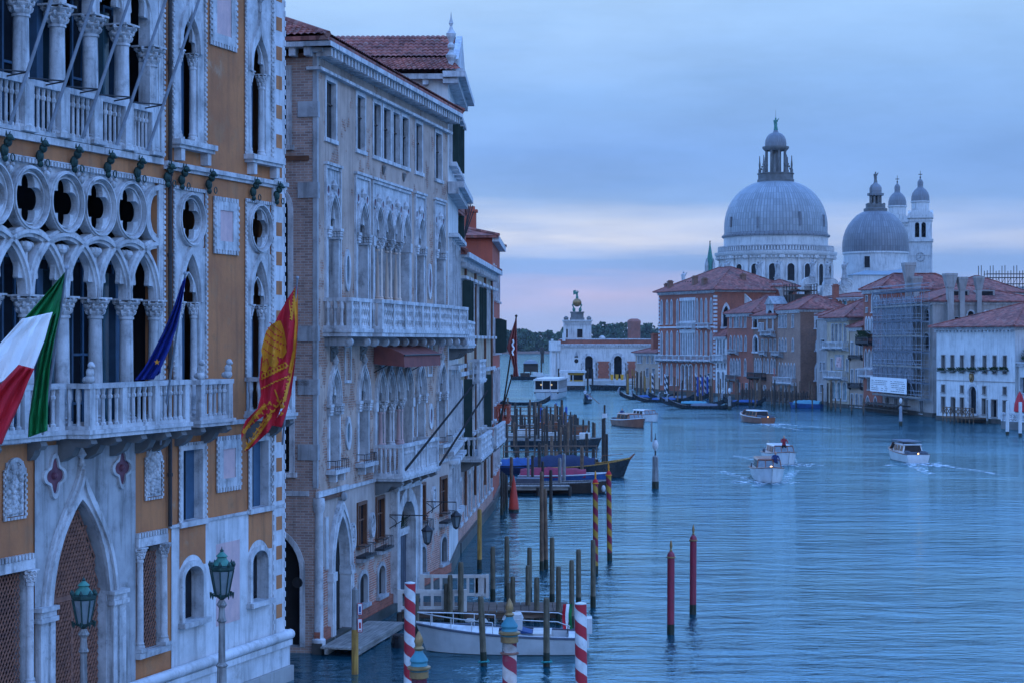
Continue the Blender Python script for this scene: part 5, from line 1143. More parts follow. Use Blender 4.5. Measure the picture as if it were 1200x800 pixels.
for z0, z1 in ((3.0, 18.8),):
    for i in range(22): q = z0+i*.72; m.box(L-.55, L+.05, -.07, .0, q, q+.4); m.box(-.05, .45, -.07, .0, q, q+.4); m.box(L-.0, L+.06, -.07, .45, q, q+.4)
m.build('corner_quoin', 'marble_clean', g)
m = MB(); m.box(-.05, L+.05, -.15, .0, 12.55, 12.85); m.box(-.05, L+.05, -.15, .0, 6.3, 6.6)
u0, u1 = gf.u(796.5), gf.u(815); 
for z0, z1 in ((12.9, 13.9), (17.7, 18.3), (11.6, 12.3)): m.box(u0, u1, -.05, .0, z0, z1)
m.build('stone_band', 'marble_clean', g)
fbal(g, gf, 772.3, 837.5, 415.5, 421, 1.0); fbal(g, gf, 797, 815, 378.5, 383.5, .8); fbal(g, gf, 821, 833, 378.5, 383.5, .7)
for x, y, h in ((.6, 1.5, 2.0), (3.0, .9, 2.3), (11.5, 1.6, 2.6), (15.5, 1.4, 2.2), (18.5, 8, 2.0)): z = 19.1+4.6*min(x+.9, y+.9, gf.L-x+.9)/9.4; chimney(g, x, y, z-.5, z+h-.5, .85, 'block', 'brick_brown')
m = MB(); m.box(4.5, 9, 2.8, 5, 19.8, 20.9)
for i in range(5): m.box(4.6+i, 4.75+i, 2.7, 2.85, 20.9, 21.6)
m.build('roof_terrace', 'wood_dark', g)
an_, af = house('cream_annex', 'narrow white gothic annex between the big red palace and the brick house', (838.6, 343.6), (851.6, 339.6), 9, 395, 'white_render', [
    ('gothic', [841.5, 845, 848.5], 2.0, 397.5, 415), ('round', [841.5, 846, 849.5], 1.9, 425, 431), ('round', [842, 847.5], 2.4, 435, 454)], ('hip', 1.9, 'roof_far', .4))
fbal(an_, af, 838.8, 851.4, 415.5, 421, .8)
h3, f3_ = house('brick_house', 'dark red brick house with white gothic windows beside the white annex', (852.2, 338), (882.6, 328), 14, 368.5, 'brick_red', [
    ('rect', [856.5, 861.5, 864.5, 868.5, 873.5], 2.0, 371, 384), ('gothic', [856.5, 861, 865, 868.7, 874], 2.0, 394, 410.5, W(fw=.12)), ('gothic', [857, 860.3, 863.6, 866.9, 873.5], 2.1, 420, 439, W(fw=.12)), ('rect', [857, 866, 875], 2.4, 448, 458)],
    ('hip', 3.2, 'roof_far', .6), sidem='brick_brown')
fbal(h3, f3_, 854.5, 866, 438.5, 444, .8, 'dark_stone'); fbal(h3, f3_, 856, 865.5, 409, 412.5, .6, 'marble_grey')
h4, f4_ = house('arched_brick_house', 'grey and brick house with two tall arches, iron balcony and roof dormer', (882.8, 327.8), (910.8, 317.8), 12, 371, 'brick_brown', [
    ('round', [885.2], 5.0, 372, 384, W(fw=.3)), ('rect', [890.5, 894], 2.0, 379, 388, W(fm='marble_clean')), ('round', [885.6], 5.2, 394.5, 411.5, W(fw=.35)), ('rect', [893.5, 898, 903.5, 908.3], 2.1, 398, 411), ('gothic', [885.5, 888.5, 891.5, 896, 900, 904.5, 908], 1.9, 420, 436, W(fw=.12)), ('rect', [886, 890.6], 2.3, 449, 457, W(fm='marble_clean')), ('round', [896.3, 905], 2.6, 451, 466)],
    ('hip', 2.6, 'roof_far', .6))
fbal(h4, f4_, 881, 898, 435.5, 441, 1.0, 'iron'); fbal(h4, f4_, 896, 909, 387.5, 392, .9, 'marble_grey'); fbal(h4, f4_, 893, 899, 410.5, 414, .6, 'marble_grey')
u0, u1 = f4_.u(898), f4_.u(907); z0 = f4_.z(900, 388)
m = MB(); wall_grid(m, u0, u1, z0, z0+4.6, [('round', u0+.7, u1-.7, z0+.4, z0+3.6, .8)], -.06, .4); o = m.build('dormer', 'marble_grey', h4); m = MB(); fill(m, ('round', u0+.7, u1-.7, z0+.4, z0+3.6, .8), .28); m.build('pane', 'glass_dark', o); m = MB(); m.prism([(u0-.3, z0+4.62), (u1+.3, z0+4.62), ((u0+u1)/2, z0+6.0)], -.3, 2.5); m.build('dormer_roof', 'marble_grey', h4)
for x, y, h in ((2, 5, 19.2), (6.5, 4, 18.6), (9.5, 6, 19.6)): chimney(h4, x, y, 15, h, .8, 'cone' if x < 3 else 'block', 'grey_render')
h5, f5_ = house('pale_brick_house', 'pale brick house with gothic loggias, a red banner and a brown side wall', (911, 317.7), (938, 305.7), 8.5, 364.5, 'brick_pale', [
    ('rect', [914, 917.3, 921, 929.3], 2.0, 370, 384, W(fw=.12)), ('gothic', [914, 917.3, 921, 929.3], 2.0, 397, 411, W(fw=.12)), ('gothic', [913.7, 917.2, 920.7, 924.2, 927.5, 931], 1.9, 425.5, 441, W(fw=.14)), ('gothic', [915.6], 3.6, 452, 466), ('round', [921.2, 928.5], 2.4, 451, 459)],
    ('hip', 2.4, 'roof_far', .5), side=[(('rect', 2.6, 4.6, 12.2, 14.4), W(fw=.25)), (('gothic', 2.8, 4.5, 8.6, 10.6, 1.3), W(fw=.3)), (('gothic', 2.7, 4.6, 3.7, 6.8, 1.4), W(fw=.3))], sidem='brick_brown')
fbal(h5, f5_, 911.5, 933, 440.5, 447, .9); fbal(h5, f5_, 908.5, 918, 411, 415, .8, 'marble_grey')
bn = MB(); u = f5_.u(914.5); bn.add([(u, -1.2, f5_.z(914, 430)), (u+.9, -1.25, f5_.z(914, 432)), (u+.8, -1.2, f5_.z(914, 441)), (u+.1, -1.22, f5_.z(914, 440))], [(0, 1, 2, 3)]); bo = tag(bn.build('banner', 'flag_faded'), 'small red banner hung at the pale brick house loggia', 'flag'); bo.location = f5_.loc; bo.rotation_euler = (0, 0, f5_.rz)
chimney(h5, 9.5, 7, 15, 19.4, .9, 'block', 'brick_red')
h6, f6_ = house('narrow_white_house', 'very narrow white rendered house squeezed against the brown brick wall', (957, 299), (968.8, 294), 7, 371, 'grey_render', [('rect', [964], 4.2, 398, 409), ('rect', [962, 966], 2.0, 424, 434), ('rect', [963], 4, 450, 459)], ('hip', 1.2, 'roof_far', .3), cat='house')
h7, f7_ = house('cream_villa', 'cream villa under a broad red eave with marble balcony and teal arched doors', (969.2, 290), (995, 281.5), 10, 373.5, 'cream_render', [
    ('rect', [976, 980.5, 985, 990.5], 2.4, 380, 400.5, W(fw=.12)), ('rect', [975, 993], 2.2, 420, 434), ('round', [977, 983.3, 990], 3.6, 447, 467, W(pm='shutter_teal', fw=.25))],
    ('hip', 2.9, 'roof_far', 1.1))
fbal(h7, f7_, 970.5, 994.5, 400.5, 407, 1.0); fbal(h7, f7_, 971, 993.5, 433.5, 441, 1.0)
f_ = f7_; m = MB(); m.box(f_.u(979), f_.u(989), -.12, .0, f_.z(984, 433), f_.z(984, 415)); o = m.build('relief_panel', 'marble_grey', h7); relief(o, 'carving', (f_.u(981), f_.u(987), f_.z(984, 430), f_.z(984, 418)), -.14, 'marble_pink', 5, 20, .35)
h8, f8_ = house('beige_house', 'slim beige house of three window columns next to the tall brick gothic palace', (996, 281), (1011.6, 276.5), 9, 384.5, 'beige_render', [('rect', [998.7, 1004.2, 1009.3], 2.2, 401, 417, W(fw=.14)), ('rect', [998.7, 1004.2, 1009.3], 2.2, 432.5, 451, W(fw=.14)), ('rect', [998.7, 1004.2, 1009.3], 2.4, 461, 478)], ('hip', 1.3, 'roof_far', .5))
fbal(h8, f8_, 996.5, 1011, 415.5, 418, .4, 'iron'); fbal(h8, f8_, 996.5, 1011, 447.5, 452, .5, 'iron')
h9, f9_ = house('tall_brick_palace', 'tall narrow brick gothic palace with white pointed lights beside the scaffold', (1012, 276), (1033.6, 269.5), 13, 341, 'brick_red', [
    ('gothic', [1022.8, 1026, 1029.3], 1.9, 346, 366, W(fw=.18, fm='marble_clean')), ('rect', [1016], 1.6, 347, 353), ('rect', [1016], 1.6, 361, 366), ('gothic', [1015.5, 1018.5, 1021.5], 1.9, 373, 390, W(fw=.18, fm='marble_clean')), ('rect', [1028.5], 2, 383, 390),
    ('gothic', [1015, 1019, 1023, 1027, 1031], 2.2, 410, 430, W(fw=.18)), ('rect', [1018.5, 1027], 3, 444, 456), ('gothic', [1017, 1026], 3.6, 464, 479)], ('hip', 2.3, 'roof_far', .6))
fbal(h9, f9_, 1012, 1032, 431, 439.5, 1.0); bx = fbal(h9, f9_, 1009.5, 1024.5, 395, 401, 1.0, 'iron')
m = MB(); q = random.Random(12)
for i in range(260): c = (f9_.u(1009.5)+q.random()*4.4, -1.1+q.random()*.8, f9_.z(1012, 396)+q.random()*1.0); s_ = q.uniform(.1, .22); m.quad((c[0]-s_, c[1], c[2]), (c[0], c[1]-s_, c[2]+s_), (c[0]+s_, c[1], c[2]), (c[0], c[1]+s_, c[2]-s_))
m.build('balcony_plants', 'leaf', h9)
# scaffolded palace
h10, f10 = house('scaffolded_palace', 'grey palace wrapped in a scaffold between the tall brick palace and the white one', (1034.2, 269.5), (1093, 247), 15, 358, 'grey_render', [
    ('rect', [1048, 1052.5, 1057, 1061.5, 1066], 2.4, 364, 376), ('rect', [1052, 1057, 1062], 2.6, 390, 405), ('round', [1086], 6.5, 362, 377), ('round', [1086], 7, 390, 410), ('rect', [1048, 1056, 1064, 1082], 3, 433, 444), ('rect', [1040, 1050, 1062, 1080], 4, 465, 480)], ('hip', 2.3, 'roof_far', .6), side=[(('round', 4.8, 5.6, 12.4, 14.0), W(fw=.2, pm='void')), (('round', 7.0, 7.8, 12.4, 14.0), W(fw=.2, pm='void')), (('round', 9.6, 10.3, 13.2, 13.95), W(fw=.15, pm='void')), (('round', 12.2, 13.0, 12.4, 14.0), W(fw=.2, pm='void')), (('rect', 3.0, 3.6, 12.2, 13.2), W(fw=.12, pm='void'))])
L = f10.L
scf = thing('scaffold', 'tube scaffold with plank decks, debris netting and a white site banner', 'scaffold', f10.loc, f10.rz)
H = f10.z(1040, 352)
m = MB()
nx = 10
for i in range(nx+1):
    u = .2+(L-.3)*i/nx
    for y in (-1.5, -.45): m.tube((u, y, 2.3), (u, y, H+.6+(.7 if i % 3 == 0 else 0)), .045, .045, 5)
lev = [2.4+k*2.05 for k in range(8)]
for z in lev:
    for y in (-1.5, -.45):
        for e in (.0, 1.0, .5): m.tube((.1, y, z+e), (L-.1, y, z+e), .035, .035, 5)
    for i in range(nx+1): u = .2+(L-.3)*i/nx; m.tube((u, -1.6, z-.03), (u, -.3, z-.03), .03, .03, 4)
for i in range(0, nx, 2):
    for k in range(7): a, b = .2+(L-.3)*i/nx, .2+(L-.3)*(i+1)/nx; (m.tube((a, -1.52, lev[k]), (b, -1.52, lev[k+1]), .03, .03, 4) if k % 2 else m.tube((b, -1.52, lev[k]), (a, -1.52, lev[k+1]), .03, .03, 4))
m.build('tube_frame', 'steel_rod', scf)
for k, z in enumerate(lev): m = MB(); m.box(.1, L-.1, -1.42, -.5, z+.04, z+.10); m.box(.1, L-.1, -1.56, -1.52, z+.05, z+.24); m.build('plank_deck', 'cover_grey' if k % 2 else 'plank_grey', scf)
m = MB(); um = f10.u(1082); n = 40
for j in range(7):
    for i in range(n):
        a, b = .05+(um-.05)*i/n, .05+(um-.05)*(i+1)/n; z0, z1 = 4.6+j*(H-4.4)/7, 4.6+(j+1)*(H-4.4)/7; ya, yb = -1.62+.06*sin(i*1.3+j), -1.62+.06*sin((i+1)*1.3+j)
        m.quad((a, ya+.2, z0), (b, yb+.2, z0), (b, yb+.2, z1), (a, ya+.2, z1))
m.quad((.0, -1.42, 4.6), (.0, -.3, 4.6), (.0, -.3, H), (.0, -1.42, H)); m.build('debris_net', 'debris_net', scf)
u0, u1, z0, z1 = f10.u(1034), f10.u(1077.5), f10.z(1050, 459), f10.z(1050, 441.5)
m = MB(); m.box(u0, u1, -1.80, -1.76, z0, z1); o = m.build('banner', 'sign_white', scf); m = MB(); q = random.Random(2)
for r_ in range(6):
    u = u0+.6
    while u < u1-1.2:
        l = q.uniform(.3, 1.1); 
        if not (u0+(u1-u0)*.46 < u < u0+(u1-u0)*.54) and q.random() > .15: m.box(u, u+l, -1.815, -1.803, z1-.5-r_*.27-.05, z1-.5-r_*.27+.05)
        u += l+.2
m.build('small_print', 'post_grey', o)
m = MB()
for i in range(26): u = .3+(L*.7)*i/26; m.tube((u, -2.6, -.8), (u, -2.6, 1.0+.2*(i % 3)), .08, .08, 5)
m.box(.0, L*.72, -2.9, -1.0, 1.1, 1.28); m.box(.0, L*.72, -2.75, -2.65, .5, .62); m.build('landing', 'post_dark', scf)
# its side wall toward the bridge carries flared chimneys
L = f10.L; V_ = lambda px_: X(px_, 248.4)-X(1093, 247)
for px_, yt, w_ in ((1109.5, 321, .82), (1124, 325, .66), (1144.5, 324, .62)):
    v = V_(px_); m = MB(); m.box(L-.05, L+w_*1.1, v-w_*.5, v+w_*.5, 8, 13.9); o = m.build('chimney_breast', 'grey_render', h10); chimney(o, L+w_*.55, v, 13.9, Z(yt, 248), w_, 'cone', 'grey_render')
m = MB()
for a, b in ((1119, 1141), (1152, 1172)): m.box(L-4.2, L-2.2, V_(a), V_(b), 15.2, 16.9)
m.build('roof_dormer', 'grey_render', h10); m = MB()
for a, b in ((1119, 1141), (1152, 1172)): m.box(L-2.21, L-2.14, V_(a)+.3, V_(b)-.3, 15.95, 16.7)
m.build('dormer_glass', 'glass_dark', h10)
for px_, y1, D, w_, kx in ((1067.5, 307.5, 262, 1.2, 'flared chimney on its own shaft above the scaffold'), ):
    c = thing('chimney_stack', 'tall flared grey chimney rising above the scaffold net', 'chimney', (X(px_, D), D+1.5, 0), f10.rz); chimney(c, 0, 0, 14.2, Z(y1, D), .84, 'cone', 'grey_render'); chimney(c, .9, .8, 14.2, Z(324, D), .74, 'cone', 'grey_render')
    m = MB(); m.box(-.6, 1.5, -.5, 1, 1, 14.3); m.build('shaft', 'grey_render', c)
rb, rbf = house('hip_roof_house', 'brown hip roofed house between the dome and the flared chimneys', (1036, 288), (1092, 280), 11, 345, 'brick_brown', [], ('hip', 3.0, 'roof_far', .6), base=None, cat='house')
rb2, _ = house('ridge_roof_house', 'house with a long low roof ridge under the bell tower', (1090, 300), (1148, 292), 11, 344, 'grey_render', [], ('hip', 2.6, 'roof_far', .6), base=None, cat='house')
# white palazzo
h12, f12 = house('white_palace', 'white two-storey palace under a red hip roof with flower boxes', (1097.5, 239), (1189.5, 224.5), 15, 384.5, 'white_render', [
    ('rect', [1105.5, 1116.3, 1127.5, 1140, 1154, 1165.7, 1177.7], 3.6, 416, 435.5, W(fw=.10, fm='grey_render')), ('rect', [1105.5, 1127.5, 1153.5, 1177.5], 3.6, 450.5, 459, W(fw=.10, fm='grey_render')),
    ('rect', [1105.5, 1116.7, 1127.5, 1153.2], 4.0, 464.5, 482, W(fw=.10, fm='grey_render')), ('rect', [1165.2], 6.2, 468, 488, W(fw=.12, fm='grey_render')), ('rect', [1177.7], 4.4, 469, 487, W(fw=.1, fm='grey_render')), ('round', [1140], 8.6, 452, 484, W(fw=.3))],
    ('hip', 2.9, 'roof_far', .8), side=[], base='wet_stone')
f_ = f12
m = MB(); m.box(.0, f_.L, -.06, .0, 5.05, 5.15); m.build('string_course', 'grey_render', h12)
for i, p in enumerate((1105.5, 1116.3, 1127.5, 1140, 1154, 1165.7, 1177.7)):
    m = MB(); u = f_.u(p); q = random.Random(40+i); z = f_.z(p, 433.5-i*.12); wd = .75 if i != 3 else 1.0
    m.box(u-wd, u+wd, -.5, -.08, z-.15, z); m.k = 1
    for k in range(110): c = (u+q.uniform(-wd, wd), -.3+q.uniform(-.25, .2), z+q.uniform(-.15, .32)); s_ = q.uniform(.06, .13); m.quad((c[0]-s_, c[1], c[2]), (c[0], c[1]-s_, c[2]+s_), (c[0]+s_, c[1], c[2]), (c[0], c[1]+s_, c[2]-s_))
    m.build('flower_box', ['dark_stone', 'leaf'], h12)
m = MB(); u, z = f_.u(1139), f_.z(1139, 441.5); an = [2*pi*i/18 for i in range(18)]; m.bridge([(u+.42*cos(a), z+.62*sin(a)) for a in an], [(u+.3*cos(a), z+.48*sin(a)) for a in an], -.16, -.0); m.ball((u, -.06, z), .3, 6, 1.4); m.build('crest', 'gold', h12)
m = MB()
for i in range(9):
    u = f_.u(1122)+i*(f_.u(1158)-f_.u(1122))/8; m.tube((u, -2.2, -.9), (u, -2.2, 1.9), .07, .07, 5)
    if i < 8: u2 = f_.u(1122)+(i+1)*(f_.u(1158)-f_.u(1122))/8; m.tube((u, -2.2, .9), (u2, -2.2, 1.75), .05, .05, 5); m.tube((u, -2.2, 1.75), (u2, -2.2, .9), .05, .05, 5)
m.tube((f_.u(1122), -2.2, 1.8), (f_.u(1158), -2.2, 1.8), .06, .06, 5); m.box(f_.u(1121), f_.u(1159), -2.3, -.13, .5, .65); m.build('landing_stage', 'post_brown', h12)
h13, f13 = house('terrace_house', 'pale house with a roof garden and a red upper storey next to the white palace', (1190, 226), (1225, 213), 12, 424, 'white_render', [('rect', [1199], 6, 442, 460), ('rect', [1199, 1213], 5, 470, 484)], None, base='wet_stone')
m = MB(); q = random.Random(9)
for i in range(420): c = (1.0+q.random()*6, .4+q.random()*2, 7.7+abs(q.gauss(0, .75))); s_ = q.uniform(.1, .22); m.quad((c[0]-s_, c[1], c[2]), (c[0], c[1]-s_, c[2]+s_), (c[0]+s_, c[1], c[2]), (c[0], c[1]+s_, c[2]-s_))
m.build('roof_garden', 'leaf', h13)
m = MB(); m.box(0, 9, 3.5, 12, 7.5, 11.2); m.build('set_back_storey', 'brick_red', h13)
te = thing('water_terrace', 'stone terrace with balustrade standing in the water by the white palace', 'terrace', (X(1173, 214), 214, 0), f12.rz)
m = MB(); m.box(0, 9, 0, 4.5, -1, .9); m.build('terrace_base', 'dark_stone', te); m = MB(); m.box(0, 9, 0, .3, 1.65, 1.85); m.box(0, 9, .02, .28, .9, 1.02); balusters(m, .3, 8.8, 1.02, 1.65, .15, 16, .13)
for u in (.15, 3, 6): m.box(u-.15, u+.15, -.02, .32, .9, 1.9)
m.build('balustrade', 'marble', te)
up = thing('parasol', 'closed crimson parasol on the water terrace', 'parasol', (X(1196.5, 216), 216.5, .9)); m = MB(); m.tube((0, 0, 0), (0, 0, 3.4), .05, .04, 6); m.build('pole', 'wood_brown', up, True); m = MB(); m.lathe(0, 0, [(.3, .9), (.62, 1.0), (.55, 1.9), (.25, 2.9), (.05, 3.3)], 14, mod=lambda j, a: 1+.14*cos(7*a)); m.build('canopy', 'sign_red', up)
# houses behind the row
hb, hbf = house('orange_house', 'orange rendered house with a teal shuttered window behind the cream villa', (966, 312), (1013, 304), 7, 350, 'orange_render', [('rect', [990], 4.6, 351, 357, W(pm='shutter_teal', fw=.1))], ('hip', .75, 'roof_far', .4), base=None, cat='house')
hc, hcf = house('dormer_house', 'brick house with two bright windows and a red gable under the great dome', (894, 352), (919, 349), 4.5, 340, 'brick_red', [('rect', [907.5, 913.5], 4.0, 333.5, 340, W(fw=.1))], ('hip', 1.3, 'roof_far', .6), base=None, cat='house', ztop=20.2)
m = MB(); m.prism([(-1.5, 14), (2.5, 14), (2.5, 16.5), (-1.5, 20)], -6, -5.7); m.build('white_parapet', 'church_white', hc)
al = thing('roof_terrace', 'dark timber roof terrace on posts above the tiled roofs', 'terrace', (X(918, 322), 322, 0), f5_.rz)
m = MB(); z0 = Z(352, 322); z1 = Z(341, 322)
m.box(0, 6.2, 0, 4, z1-.15, z1); 
for i in range(5):
    for y in (0, 3.9): m.box(i*1.5, i*1.5+.14, y, y+.14, z0-3, z1+1.1)
for z in (z1+.5, z1+1.0): m.box(0, 6.2, 0, .08, z, z+.08); m.box(0, 6.2, 3.9, 4, z, z+.08)
m.box(0, 6.2, .1, 3.8, z0-2, z0+.9); m.build('platform', 'wood_dark', al)
sf2 = thing('roof_scaffold', 'open metal frame of poles on a rooftop against the sky', 'scaffold', (X(1150, 330), 330, 0))
m = MB(); zb, zt = Z(338, 330), Z(314.5, 330)
for i in range(9):
    for y in (0, 2): m.tube((i*1.05, y, zb-6), (i*1.05, y, zt+(.5 if i % 2 == 0 else -.4)), .07, .07, 5)
for z in (zb+.8, zb+1.9, zt-1.0):
    for y in (0, 2): m.tube((0 if z < zt-1.5 else .9, y, z), (8.5, y, z), .055, .055, 5)
for i in range(8): m.tube((i*1.05, 0, zb), (i*1.05+1.05, 0, zb+1.9), .04, .04, 4)
m.build('tube_frame', 'iron', sf2); m = MB(); m.box(-.5, 9, .3, 4, 2, zb+.3); m.build('rooftop', 'lead_roof', sf2)

# ---------------------------------------------------------------- Salute church
ch = thing('domed_church', 'great white baroque church with two lead domes, scroll buttresses and twin bell towers', 'church', (X(909, 470), 470, 0))
kx = 470/F; zc_ = lambda y, k=kx: CAMZ+(400-y)*k
def lathe_px(par, name, cx, cy, prof, k, m_, n=64, smooth=True, a0=0):
    m = MB(); m.lathe(cx, cy, [(r*k, CAMZ+(400-y)*k) for r, y in prof], n, a0); return m.build(name, m_, par, smooth)
lathe_px(ch, 'octagon_body', 0, 0, [(76, 450), (76, 346), (80, 345), (80, 343), (70, 342)], kx, 'church_white', 8, False, pi/8)
lathe_px(ch, 'drum', 0, 0, [(65, 346), (65, 305), (66.5, 304.6), (66.5, 302.6), (69.5, 301.5), (71, 299.5), (71.5, 297), (66, 296.6)], kx, 'church_white')
lathe_px(ch, 'balustrade_wall', 0, 0, [(67.2, 296.8), (67.2, 295.8), (66.2, 295.7), (66.2, 291.4), (67.3, 291.3), (67.3, 290), (65.2, 290)], kx, 'marble_grey')  # greyer stone colour paints shade in behind the balusters
lathe_px(ch, 'upper_drum', 0, 0, [(60.5, 297), (60.5, 280), (61.3, 279.6), (61.3, 279)], kx, 'church_white')
lathe_px(ch, 'dome_ring', 0, 0, [(61, 279.2), (63, 278.4), (63, 276.6), (61, 276), (60.5, 274.2), (59, 274)], kx, 'lead_dark')
dome = [(60.0, 274), (60.2, 268), (60.0, 262), (59.2, 256), (57.6, 249), (55, 242), (51.5, 235.5), (47, 229.5), (41.5, 224), (35, 219.5), (28, 216), (21, 213.8)]
dm = lathe_px(ch, 'dome', 0, 0, dome, kx, 'lead', 96)
for a, y0, y1, w_ in ((-28, 258, 270, 1.6), (19, 252, 268, 2.2), (58, 254, 268, 1.6), (-66, 256, 268, 1.6)):
    rr = 60.4*kx; m = MB(); aa = R(a); c = (rr*sin(aa), -rr*cos(aa)); t_x = (cos(aa), sin(aa))
    P = [(c[0]+e*t_x[0]*w_*.5*kx+(f_)*sin(aa), c[1]+e*t_x[1]*w_*.5*kx-(f_)*cos(aa)) for e, f_ in ((-1, -1.4), (1, -1.4), (1, .25), (-1, .25))]
    m.prismz(P, zc_(y1), zc_(y0)); m.build('dome_window', 'lead_dark', dm)
m = MB()
for i in range(20):
    a = R(7+18*i); rr = 65*kx
    for w_, y0, y1, r_ in ((1.9, 346, 305, 66.2), (2.8, 305, 296.9, 69)):
        c = ((r_-1)*kx*sin(a+R(9)), -(r_-1)*kx*cos(a+R(9))); tx = (cos(a+R(9)), sin(a+R(9))); nn = (sin(a+R(9)), -cos(a+R(9)))
        m.prismz([(c[0]+e*tx[0]*w_*kx+f_*nn[0]*1.4*kx, c[1]+e*tx[1]*w_*kx+f_*nn[1]*1.4*kx) for e, f_ in ((-1, -1), (1, -1), (1, 1), (-1, 1))], zc_(y0), zc_(y1))
for i in range(90):
    a = 2*pi*i/90; c = (69.6*kx*sin(a), -69.6*kx*cos(a)); m.box(c[0]-.16, c[0]+.16, c[1]-.16, c[1]+.16, zc_(304.5), zc_(302.4))
m.build('pilasters', 'church_white', ch)
m = MB()
for i in range(120): a = 2*pi*i/120; c = (66.95*kx*sin(a), -66.95*kx*cos(a)); m.box(c[0]-.14, c[0]+.14, c[1]-.14, c[1]+.14, zc_(295.7), zc_(291.4))
m.build('balusters', 'church_white', ch)
for i in range(20):
    a = R(7+18*i)
    if cos(a) < -.2: continue
    rr = 65.05*kx; T_ = (lambda u, y, z, a=a, rr=rr: (u*cos(a)+(rr-y)*sin(a), u*sin(a)-(rr-y)*cos(a), z))
    op = ('round', -4.2*kx, 4.2*kx, zc_(336), zc_(311.5)); m = MB(); m.T = T_
    m.bridge(outline(*op), outline('round', -5.6*kx, 5.6*kx, zc_(336), zc_(310)), -.35, .2, False); o = m.build('window', 'church_white', ch); m = MB(); m.T = T_; fill(m, op, -.12); m.build('pane', 'void', o)
lathe_px(ch, 'lantern_base', 0, 0, [(21.5, 214.5), (21.5, 211), (20.5, 210.5), (20.5, 205), (21.5, 204.5), (21.5, 203.6), (14, 203.4)], kx, 'dark_stone')
m = MB()
for i in range(8):
    a = 2*pi*i/8+.2
    m.lathe(11.6*kx*cos(a), 11.6*kx*sin(a), [(1.75*kx, zc_(203.5)), (1.5*kx, zc_(200)), (1.4*kx, zc_(178)), (2.2*kx, zc_(175.5))], 8)
    c, s_ = cos(a+pi/8), sin(a+pi/8); m.lathe(18.6*kx*c, 18.6*kx*s_, [(1.6*kx, zc_(204)), (1.6*kx, zc_(199)), (.9*kx, zc_(198)), (1.2*kx, zc_(193)), (.7*kx, zc_(189)), (.1, zc_(183))], 6)
    for k in range(4): b = k/4; m.ball(((18-4.5*b)*kx*c, (18-4.5*b)*kx*s_, zc_(201-11*b)), 1.5*kx*(1-.4*b), 5)
m.lathe(0, 0, [(5.5*kx, zc_(203)), (5.5*kx, zc_(176))], 8); m.build('lantern', 'dark_stone', ch)
lathe_px(ch, 'lantern_cornice', 0, 0, [(13, 177), (14.5, 175.5), (15.6, 174), (15.6, 172.4), (12, 172)], kx, 'dark_stone', 32)
lathe_px(ch, 'cupola', 0, 0, [(12.4, 172.6), (12.6, 169), (12, 164.5), (10.4, 160.5), (7.6, 157.4), (3.6, 155.6), (2.6, 153.5), (1.6, 152.5)], kx, 'lead_dark', 32)
def statue(par, x, y, z, h, m_, name='statue', ped=0.):
    """a draped figure on a small plinth: swaying robe, shoulders, head, one raised arm"""
    m = MB(); 
    if ped: m.box(x-.16*h, x+.16*h, y-.16*h, y+.16*h, z-ped, z-ped*.12); m.box(x-.2*h, x+.2*h, y-.2*h, y+.2*h, z-ped*.12, z)
    n = 10; P = [(.17, 0), (.16, .12), (.12, .35), (.13, .5), (.10, .58), (.155, .72), (.13, .80), (.05, .84), (.045, .86)]
    m.lathe(x, y, [(r_*h, q*h) for r_, q in P], n, 0, z, mod=lambda j, a: 1+(.12*cos(5*a+j) if j < 5 else (.18*cos(2*a) if j in (5, 6) else 0)))
    m.ball((x, y-.01*h, z+.92*h), .068*h, 7, 1.2); m.tube((x+.13*h, y, z+.77*h), (x+.24*h, y-.05*h, z+.92*h), .045*h, .03*h, 6); m.tube((x-.14*h, y, z+.76*h), (x-.13*h, y-.12*h, z+.52*h), .045*h, .035*h, 6)
    return m.build(name, m_, par, True)
statue(ch, 0, 0, zc_(153), 15*kx, 'verdigris'); m = MB(); m.tube((0, 0, zc_(140)), (0, 0, zc_(129)), .05, .02, 5); m.build('lightning_rod', 'iron', ch)
def volute(par, x, y, z, r_, w_):
    m = MB(); n = 28
    m.add([(x+r_*cos(2*pi*i/n), yy, z+r_*sin(2*pi*i/n)) for yy in (y-w_, y+w_) for i in range(n)], [tuple(range(n)), tuple(range(2*n-1, n-1, -1))]+[(i, (i+1) % n, (i+1) % n+n, i+n) for i in range(n)])
    pts = [(x+(r_*(1-.85*k/54))*cos(.5+k*.36), y-w_-.03, z+(r_*(1-.85*k/54))*sin(.5+k*.36)) for k in range(55)]; m.path(pts, r_*.055, 5)
    m.prism([(x-r_*1.05, z-r_*3), (x+r_*1.05, z-r_*3), (x+r_*1.0, z-r_*.2), (x-r_*1.0, z-r_*.2)], y-w_*.85, y+w_*3)
    return m.build('scroll_buttress', 'church_white', par)
x0 = ch.location[0]
for px_, D, y in ((973, 449, 335), (991.8, 451, 335.5), (948, 450, 334), (925, 446, 338), (888, 446, 339), (858, 448, 338)): volute(ch, X(px_, D)-x0, D-470, Z(y, D), 9.2*D/F, 1.0)
for px_, D, yb in ((851.5, 440, 325), (888.5, 440, 326), (911, 440, 325), (952, 440, 324), (969.5, 446, 325.5), (989.5, 447, 326)): statue(ch, X(px_, D)-x0, D-470, Z(yb, D), 20*D/F, 'marble_grey', 'statue', 1.6)
m = MB(); m.box(-17, 17, -26, -14, 0, zc_(350)); m.box(8, 26, -20, 20, 0, zc_(352)); m.build('nave', 'church_white', ch)
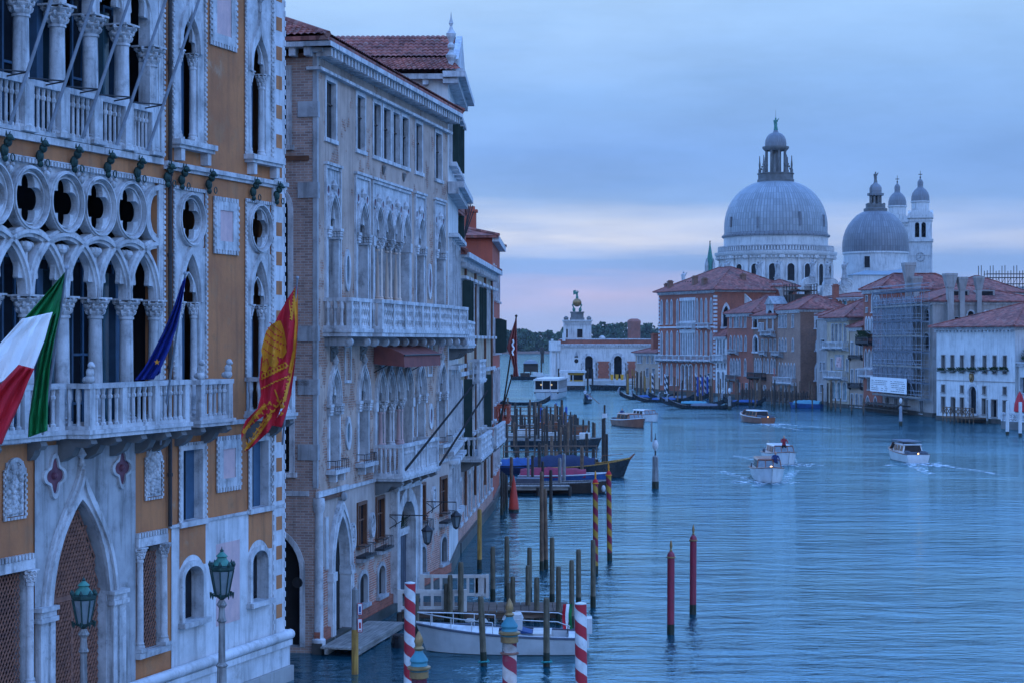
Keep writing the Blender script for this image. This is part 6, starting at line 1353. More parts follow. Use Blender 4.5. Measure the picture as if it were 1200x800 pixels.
# second dome
k2 = 495/F; cx2, cy2 = X(1026, 495)-x0, 25.
lathe_px(ch, 'rear_drum', cx2, cy2, [(37, 345), (37, 298.5), (38.3, 298), (38.3, 296)], k2, 'church_white', 48)
r2 = MB(); r2.lathe(0, 0, [(r_*k2, CAMZ+(400-y)*k2) for r_, y in [(38.2, 296.5), (38.6, 291), (38.4, 284), (37.2, 277), (35, 270), (31.6, 263.5), (27, 257.5), (22, 252.5), (16, 249), (14, 248.3)]], 72); o = r2.build('rear_dome', 'lead_dark', ch, True); o.location = (cx2, cy2, 0)
lathe_px(ch, 'rear_lantern_base', cx2, cy2, [(14, 248.6), (14, 245), (11.5, 244), (11.5, 240), (7, 239.6)], k2, 'dark_stone', 16)
m = MB()
for i in range(8):
    a = 2*pi*i/8+.4; m.lathe(cx2+6*k2*cos(a), cy2+6*k2*sin(a), [(1.3*k2, CAMZ+(400-241)*k2), (1.2*k2, CAMZ+(400-229)*k2)], 6); m.ball((cx2+10*k2*cos(a), cy2+10*k2*sin(a), CAMZ+160*k2), 1.8*k2, 5)
m.build('rear_lantern', 'dark_stone', ch); lathe_px(ch, 'rear_cupola', cx2, cy2, [(9.5, 229.5), (9.8, 227), (7, 226.6), (7.2, 221), (5.8, 217.5), (3, 215.6), (2.2, 214)], k2, 'lead_dark', 24)
statue(ch, cx2, cy2, CAMZ+(400-215)*k2, 13.5*k2, 'dark_stone')
for sgn, px_ in ((1, 1010),): 
    a = math.asin((px_-1026)/37); T_ = (lambda u, y, z, a=a: (cx2+u*cos(a)+(37.0*k2-y)*sin(a), cy2+u*sin(a)-(37.0*k2-y)*cos(a), z)); op = ('rect', -3.2*k2, 3.2*k2, CAMZ+(400-315)*k2, CAMZ+(400-302)*k2)
    m = MB(); m.T = T_; m.bridge(outline(*op), outline('rect', -4*k2, 4*k2, op[3], op[4]+.2), -.2, .15, False); o = m.build('window', 'church_white', ch); m = MB(); m.T = T_; fill(m, op, -.08); m.build('pane', 'void', o)
m = MB(); z0 = CAMZ+(400-345)*k2; z1 = CAMZ+(400-324)*k2; zt = CAMZ+(400-311.5)*k2; a, b = cx2-36*k2, cx2+40*k2
m.box(a, b, cy2-52*k2, cy2-20*k2, 0, z1); o = m.build('choir', 'church_white', ch)
m = MB(); y0, y1 = cy2-54*k2, cy2-20*k2; A4 = [(a-.5, y0, z1), (b+.5, y0, z1), (b+.5, y1, z1), (a-.5, y1, z1)]; P_ = ((a+b)/2+2, y1+3, zt+.3); m.add(A4+[P_], [(0, 1, 4), (1, 2, 4), (3, 0, 4), (3, 2, 1, 0)]); m.build('choir_roof', 'lead_roof', ch)
def campanile(px_, D, dy, label=None):
    k = D/F; x, y = X(px_, D)-x0, D-470; Y = lambda q: CAMZ+(400-(q+dy))*k
    c = bpy.data.objects.new('bell_tower', None); COL.objects.link(c); c.parent = ch; c.location = (x, y, 0); c.rotation_euler = (0, 0, R(-12))
    m = MB(); h = 13.2*k; q = h
    ops = [('round', -6.2*k, -1.2*k, Y(279), Y(261.5)), ('round', 1.2*k, 6.2*k, Y(279), Y(261.5))]
    for T_ in (lambda u, yy, z: (u, -h+yy, z), lambda u, yy, z: (-h+yy, u, z), lambda u, yy, z: (h-yy, u, z), lambda u, yy, z: (u, h-yy, z)):
        m.T = T_; wall_grid(m, -h, h, 0, Y(256), ops, 0, .5)
    m.T = None
    for z0_, z1_, e in ((284, 281, 1.5), (256.5, 253, 1.6), (260, 259, .8), (300, 299.4, .4)): m.box(-h-e*k, h+e*k, -h-e*k, h+e*k, Y(z0_), Y(z1_))
    for sx in (-1, 1):
        for sy in (-1, 1): m.box(sx*h-1.6*k*(sx > 0)-.1*(sx < 0), sx*h+1.6*k*(sx < 0)+.1*(sx > 0), sy*h-1.6*k*(sy > 0)-.1*(sy < 0), sy*h+1.6*k*(sy < 0)+.1*(sy > 0), Y(322), Y(284))
    m.build('tower_shaft', 'church_white', c); m = MB()
    P = [(-14.2*k, Y(253))]+[(14.2*k*-cos(pi*i/12), Y(253)+6.2*k*sin(pi*i/12)) for i in range(1, 12)]+[(14.2*k, Y(253))]; m.prism(P, -14.4*k, -11*k); m.prism(P, 11*k, 14.4*k)
    n = len(P); 
    for s_ in (-1, 1): m.add([(s_*11*k, a, b) for a, b in P]+[(s_*14.4*k, a, b) for a, b in P], [tuple(range(n)), tuple(range(2*n-1, n-1, -1))]+[(i, i+n, (i+1) % n+n, (i+1) % n) for i in range(n)])
    m.build('curved_pediment', 'church_white', c); m = MB(); m.lathe(0, 0, [(10.4*k, Y(254)), (10.2*k, Y(238)), (11.2*k, Y(237.4)), (11.2*k, Y(236))], 20); m.build('tower_drum', 'church_white', c, True)
    m = MB(); m.lathe(0, 0, [(10.6*k, Y(236.4)), (10.4*k, Y(231)), (9.2*k, Y(226.5)), (6.6*k, Y(222.6)), (3.8*k, Y(220.4)), (3.2*k, Y(219)), (3.4*k, Y(214)), (2.6*k, Y(212)), (1.2*k, Y(210.4)), (.5*k, Y(209))], 24); m.build('tower_dome', 'lead_dark', c, True)
    m = MB(); m.tube((0, 0, Y(209)), (0, 0, Y(200.5)), .09, .06, 5); m.box(-2.2*k, 2.2*k, -.07, .07, Y(205), Y(204.2)); m.ball((0, 0, Y(208)), 1.*k, 6); m.build('cross', 'iron', c)
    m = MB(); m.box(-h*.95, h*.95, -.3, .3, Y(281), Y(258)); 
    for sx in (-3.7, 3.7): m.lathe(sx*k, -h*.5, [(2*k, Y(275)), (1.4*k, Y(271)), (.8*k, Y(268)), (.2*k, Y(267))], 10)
    m.build('bell', 'void', c)  # near-black plate across the belfry, together with its two bells
    return c, k, Y, h
c, k, Y, h = campanile(1078.5, 515, 0)
m = MB(); n = 24; an = [2*pi*i/n for i in range(n)]; cz_ = Y(302)
m.bridge([(5.4*k*cos(a), cz_+5.4*k*sin(a)) for a in an], [(4.9*k*cos(a), cz_+4.6*k*sin(a)) for a in an], -h-.12, -h+.02)
for i in range(12): a = pi*i/6; m.tube((3.7*k*cos(a), -h-.06, cz_+3.7*k*sin(a)), (4.5*k*cos(a), -h-.06, cz_+4.5*k*sin(a)), .08, .08, 4)
m.tube((0, -h-.1, cz_), (.3*k, -h-.1, cz_+2.8*k), .12, .05, 4); m.tube((0, -h-.1, cz_), (-2.4*k, -h-.1, cz_-2.4*k), .12, .05, 4); m.ball((0, -h-.1, cz_), .8*k, 6); m.build('clock', 'marble_grey', c)
campanile(1051.5, 532, 5.5)
sp1 = thing('green_spire', 'small verdigris spire with stone pinnacles left of the great dome'.replace(' left of', ' beside'), 'spire', (X(832, 425), 425, 0)); k = 425/F
m = MB(); m.lathe(0, 0, [(6.5*k, 0), (6.5*k, CAMZ+79*k), (7.4*k, CAMZ+80*k), (7.4*k, CAMZ+82*k)], 8); 
for i in range(4): a = pi/4+i*pi/2; m.lathe(5.6*k*cos(a), 5.6*k*sin(a), [(1.7*k, CAMZ+82*k), (1.7*k, CAMZ+90*k), (.2*k, CAMZ+97*k)], 6)
m.build('tower', 'marble_grey', sp1); m = MB(); m.lathe(0, 0, [(4.8*k, CAMZ+82*k), (3.7*k, CAMZ+94*k), (.6*k, CAMZ+114*k)], 8); m.build('spire', 'verdigris', sp1); statue(sp1, 0, 0, CAMZ+113.5*k, 4.5*k, 'bronze')
st = thing('rooftop_statue', 'lone pale stone statue standing behind the red palace chimneys', 'statue', (X(801, 430), 430, 0)); m = MB(); m.box(-1.2, 1.2, -1.2, 1.2, 0, Z(335, 430)); m.build('pedestal', 'marble_grey', st); statue(st, 0, 0, Z(335, 430), 17*430/F, 'marble')

# ---------------------------------------------------------------- customs house at the point
dg = thing('customs_house', 'low white stone customs house with tower, golden globe and weathervane figure', 'customs house', (X(647, 440), 440, 0)); k = 440/F; xo = X(647, 440); U = lambda px_: X(px_, 440)-xo
ops = [('round', U(685.6), U(694.6), 1.3, Z(416.5, 440)), ('round', U(719.5), U(728.7), 1.3, Z(416.5, 440))]
m = MB(); zt = Z(406.5, 440); wall_grid(m, U(656), U(775), 0, zt, ops, 0, .6); m.quad((U(656), 0, 0), (U(656), 22, 0), (U(656), 22, zt), (U(656), 0, zt)); m.quad((U(656), 22, 0), (U(775), 22, 0), (U(775), 22, zt), (U(656), 22, zt)); m.build('wall', 'church_white', dg)
for op in ops:
    window(dg, op, .7, 'marble', 'glass_dark', 0, .55, .22, sill=False)
m = MB(); m.box(U(656)-.1, U(775), -.35, .2, zt, zt+.45); m.box(U(656)-.3, U(775), -.6, .2, zt+.45, zt+.75); m.box(U(656), U(775), -.2, .3, zt+1.75, zt+2.0); m.build('cornice', 'marble', dg)
m = MB(); m.box(U(656), U(775), -.1, 14, zt+.752, zt+1.748); m.build('red_parapet', 'brick_red', dg)
for a, b in ((700, 714.3), (735, 745.5)): m = MB(); m.box(U(a), U(b), -.12, .02, 1.4, Z(423, 440)); m.build('brick_panel', 'brick_red', dg)
m = MB()
for pxq in (699, 715.2, 734, 746.4, 683, 697, 717.4, 731):
    for i in range(6): w_ = .45 if i % 2 else .28; m.box(U(pxq)-w_, U(pxq)+w_, -.2, .0, 1.4+i*.62, 1.9+i*.62)
for px_, z in ((675.3, Z(414, 440)),): m.prism([(U(px_)-.5, z-.6), (U(px_)+.5, z-.6), (U(px_), z+.7)], -.15, .0)
m.build('rustication', 'marble_grey', dg)
m = MB(); m.prism([(U(673), Z(418.5, 440)), (U(677.8), Z(418.5, 440)), (U(675.4), Z(413, 440))], -.06, .05); m.add([(U(675.4)+.5*cos(a), -.05, Z(422.6, 440)+.5*sin(a)) for a in [2*pi*i/16 for i in range(16)]], [tuple(range(16))]); m.build('dark_vent', 'void', dg)
m = MB(); m.box(U(646), U(656), 2, 20, 0, zt-1.0); m.box(U(645), U(657), -.4, 20, zt-.9, zt+1.4)
for px_ in (647, 650, 654.5): m.lathe(U(px_), .5, [(.55, 0), (.5, .4), (.45, zt-1.5), (.6, zt-.9)], 10)
m.box(U(659), U(662.5), -.5, .8, zt+1.4, zt+3.3); m.box(U(645.5), U(648.5), -.5, 1, zt+1.4, zt+1.9); m.build('portico', 'church_white', dg)
m = MB(); y0 = 3.; z0, z1 = zt+.5, Z(378, 440); m.box(U(661.5), U(693.3), y0, y0+6.5, z0, z1); m.box(U(660), U(695), y0-.5, y0+7, Z(376.2, 440), Z(374.8, 440)); m.box(U(661), U(694), y0-.2, y0+6.7, z1+.002, Z(376.2, 440)-.002); m.box(U(660.7), U(694.2), y0-.3, y0+6.8, z0-.1, z0+.5)
for i in range(12): q = U(661)+i*(U(694)-U(661))/11.5; m.box(q, q+.25, y0-.4, y0, z1-.5, z1)
for px_ in (662.5, 670, 685.5, 692.3): m.box(U(px_)-.28, U(px_)+.28, y0-.16, y0, z0+.5, z1-.5)
m.build('tower', 'church_white', dg)
for px_, w_ in ((680, 3.1), (664.8, 1.0)): m = MB(); m.box(U(px_-w_), U(px_+w_), y0-.06, y0+.1, Z(395.5, 440), Z(385.5, 440)); m.build('tower_window', 'void', dg)
m = MB(); cy = y0+3.2; m.box(U(669), U(685.8), cy-1.7, cy+1.7, Z(374.8, 440), Z(372, 440)); m.box(U(670), U(684.8), cy-1.5, cy+1.5, Z(372, 440), Z(366.5, 440)); m.box(U(669.2), U(685.6), cy-1.7, cy+1.7, Z(366.5, 440), Z(365, 440)); 
for px_ in (664, 691): m.lathe(U(px_), cy-2, [(.5, 0), (.6, .5), (.2, .9)], 8, cz=Z(374.8, 440))
m.build('attic_stage', 'dark_stone', dg)
m = MB(); gx = U(677.3); gz = Z(354, 440)
for s_ in (-1, 1):
    m.ball((gx+s_*.75, cy, Z(362.5, 440)), .38, 6, 1.4); m.tube((gx+s_*.75, cy, Z(362, 440)), (gx+s_*1.0, cy, Z(357.5, 440)), .2, .16, 6); m.tube((gx+s_*1.0, cy, Z(358, 440)), (gx+s_*.95, cy, gz+.2), .14, .1, 5); m.ball((gx+s_*1.05, cy-.1, Z(357.2, 440)), .22, 6)
    m.tube((gx+s_*.5, cy, Z(365, 440)), (gx+s_*.8, cy, Z(362, 440)), .18, .2, 6)
m.build('atlas_figure', 'verdigris', dg, True)
m = MB(); m.ball((gx, cy, gz), 5.1*k, 14); m.build('golden_globe', 'gold', dg, True); s_ = statue(dg, gx, cy, Z(349, 440), 9.5*k, 'verdigris'); m = MB(); m.prism([(gx-.9, Z(345, 440)), (gx-.25, Z(344, 440)), (gx-.3, Z(339, 440)), (gx-.95, Z(340, 440))], cy-.05, cy+.05); m.build('sail', 'verdigris', s_)
m = MB(); m.ball((U(707), 6, Z(397, 440)), .8, 8); m.build('skylight', 'church_white', dg, True)
m = MB(); m.box(X(640, 430), X(776, 430), 424, 440.2, -1, 1.2); kind(m.build('quay_paving', 'quay'), 'structure')
sh_, shf = house('pink_cottage', 'low pinkish house with red roof and brick chimney beside the customs house', (744.8, 384), (772.5, 371), 12, 413.5, 'beige_render', [('rect', [748.5, 751.5], 2.4, 415, 425, W(fm='marble_clean')), ('rect', [759, 764.5, 769.5], 1.8, 417, 425), ('rect', [758.5, 766], 2.4, 431, 441)], ('hip', 1.9, 'roof_far', .7), cat='house')
chimney(sh_, shf.u(757), 2., 8, Z(391, 380), 1.3, 'block', 'brick_red')
m = MB(); m.box(shf.u(762), shf.u(766), 2, 3.4, 8.2, 10); m.build('dormer', 'brick_red', sh_)
# ---------------------------------------------------------------- boats
def hull(L, Bm, hs, hb, n=18, bow=.42, stern=.85, draft=.35, flare=.82, rise=2.2):
    """lofted hull: rows of stations from stern to stem; returns builder for shell, deck, and the gunwale line"""
    S = []
    for i in range(n+1):
        t = i/n; x = -L/2+L*t
        b = Bm/2*(stern+(1-stern)*min(1, t/.35)) if t < .35 else Bm/2*(1-max(0, (t-(1-bow))/bow)**2.1)
        b = max(b, .015); sh = hs+(hb-hs)*t**rise; S.append((x, b, sh, t))
    V = []
    for x, b, sh, t in S:
        rk = .55*max(0, (t-.7)/.3)**2*hb
        for y, z, k in ((-b, sh, 0), (-b*(flare+.12), sh*.55, .35), (-b*flare, .02, .7), (0, -draft*(1-t**4), 1), (b*flare, .02, .7), (b*(flare+.12), sh*.55, .35), (b, sh, 0)): V.append((x-rk*k, y, z))
    F_ = [(i*7+j, (i+1)*7+j, (i+1)*7+j+1, i*7+j+1) for i in range(n) for j in range(6)]+[tuple(range(7))]
    return V, F_, S
def add_hull(par, L, Bm, hs, hb, m_, deck=None, name='hull', stripe=None, **kw):
    V, F_, S = hull(L, Bm, hs, hb, **kw); m = MB(); m.add(V, F_); o = m.build(name, m_, par, True)
    if deck:
        d = MB(); 
        for p, q in zip(S, S[1:]): d.quad((p[0], -p[1]*.98, p[2]-.06), (q[0], -q[1]*.98, q[2]-.06), (q[0], q[1]*.98, q[2]-.06), (p[0], p[1]*.98, p[2]-.06))
        d.build('deck', deck, o)
    g = MB()
    for s_ in (-1, 1): g.path([(p[0], s_*p[1], p[2]+.005) for p in S], .045, 5)
    g.build('gunwale', stripe or m_, o)
    return o, S
def boatroot(name, label, cat, px, py, ang, group=None, scale=1., D=None):
    D = D or DW(py); t_ = thing(name, label, cat, (X(px, D), D, 0), R(ang), group); t_.scale = (scale,)*3; return t_
def wake(px, py, ang, L, w_, label, spread=.22, off=0.):
    """churned water round a moving hull and the two soft arms of its wave"""
    D = DW(py); m = MB(); n = 24; q = random.Random(int(px))
    for s_ in (-1, 1):
        for i in range(n):
            a, b = i/n, (i+1)/n
            f_ = lambda t, e: (-L*t+off, s_*(w_*.4+L*t*spread+e*w_*(.9+.9*t)*(1-.55*t)), .012+.0015*(s_ > 0))
            m.quad(f_(a, 0), f_(b, 0), f_(b, 1), f_(a, 1))
    c = -4.6 if off < 0 else 3.2
    for k in range(26):
        x, y, r_ = c+q.gauss(0, 1.1 if off < 0 else .9)-(1.2 if off < 0 else 0), q.gauss(0, .95), q.uniform(.35, .9); z = .016+.0007*k; an = q.random()
        m.add([(x+r_*1.4*cos(an+2*pi*i/9)*(.8+.3*((i*7) % 3)/2), y+r_*.8*sin(an+2*pi*i/9)*(.8+.3*((i*5) % 3)/2), z) for i in range(9)], [tuple(range(9))])
    o = m.build('wake_foam', 'foam'); o.location = (X(px, D), D, 0); o.rotation_euler = (0, 0, R(ang)); o['kind'] = 'stuff'; o['label'] = label
def person(par, x, y, z, m_, pose='stand', h=1.75, top=None):
    """a standing or seated figure grown as one skin over a joint skeleton"""
    k = h/1.75
    J = {'pel': (0, 0, .95), 'che': (.03, 0, 1.28), 'nek': (.04, 0, 1.47), 'hed': (.07, 0, 1.60), 'top': (.06, 0, 1.72), 'lh': (0, .10, .90), 'lk': (.06, .13, .50), 'lf': (0, .14, .06), 'lt': (.16, .15, .03), 'rh': (0, -.10, .90), 'rk': (.1, -.13, .5), 'rf': (.08, -.14, .06), 'rt': (.24, -.15, .03),
         'ls': (.03, .19, 1.40), 'le': (.16, .27, 1.16), 'lw': (.38, .18, 1.10), 'rs': (.03, -.19, 1.40), 're': (.2, -.27, 1.2), 'rw': (.42, -.16, 1.2)}
    rad = {'pel': .14, 'che': .15, 'nek': .055, 'hed': .095, 'top': .07, 'lh': .095, 'rh': .095, 'lk': .065, 'rk': .065, 'lf': .045, 'rf': .045, 'lt': .035, 'rt': .035, 'ls': .065, 'rs': .065, 'le': .045, 're': .045, 'lw': .035, 'rw': .035}
    if pose == 'sit':
        for a, b in (('lk', (.42, .13, .9)), ('lf', (.44, .14, .5)), ('lt', (.58, .15, .47)), ('rk', (.42, -.13, .9)), ('rf', (.44, -.14, .5)), ('rt', (.58, -.15, .47))): J[a] = b
    E_ = [('pel', 'che'), ('che', 'nek'), ('nek', 'hed'), ('hed', 'top'), ('pel', 'lh'), ('lh', 'lk'), ('lk', 'lf'), ('lf', 'lt'), ('pel', 'rh'), ('rh', 'rk'), ('rk', 'rf'), ('rf', 'rt'), ('che', 'ls'), ('ls', 'le'), ('le', 'lw'), ('che', 'rs'), ('rs', 're'), ('re', 'rw')]
    ks = list(J); me = bpy.data.meshes.new('person'); me.from_pydata([tuple(c*k for c in J[q]) for q in ks], [(ks.index(a), ks.index(b)) for a, b in E_], []); me.materials.append(MATS[m_])
    o = bpy.data.objects.new('person', me); COL.objects.link(o)
    md = o.modifiers.new('skin', 'SKIN'); 
    for i, q in enumerate(ks): me.skin_vertices[0].data[i].radius = (rad[q]*k, rad[q]*k)
    me.skin_vertices[0].data[0].use_root = True
    s_ = o.modifiers.new('smooth', 'SUBSURF'); s_.levels = 1; s_.render_levels = 1
    return o
def crew(boat, x, y, z, m_, label, pose='stand', ang=0., h=1.75):
    o = person(None, 0, 0, 0, m_, pose, h); a = boat.rotation_euler[2]; sc = boat.scale[0]
    o.location = (boat.location[0]+sc*(x*cos(a)-y*sin(a)), boat.location[1]+sc*(x*sin(a)+y*cos(a)), z*sc-(.5 if pose == 'sit' else 0)); o.rotation_euler = (0, 0, a+R(ang)); return tag(o, label, 'person')
def taxi(label, px, py, ang, hm, top='boat_white', deck='wood_boat', light=True, L=8.6, canopy=None, scale=1.):
    t_ = boatroot('water_taxi', label, 'motorboat', px, py, ang, scale=scale)
    add_hull(t_, L, 2.35, .72, 1.15, hm, deck, stripe='wood_boat' if hm == 'boat_white' else 'boat_white', bow=.45)
    m = MB(); x0, x1 = -2.6, .9                                    # cabin with raked front and rear
    lo = [(x0, -.92), (x1+.5, -.85), (x1+.5, .85), (x0, .92)]; hi = [(x0+.25, -.74), (x1-.15, -.70), (x1-.15, .70), (x0+.25, .74)]
    m.add([(a, b, .66) for a, b in lo]+[(a, b, 1.48) for a, b in hi], [(0, 1, 5, 4), (1, 2, 6, 5), (2, 3, 7, 6), (3, 0, 4, 7), (4, 5, 6, 7)]); c = m.build('cabin', 'boat_white' if hm == 'boat_white' else 'wood_boat', t_)
    m = MB(); m.add([(x0+.1, -.86, 1.47), (x1+.05, -.8, 1.47), (x1+.05, .8, 1.47), (x0+.1, .86, 1.47), (x0+.25, -.7, 1.56), (x1-.1, -.66, 1.56), (x1-.1, .66, 1.56), (x0+.25, .7, 1.56)], [(0, 1, 5, 4), (1, 2, 6, 5), (2, 3, 7, 6), (3, 0, 4, 7), (4, 5, 6, 7), (3, 2, 1, 0)]); m.build('cabin_roof', top, c)
    for s_ in (-1, 1):
        for i in range(3):
            a, b = x0+.35+i*1.08, x0+1.25+i*1.08; m = MB(); y = lambda z: s_*((.91-.18*(z-.66)/.82)+.012); m.quad((a, y(.92), .92), (b, y(.92), .92), (b-.08, y(1.38), 1.38), (a+.05, y(1.38), 1.38)); m.build('window', 'glass_dark', c)
    m = MB(); m.quad((x0+.06-.008, -.8, .86), (x0+.06-.008, .8, .86), (x0+.2, .66, 1.42), (x0+.2, -.66, 1.42)); m.build('window', 'glass_dark', c)
    m = MB(); xf = x1+1.25
    for a, b in ((-.85, -.3), (-.28, .28), (.3, .85)): m.add([(xf-.25*(abs(a) > .3), a, .95), (xf-.25*(abs(b) > .3), b, .95), (xf-.45-.2*(abs(b) > .3), b*.9, 1.5), (xf-.45-.2*(abs(a) > .3), a*.9, 1.5)], [(0, 1, 2, 3)])
    m.build('windscreen', 'lamp_glass', t_); m = MB(); m.path([(xf-.25, -.87, .95), (xf+.02, -.3, .95), (xf+.02, .3, .95), (xf-.25, .87, .95)], .045, 5); m.path([(xf-.65, -.78, 1.52), (xf-.43, -.27, 1.52), (xf-.43, .27, 1.52), (xf-.65, .78, 1.52)], .05, 5)
    for q in (-.87, -.29, .29, .87): m.tube((xf-.02 if abs(q) < .5 else xf-.25, q, .93), (xf-.44 if abs(q) < .5 else xf-.65, q*.9, 1.52), .04, .04, 5)
    m.build('windscreen_frame', 'wood_boat', t_)
    m = MB(); m.box(x0-1.2, x0-.1, -.8, -.55, .7, 1.0); m.box(x0-1.2, x0-.1, .55, .8, .7, 1.0); m.box(-4.25, -3.9, -.85, .85, .68, .95); m.build('bench', 'cover_grey', t_)
    m = MB(); m.box(xf-1.1, xf-.3, -.25, .25, .7, 1.1); m.build('helm', 'wood_boat', t_)
    if canopy: m = MB(); m.box(x0+.2, x1+.9, -.8, .8, 1.72, 1.78); [m.tube((q, s_*.78, 1.45), (q, s_*.78, 1.74), .03, .03, 4) for q in (x0+.3, x1+.8) for s_ in (-1, 1)]; m.build('canopy', canopy, t_)
    if light: m = MB(); m.ball((L/2-.9 if light == 'bow' else -L/2+.1, .0, 1.12 if light == 'bow' else .82), .085, 6); m.build('lamp', 'nav_light', t_)
    return t_
b1 = taxi('white water taxi with wooden windscreen frame and lit bow lamp, heading to the bridge', 899, 561, -93, 'boat_white', 'wood_boat', light='bow'); wake(899, 561.5, -93, 13, .8, 'white bow foam of the approaching white taxi', .18, 3.2)
crew(b1, 1.7, .45, .42, 'passenger_blue', 'skipper in dark blue standing at the helm of the white taxi')
b2 = taxi('plain white water taxi following behind the wood trimmed one', 914.5, 541, -88, 'boat_white', light=False, scale=.95); wake(914.5, 541, -88, 12, .7, 'faint foam beside the second white taxi', .16, 3)
crew(b2, 1.72, .0, .62, 'passenger', 'person in red standing in the second white taxi')
b3 = taxi('white cabin cruiser taxi with a dark canopy seen from its stern', 1061, 538.5, 93, 'boat_white', light=True, canopy='cover_grey', scale=.95); wake(1061, 538.5, 93, 14, .9, 'foam behind the white cruiser', .13, -3.2)
b4 = taxi('varnished mahogany water taxi with its stern lamp lit, near the moored gondolas', 884, 494, 106, 'wood_boat', top='boat_white', light=True, scale=.98); wake(884, 494.5, 106, 17, .9, 'long foam trail of the mahogany taxi', .13, -3)
b5 = taxi('brown open water taxi passing in front of a white motorboat', 739, 499, -72, 'wood_boat', top='wood_boat', light=False, scale=.98)
crew(b5, -3.4, .2, .3, 'passenger_blue', 'passenger standing in the stern of the brown taxi'); crew(b5, -3.0, -.3, .45, 'passenger', 'passenger in red seated in the brown taxi', 'sit')
b6 = taxi('small white motorboat just behind the brown taxi', 756, 492.5, -70, 'boat_white', light=False, scale=.9)

# white motorboat moored at the palace jetty
wb = boatroot('motorboat', 'white open motorboat moored by the wooden jetty with an italian flag at its stern', 'motorboat', 585, 0, 180-2, D=60.2)
o, S = add_hull(wb, 5.4, 2.05, .54, .86, 'boat_white', None, stripe='cover_grey', bow=.55, n=24, stern=.92, rise=1.6)
m = MB()
for p, q in zip(S, S[1:]):
    if p[0] > -.2 or p[0] < -2.3:
        m.quad((p[0], -p[1]*.97, p[2]-.02), (q[0], -q[1]*.97, q[2]-.02), (q[0], 0, q[2]+.10), (p[0], 0, p[2]+.10)); m.quad((p[0], 0, p[2]+.10), (q[0], 0, q[2]+.10), (q[0], q[1]*.97, q[2]-.02), (p[0], p[1]*.97, p[2]-.02))
    else:
        for s_ in (-1, 1): m.quad((p[0], s_*p[1]*.97, p[2]-.02), (q[0], s_*q[1]*.97, q[2]-.02), (q[0], s_*q[1]*.72, q[2]+.02), (p[0], s_*p[1]*.72, p[2]+.02)); m.quad((p[0], s_*p[1]*.72, p[2]+.02), (q[0], s_*q[1]*.72, q[2]+.02), (q[0], s_*q[1]*.70, .3), (p[0], s_*p[1]*.70, .3))
m.box(-2.4, -.2, -.75, .75, .26, .32); m.build('deck', 'boat_white', wb)
m = MB(); m.box(-.75, -.15, -.3, .3, .3, 1.05); m.prism([(-.78, 1.05), (-.1, 1.05), (-.25, 1.22), (-.7, 1.22)], -.32, .32); m.build('console', 'boat_white', wb)
m = MB(); m.box(-1.7, -1.1, -.62, .62, .32, .66); m.build('seat', 'boat_white', wb)
m = MB(); m.prism([(-1.1, .62), (-.2, .85), (.0, .62)], -.5, .35); m.build('crumpled_tarp', 'cover_blue', wb)
m = MB(); q = [(-.4, -.95, .7), (-.5, -.95, 1.15), (-1.9, -.98, 1.1), (-2.3, -.95, .95)]; m.path(q, .018, 6); m.path([(a, -b, c) for a, b, c in q], .018, 6)
n = len(S); rp_ = lambda i, s_: (S[i][0]-.05, s_*S[i][1]*.86, S[i][2]+.38)
for s_ in (-1, 1):
    m.path([rp_(i, s_) for i in range(13, n)], .02, 6)
    for i in (13, 16, 19, 22): m.tube((S[i][0]-.05, s_*S[i][1]*.86, S[i][2]), rp_(i, s_), .016, .016, 5)
m.tube(rp_(n-1, -1), rp_(n-1, 1), .02, .02, 5); m.build('railing', 'boat_white', wb, True)
m = MB(); m.box(-2.9, -2.62, -.22, .22, .15, .62); m.box(-3.0, -2.65, -.28, .28, .62, 1.1); m.build('outboard_motor', 'boat_white', wb)
m = MB(); m.tube((-2.2, .5, .65), (-2.35, .5, 1.65), .015, .012, 5); fs = m.build('flagstaff', 'iron', wb); m = MB()
for k in range(3):
    m.k = k
    for j in range(5): z1, z0 = 1.6-j*.16, 1.6-(j+1)*.16; a = -2.36+k*.10; m.quad((a+.02*sin(j), .5+.03*sin(j+k), z0), (a+.1+.02*sin(j), .5+.03*sin(j+k+1), z0), (a+.1+.02*sin(j-1), .5+.03*sin(j+k), z1), (a+.02*sin(j-1), .5+.03*sin(j+k-1), z1))
m.build('pennant', ['flag_green', 'flag_white', 'flag_red'], fs)
m = MB(); m.box(-1.9, -1.0, -.06, .0, 0, .16); m.v = [(x, y-1.0, z+.42) for x, y, z in m.v]; m.build('hull_lettering_band', 'cover_grey', o)
m = MB()
for cx in (.55, .95):
    for k in range(3): m.path([(cx+.16*cos(a*pi/5)*(1-.15*k), -.2+.16*sin(a*pi/5)*(1-.15*k), .93+.03*k) for a in range(11)], .02, 5)
m.build('rope_coil', 'rope', wb)

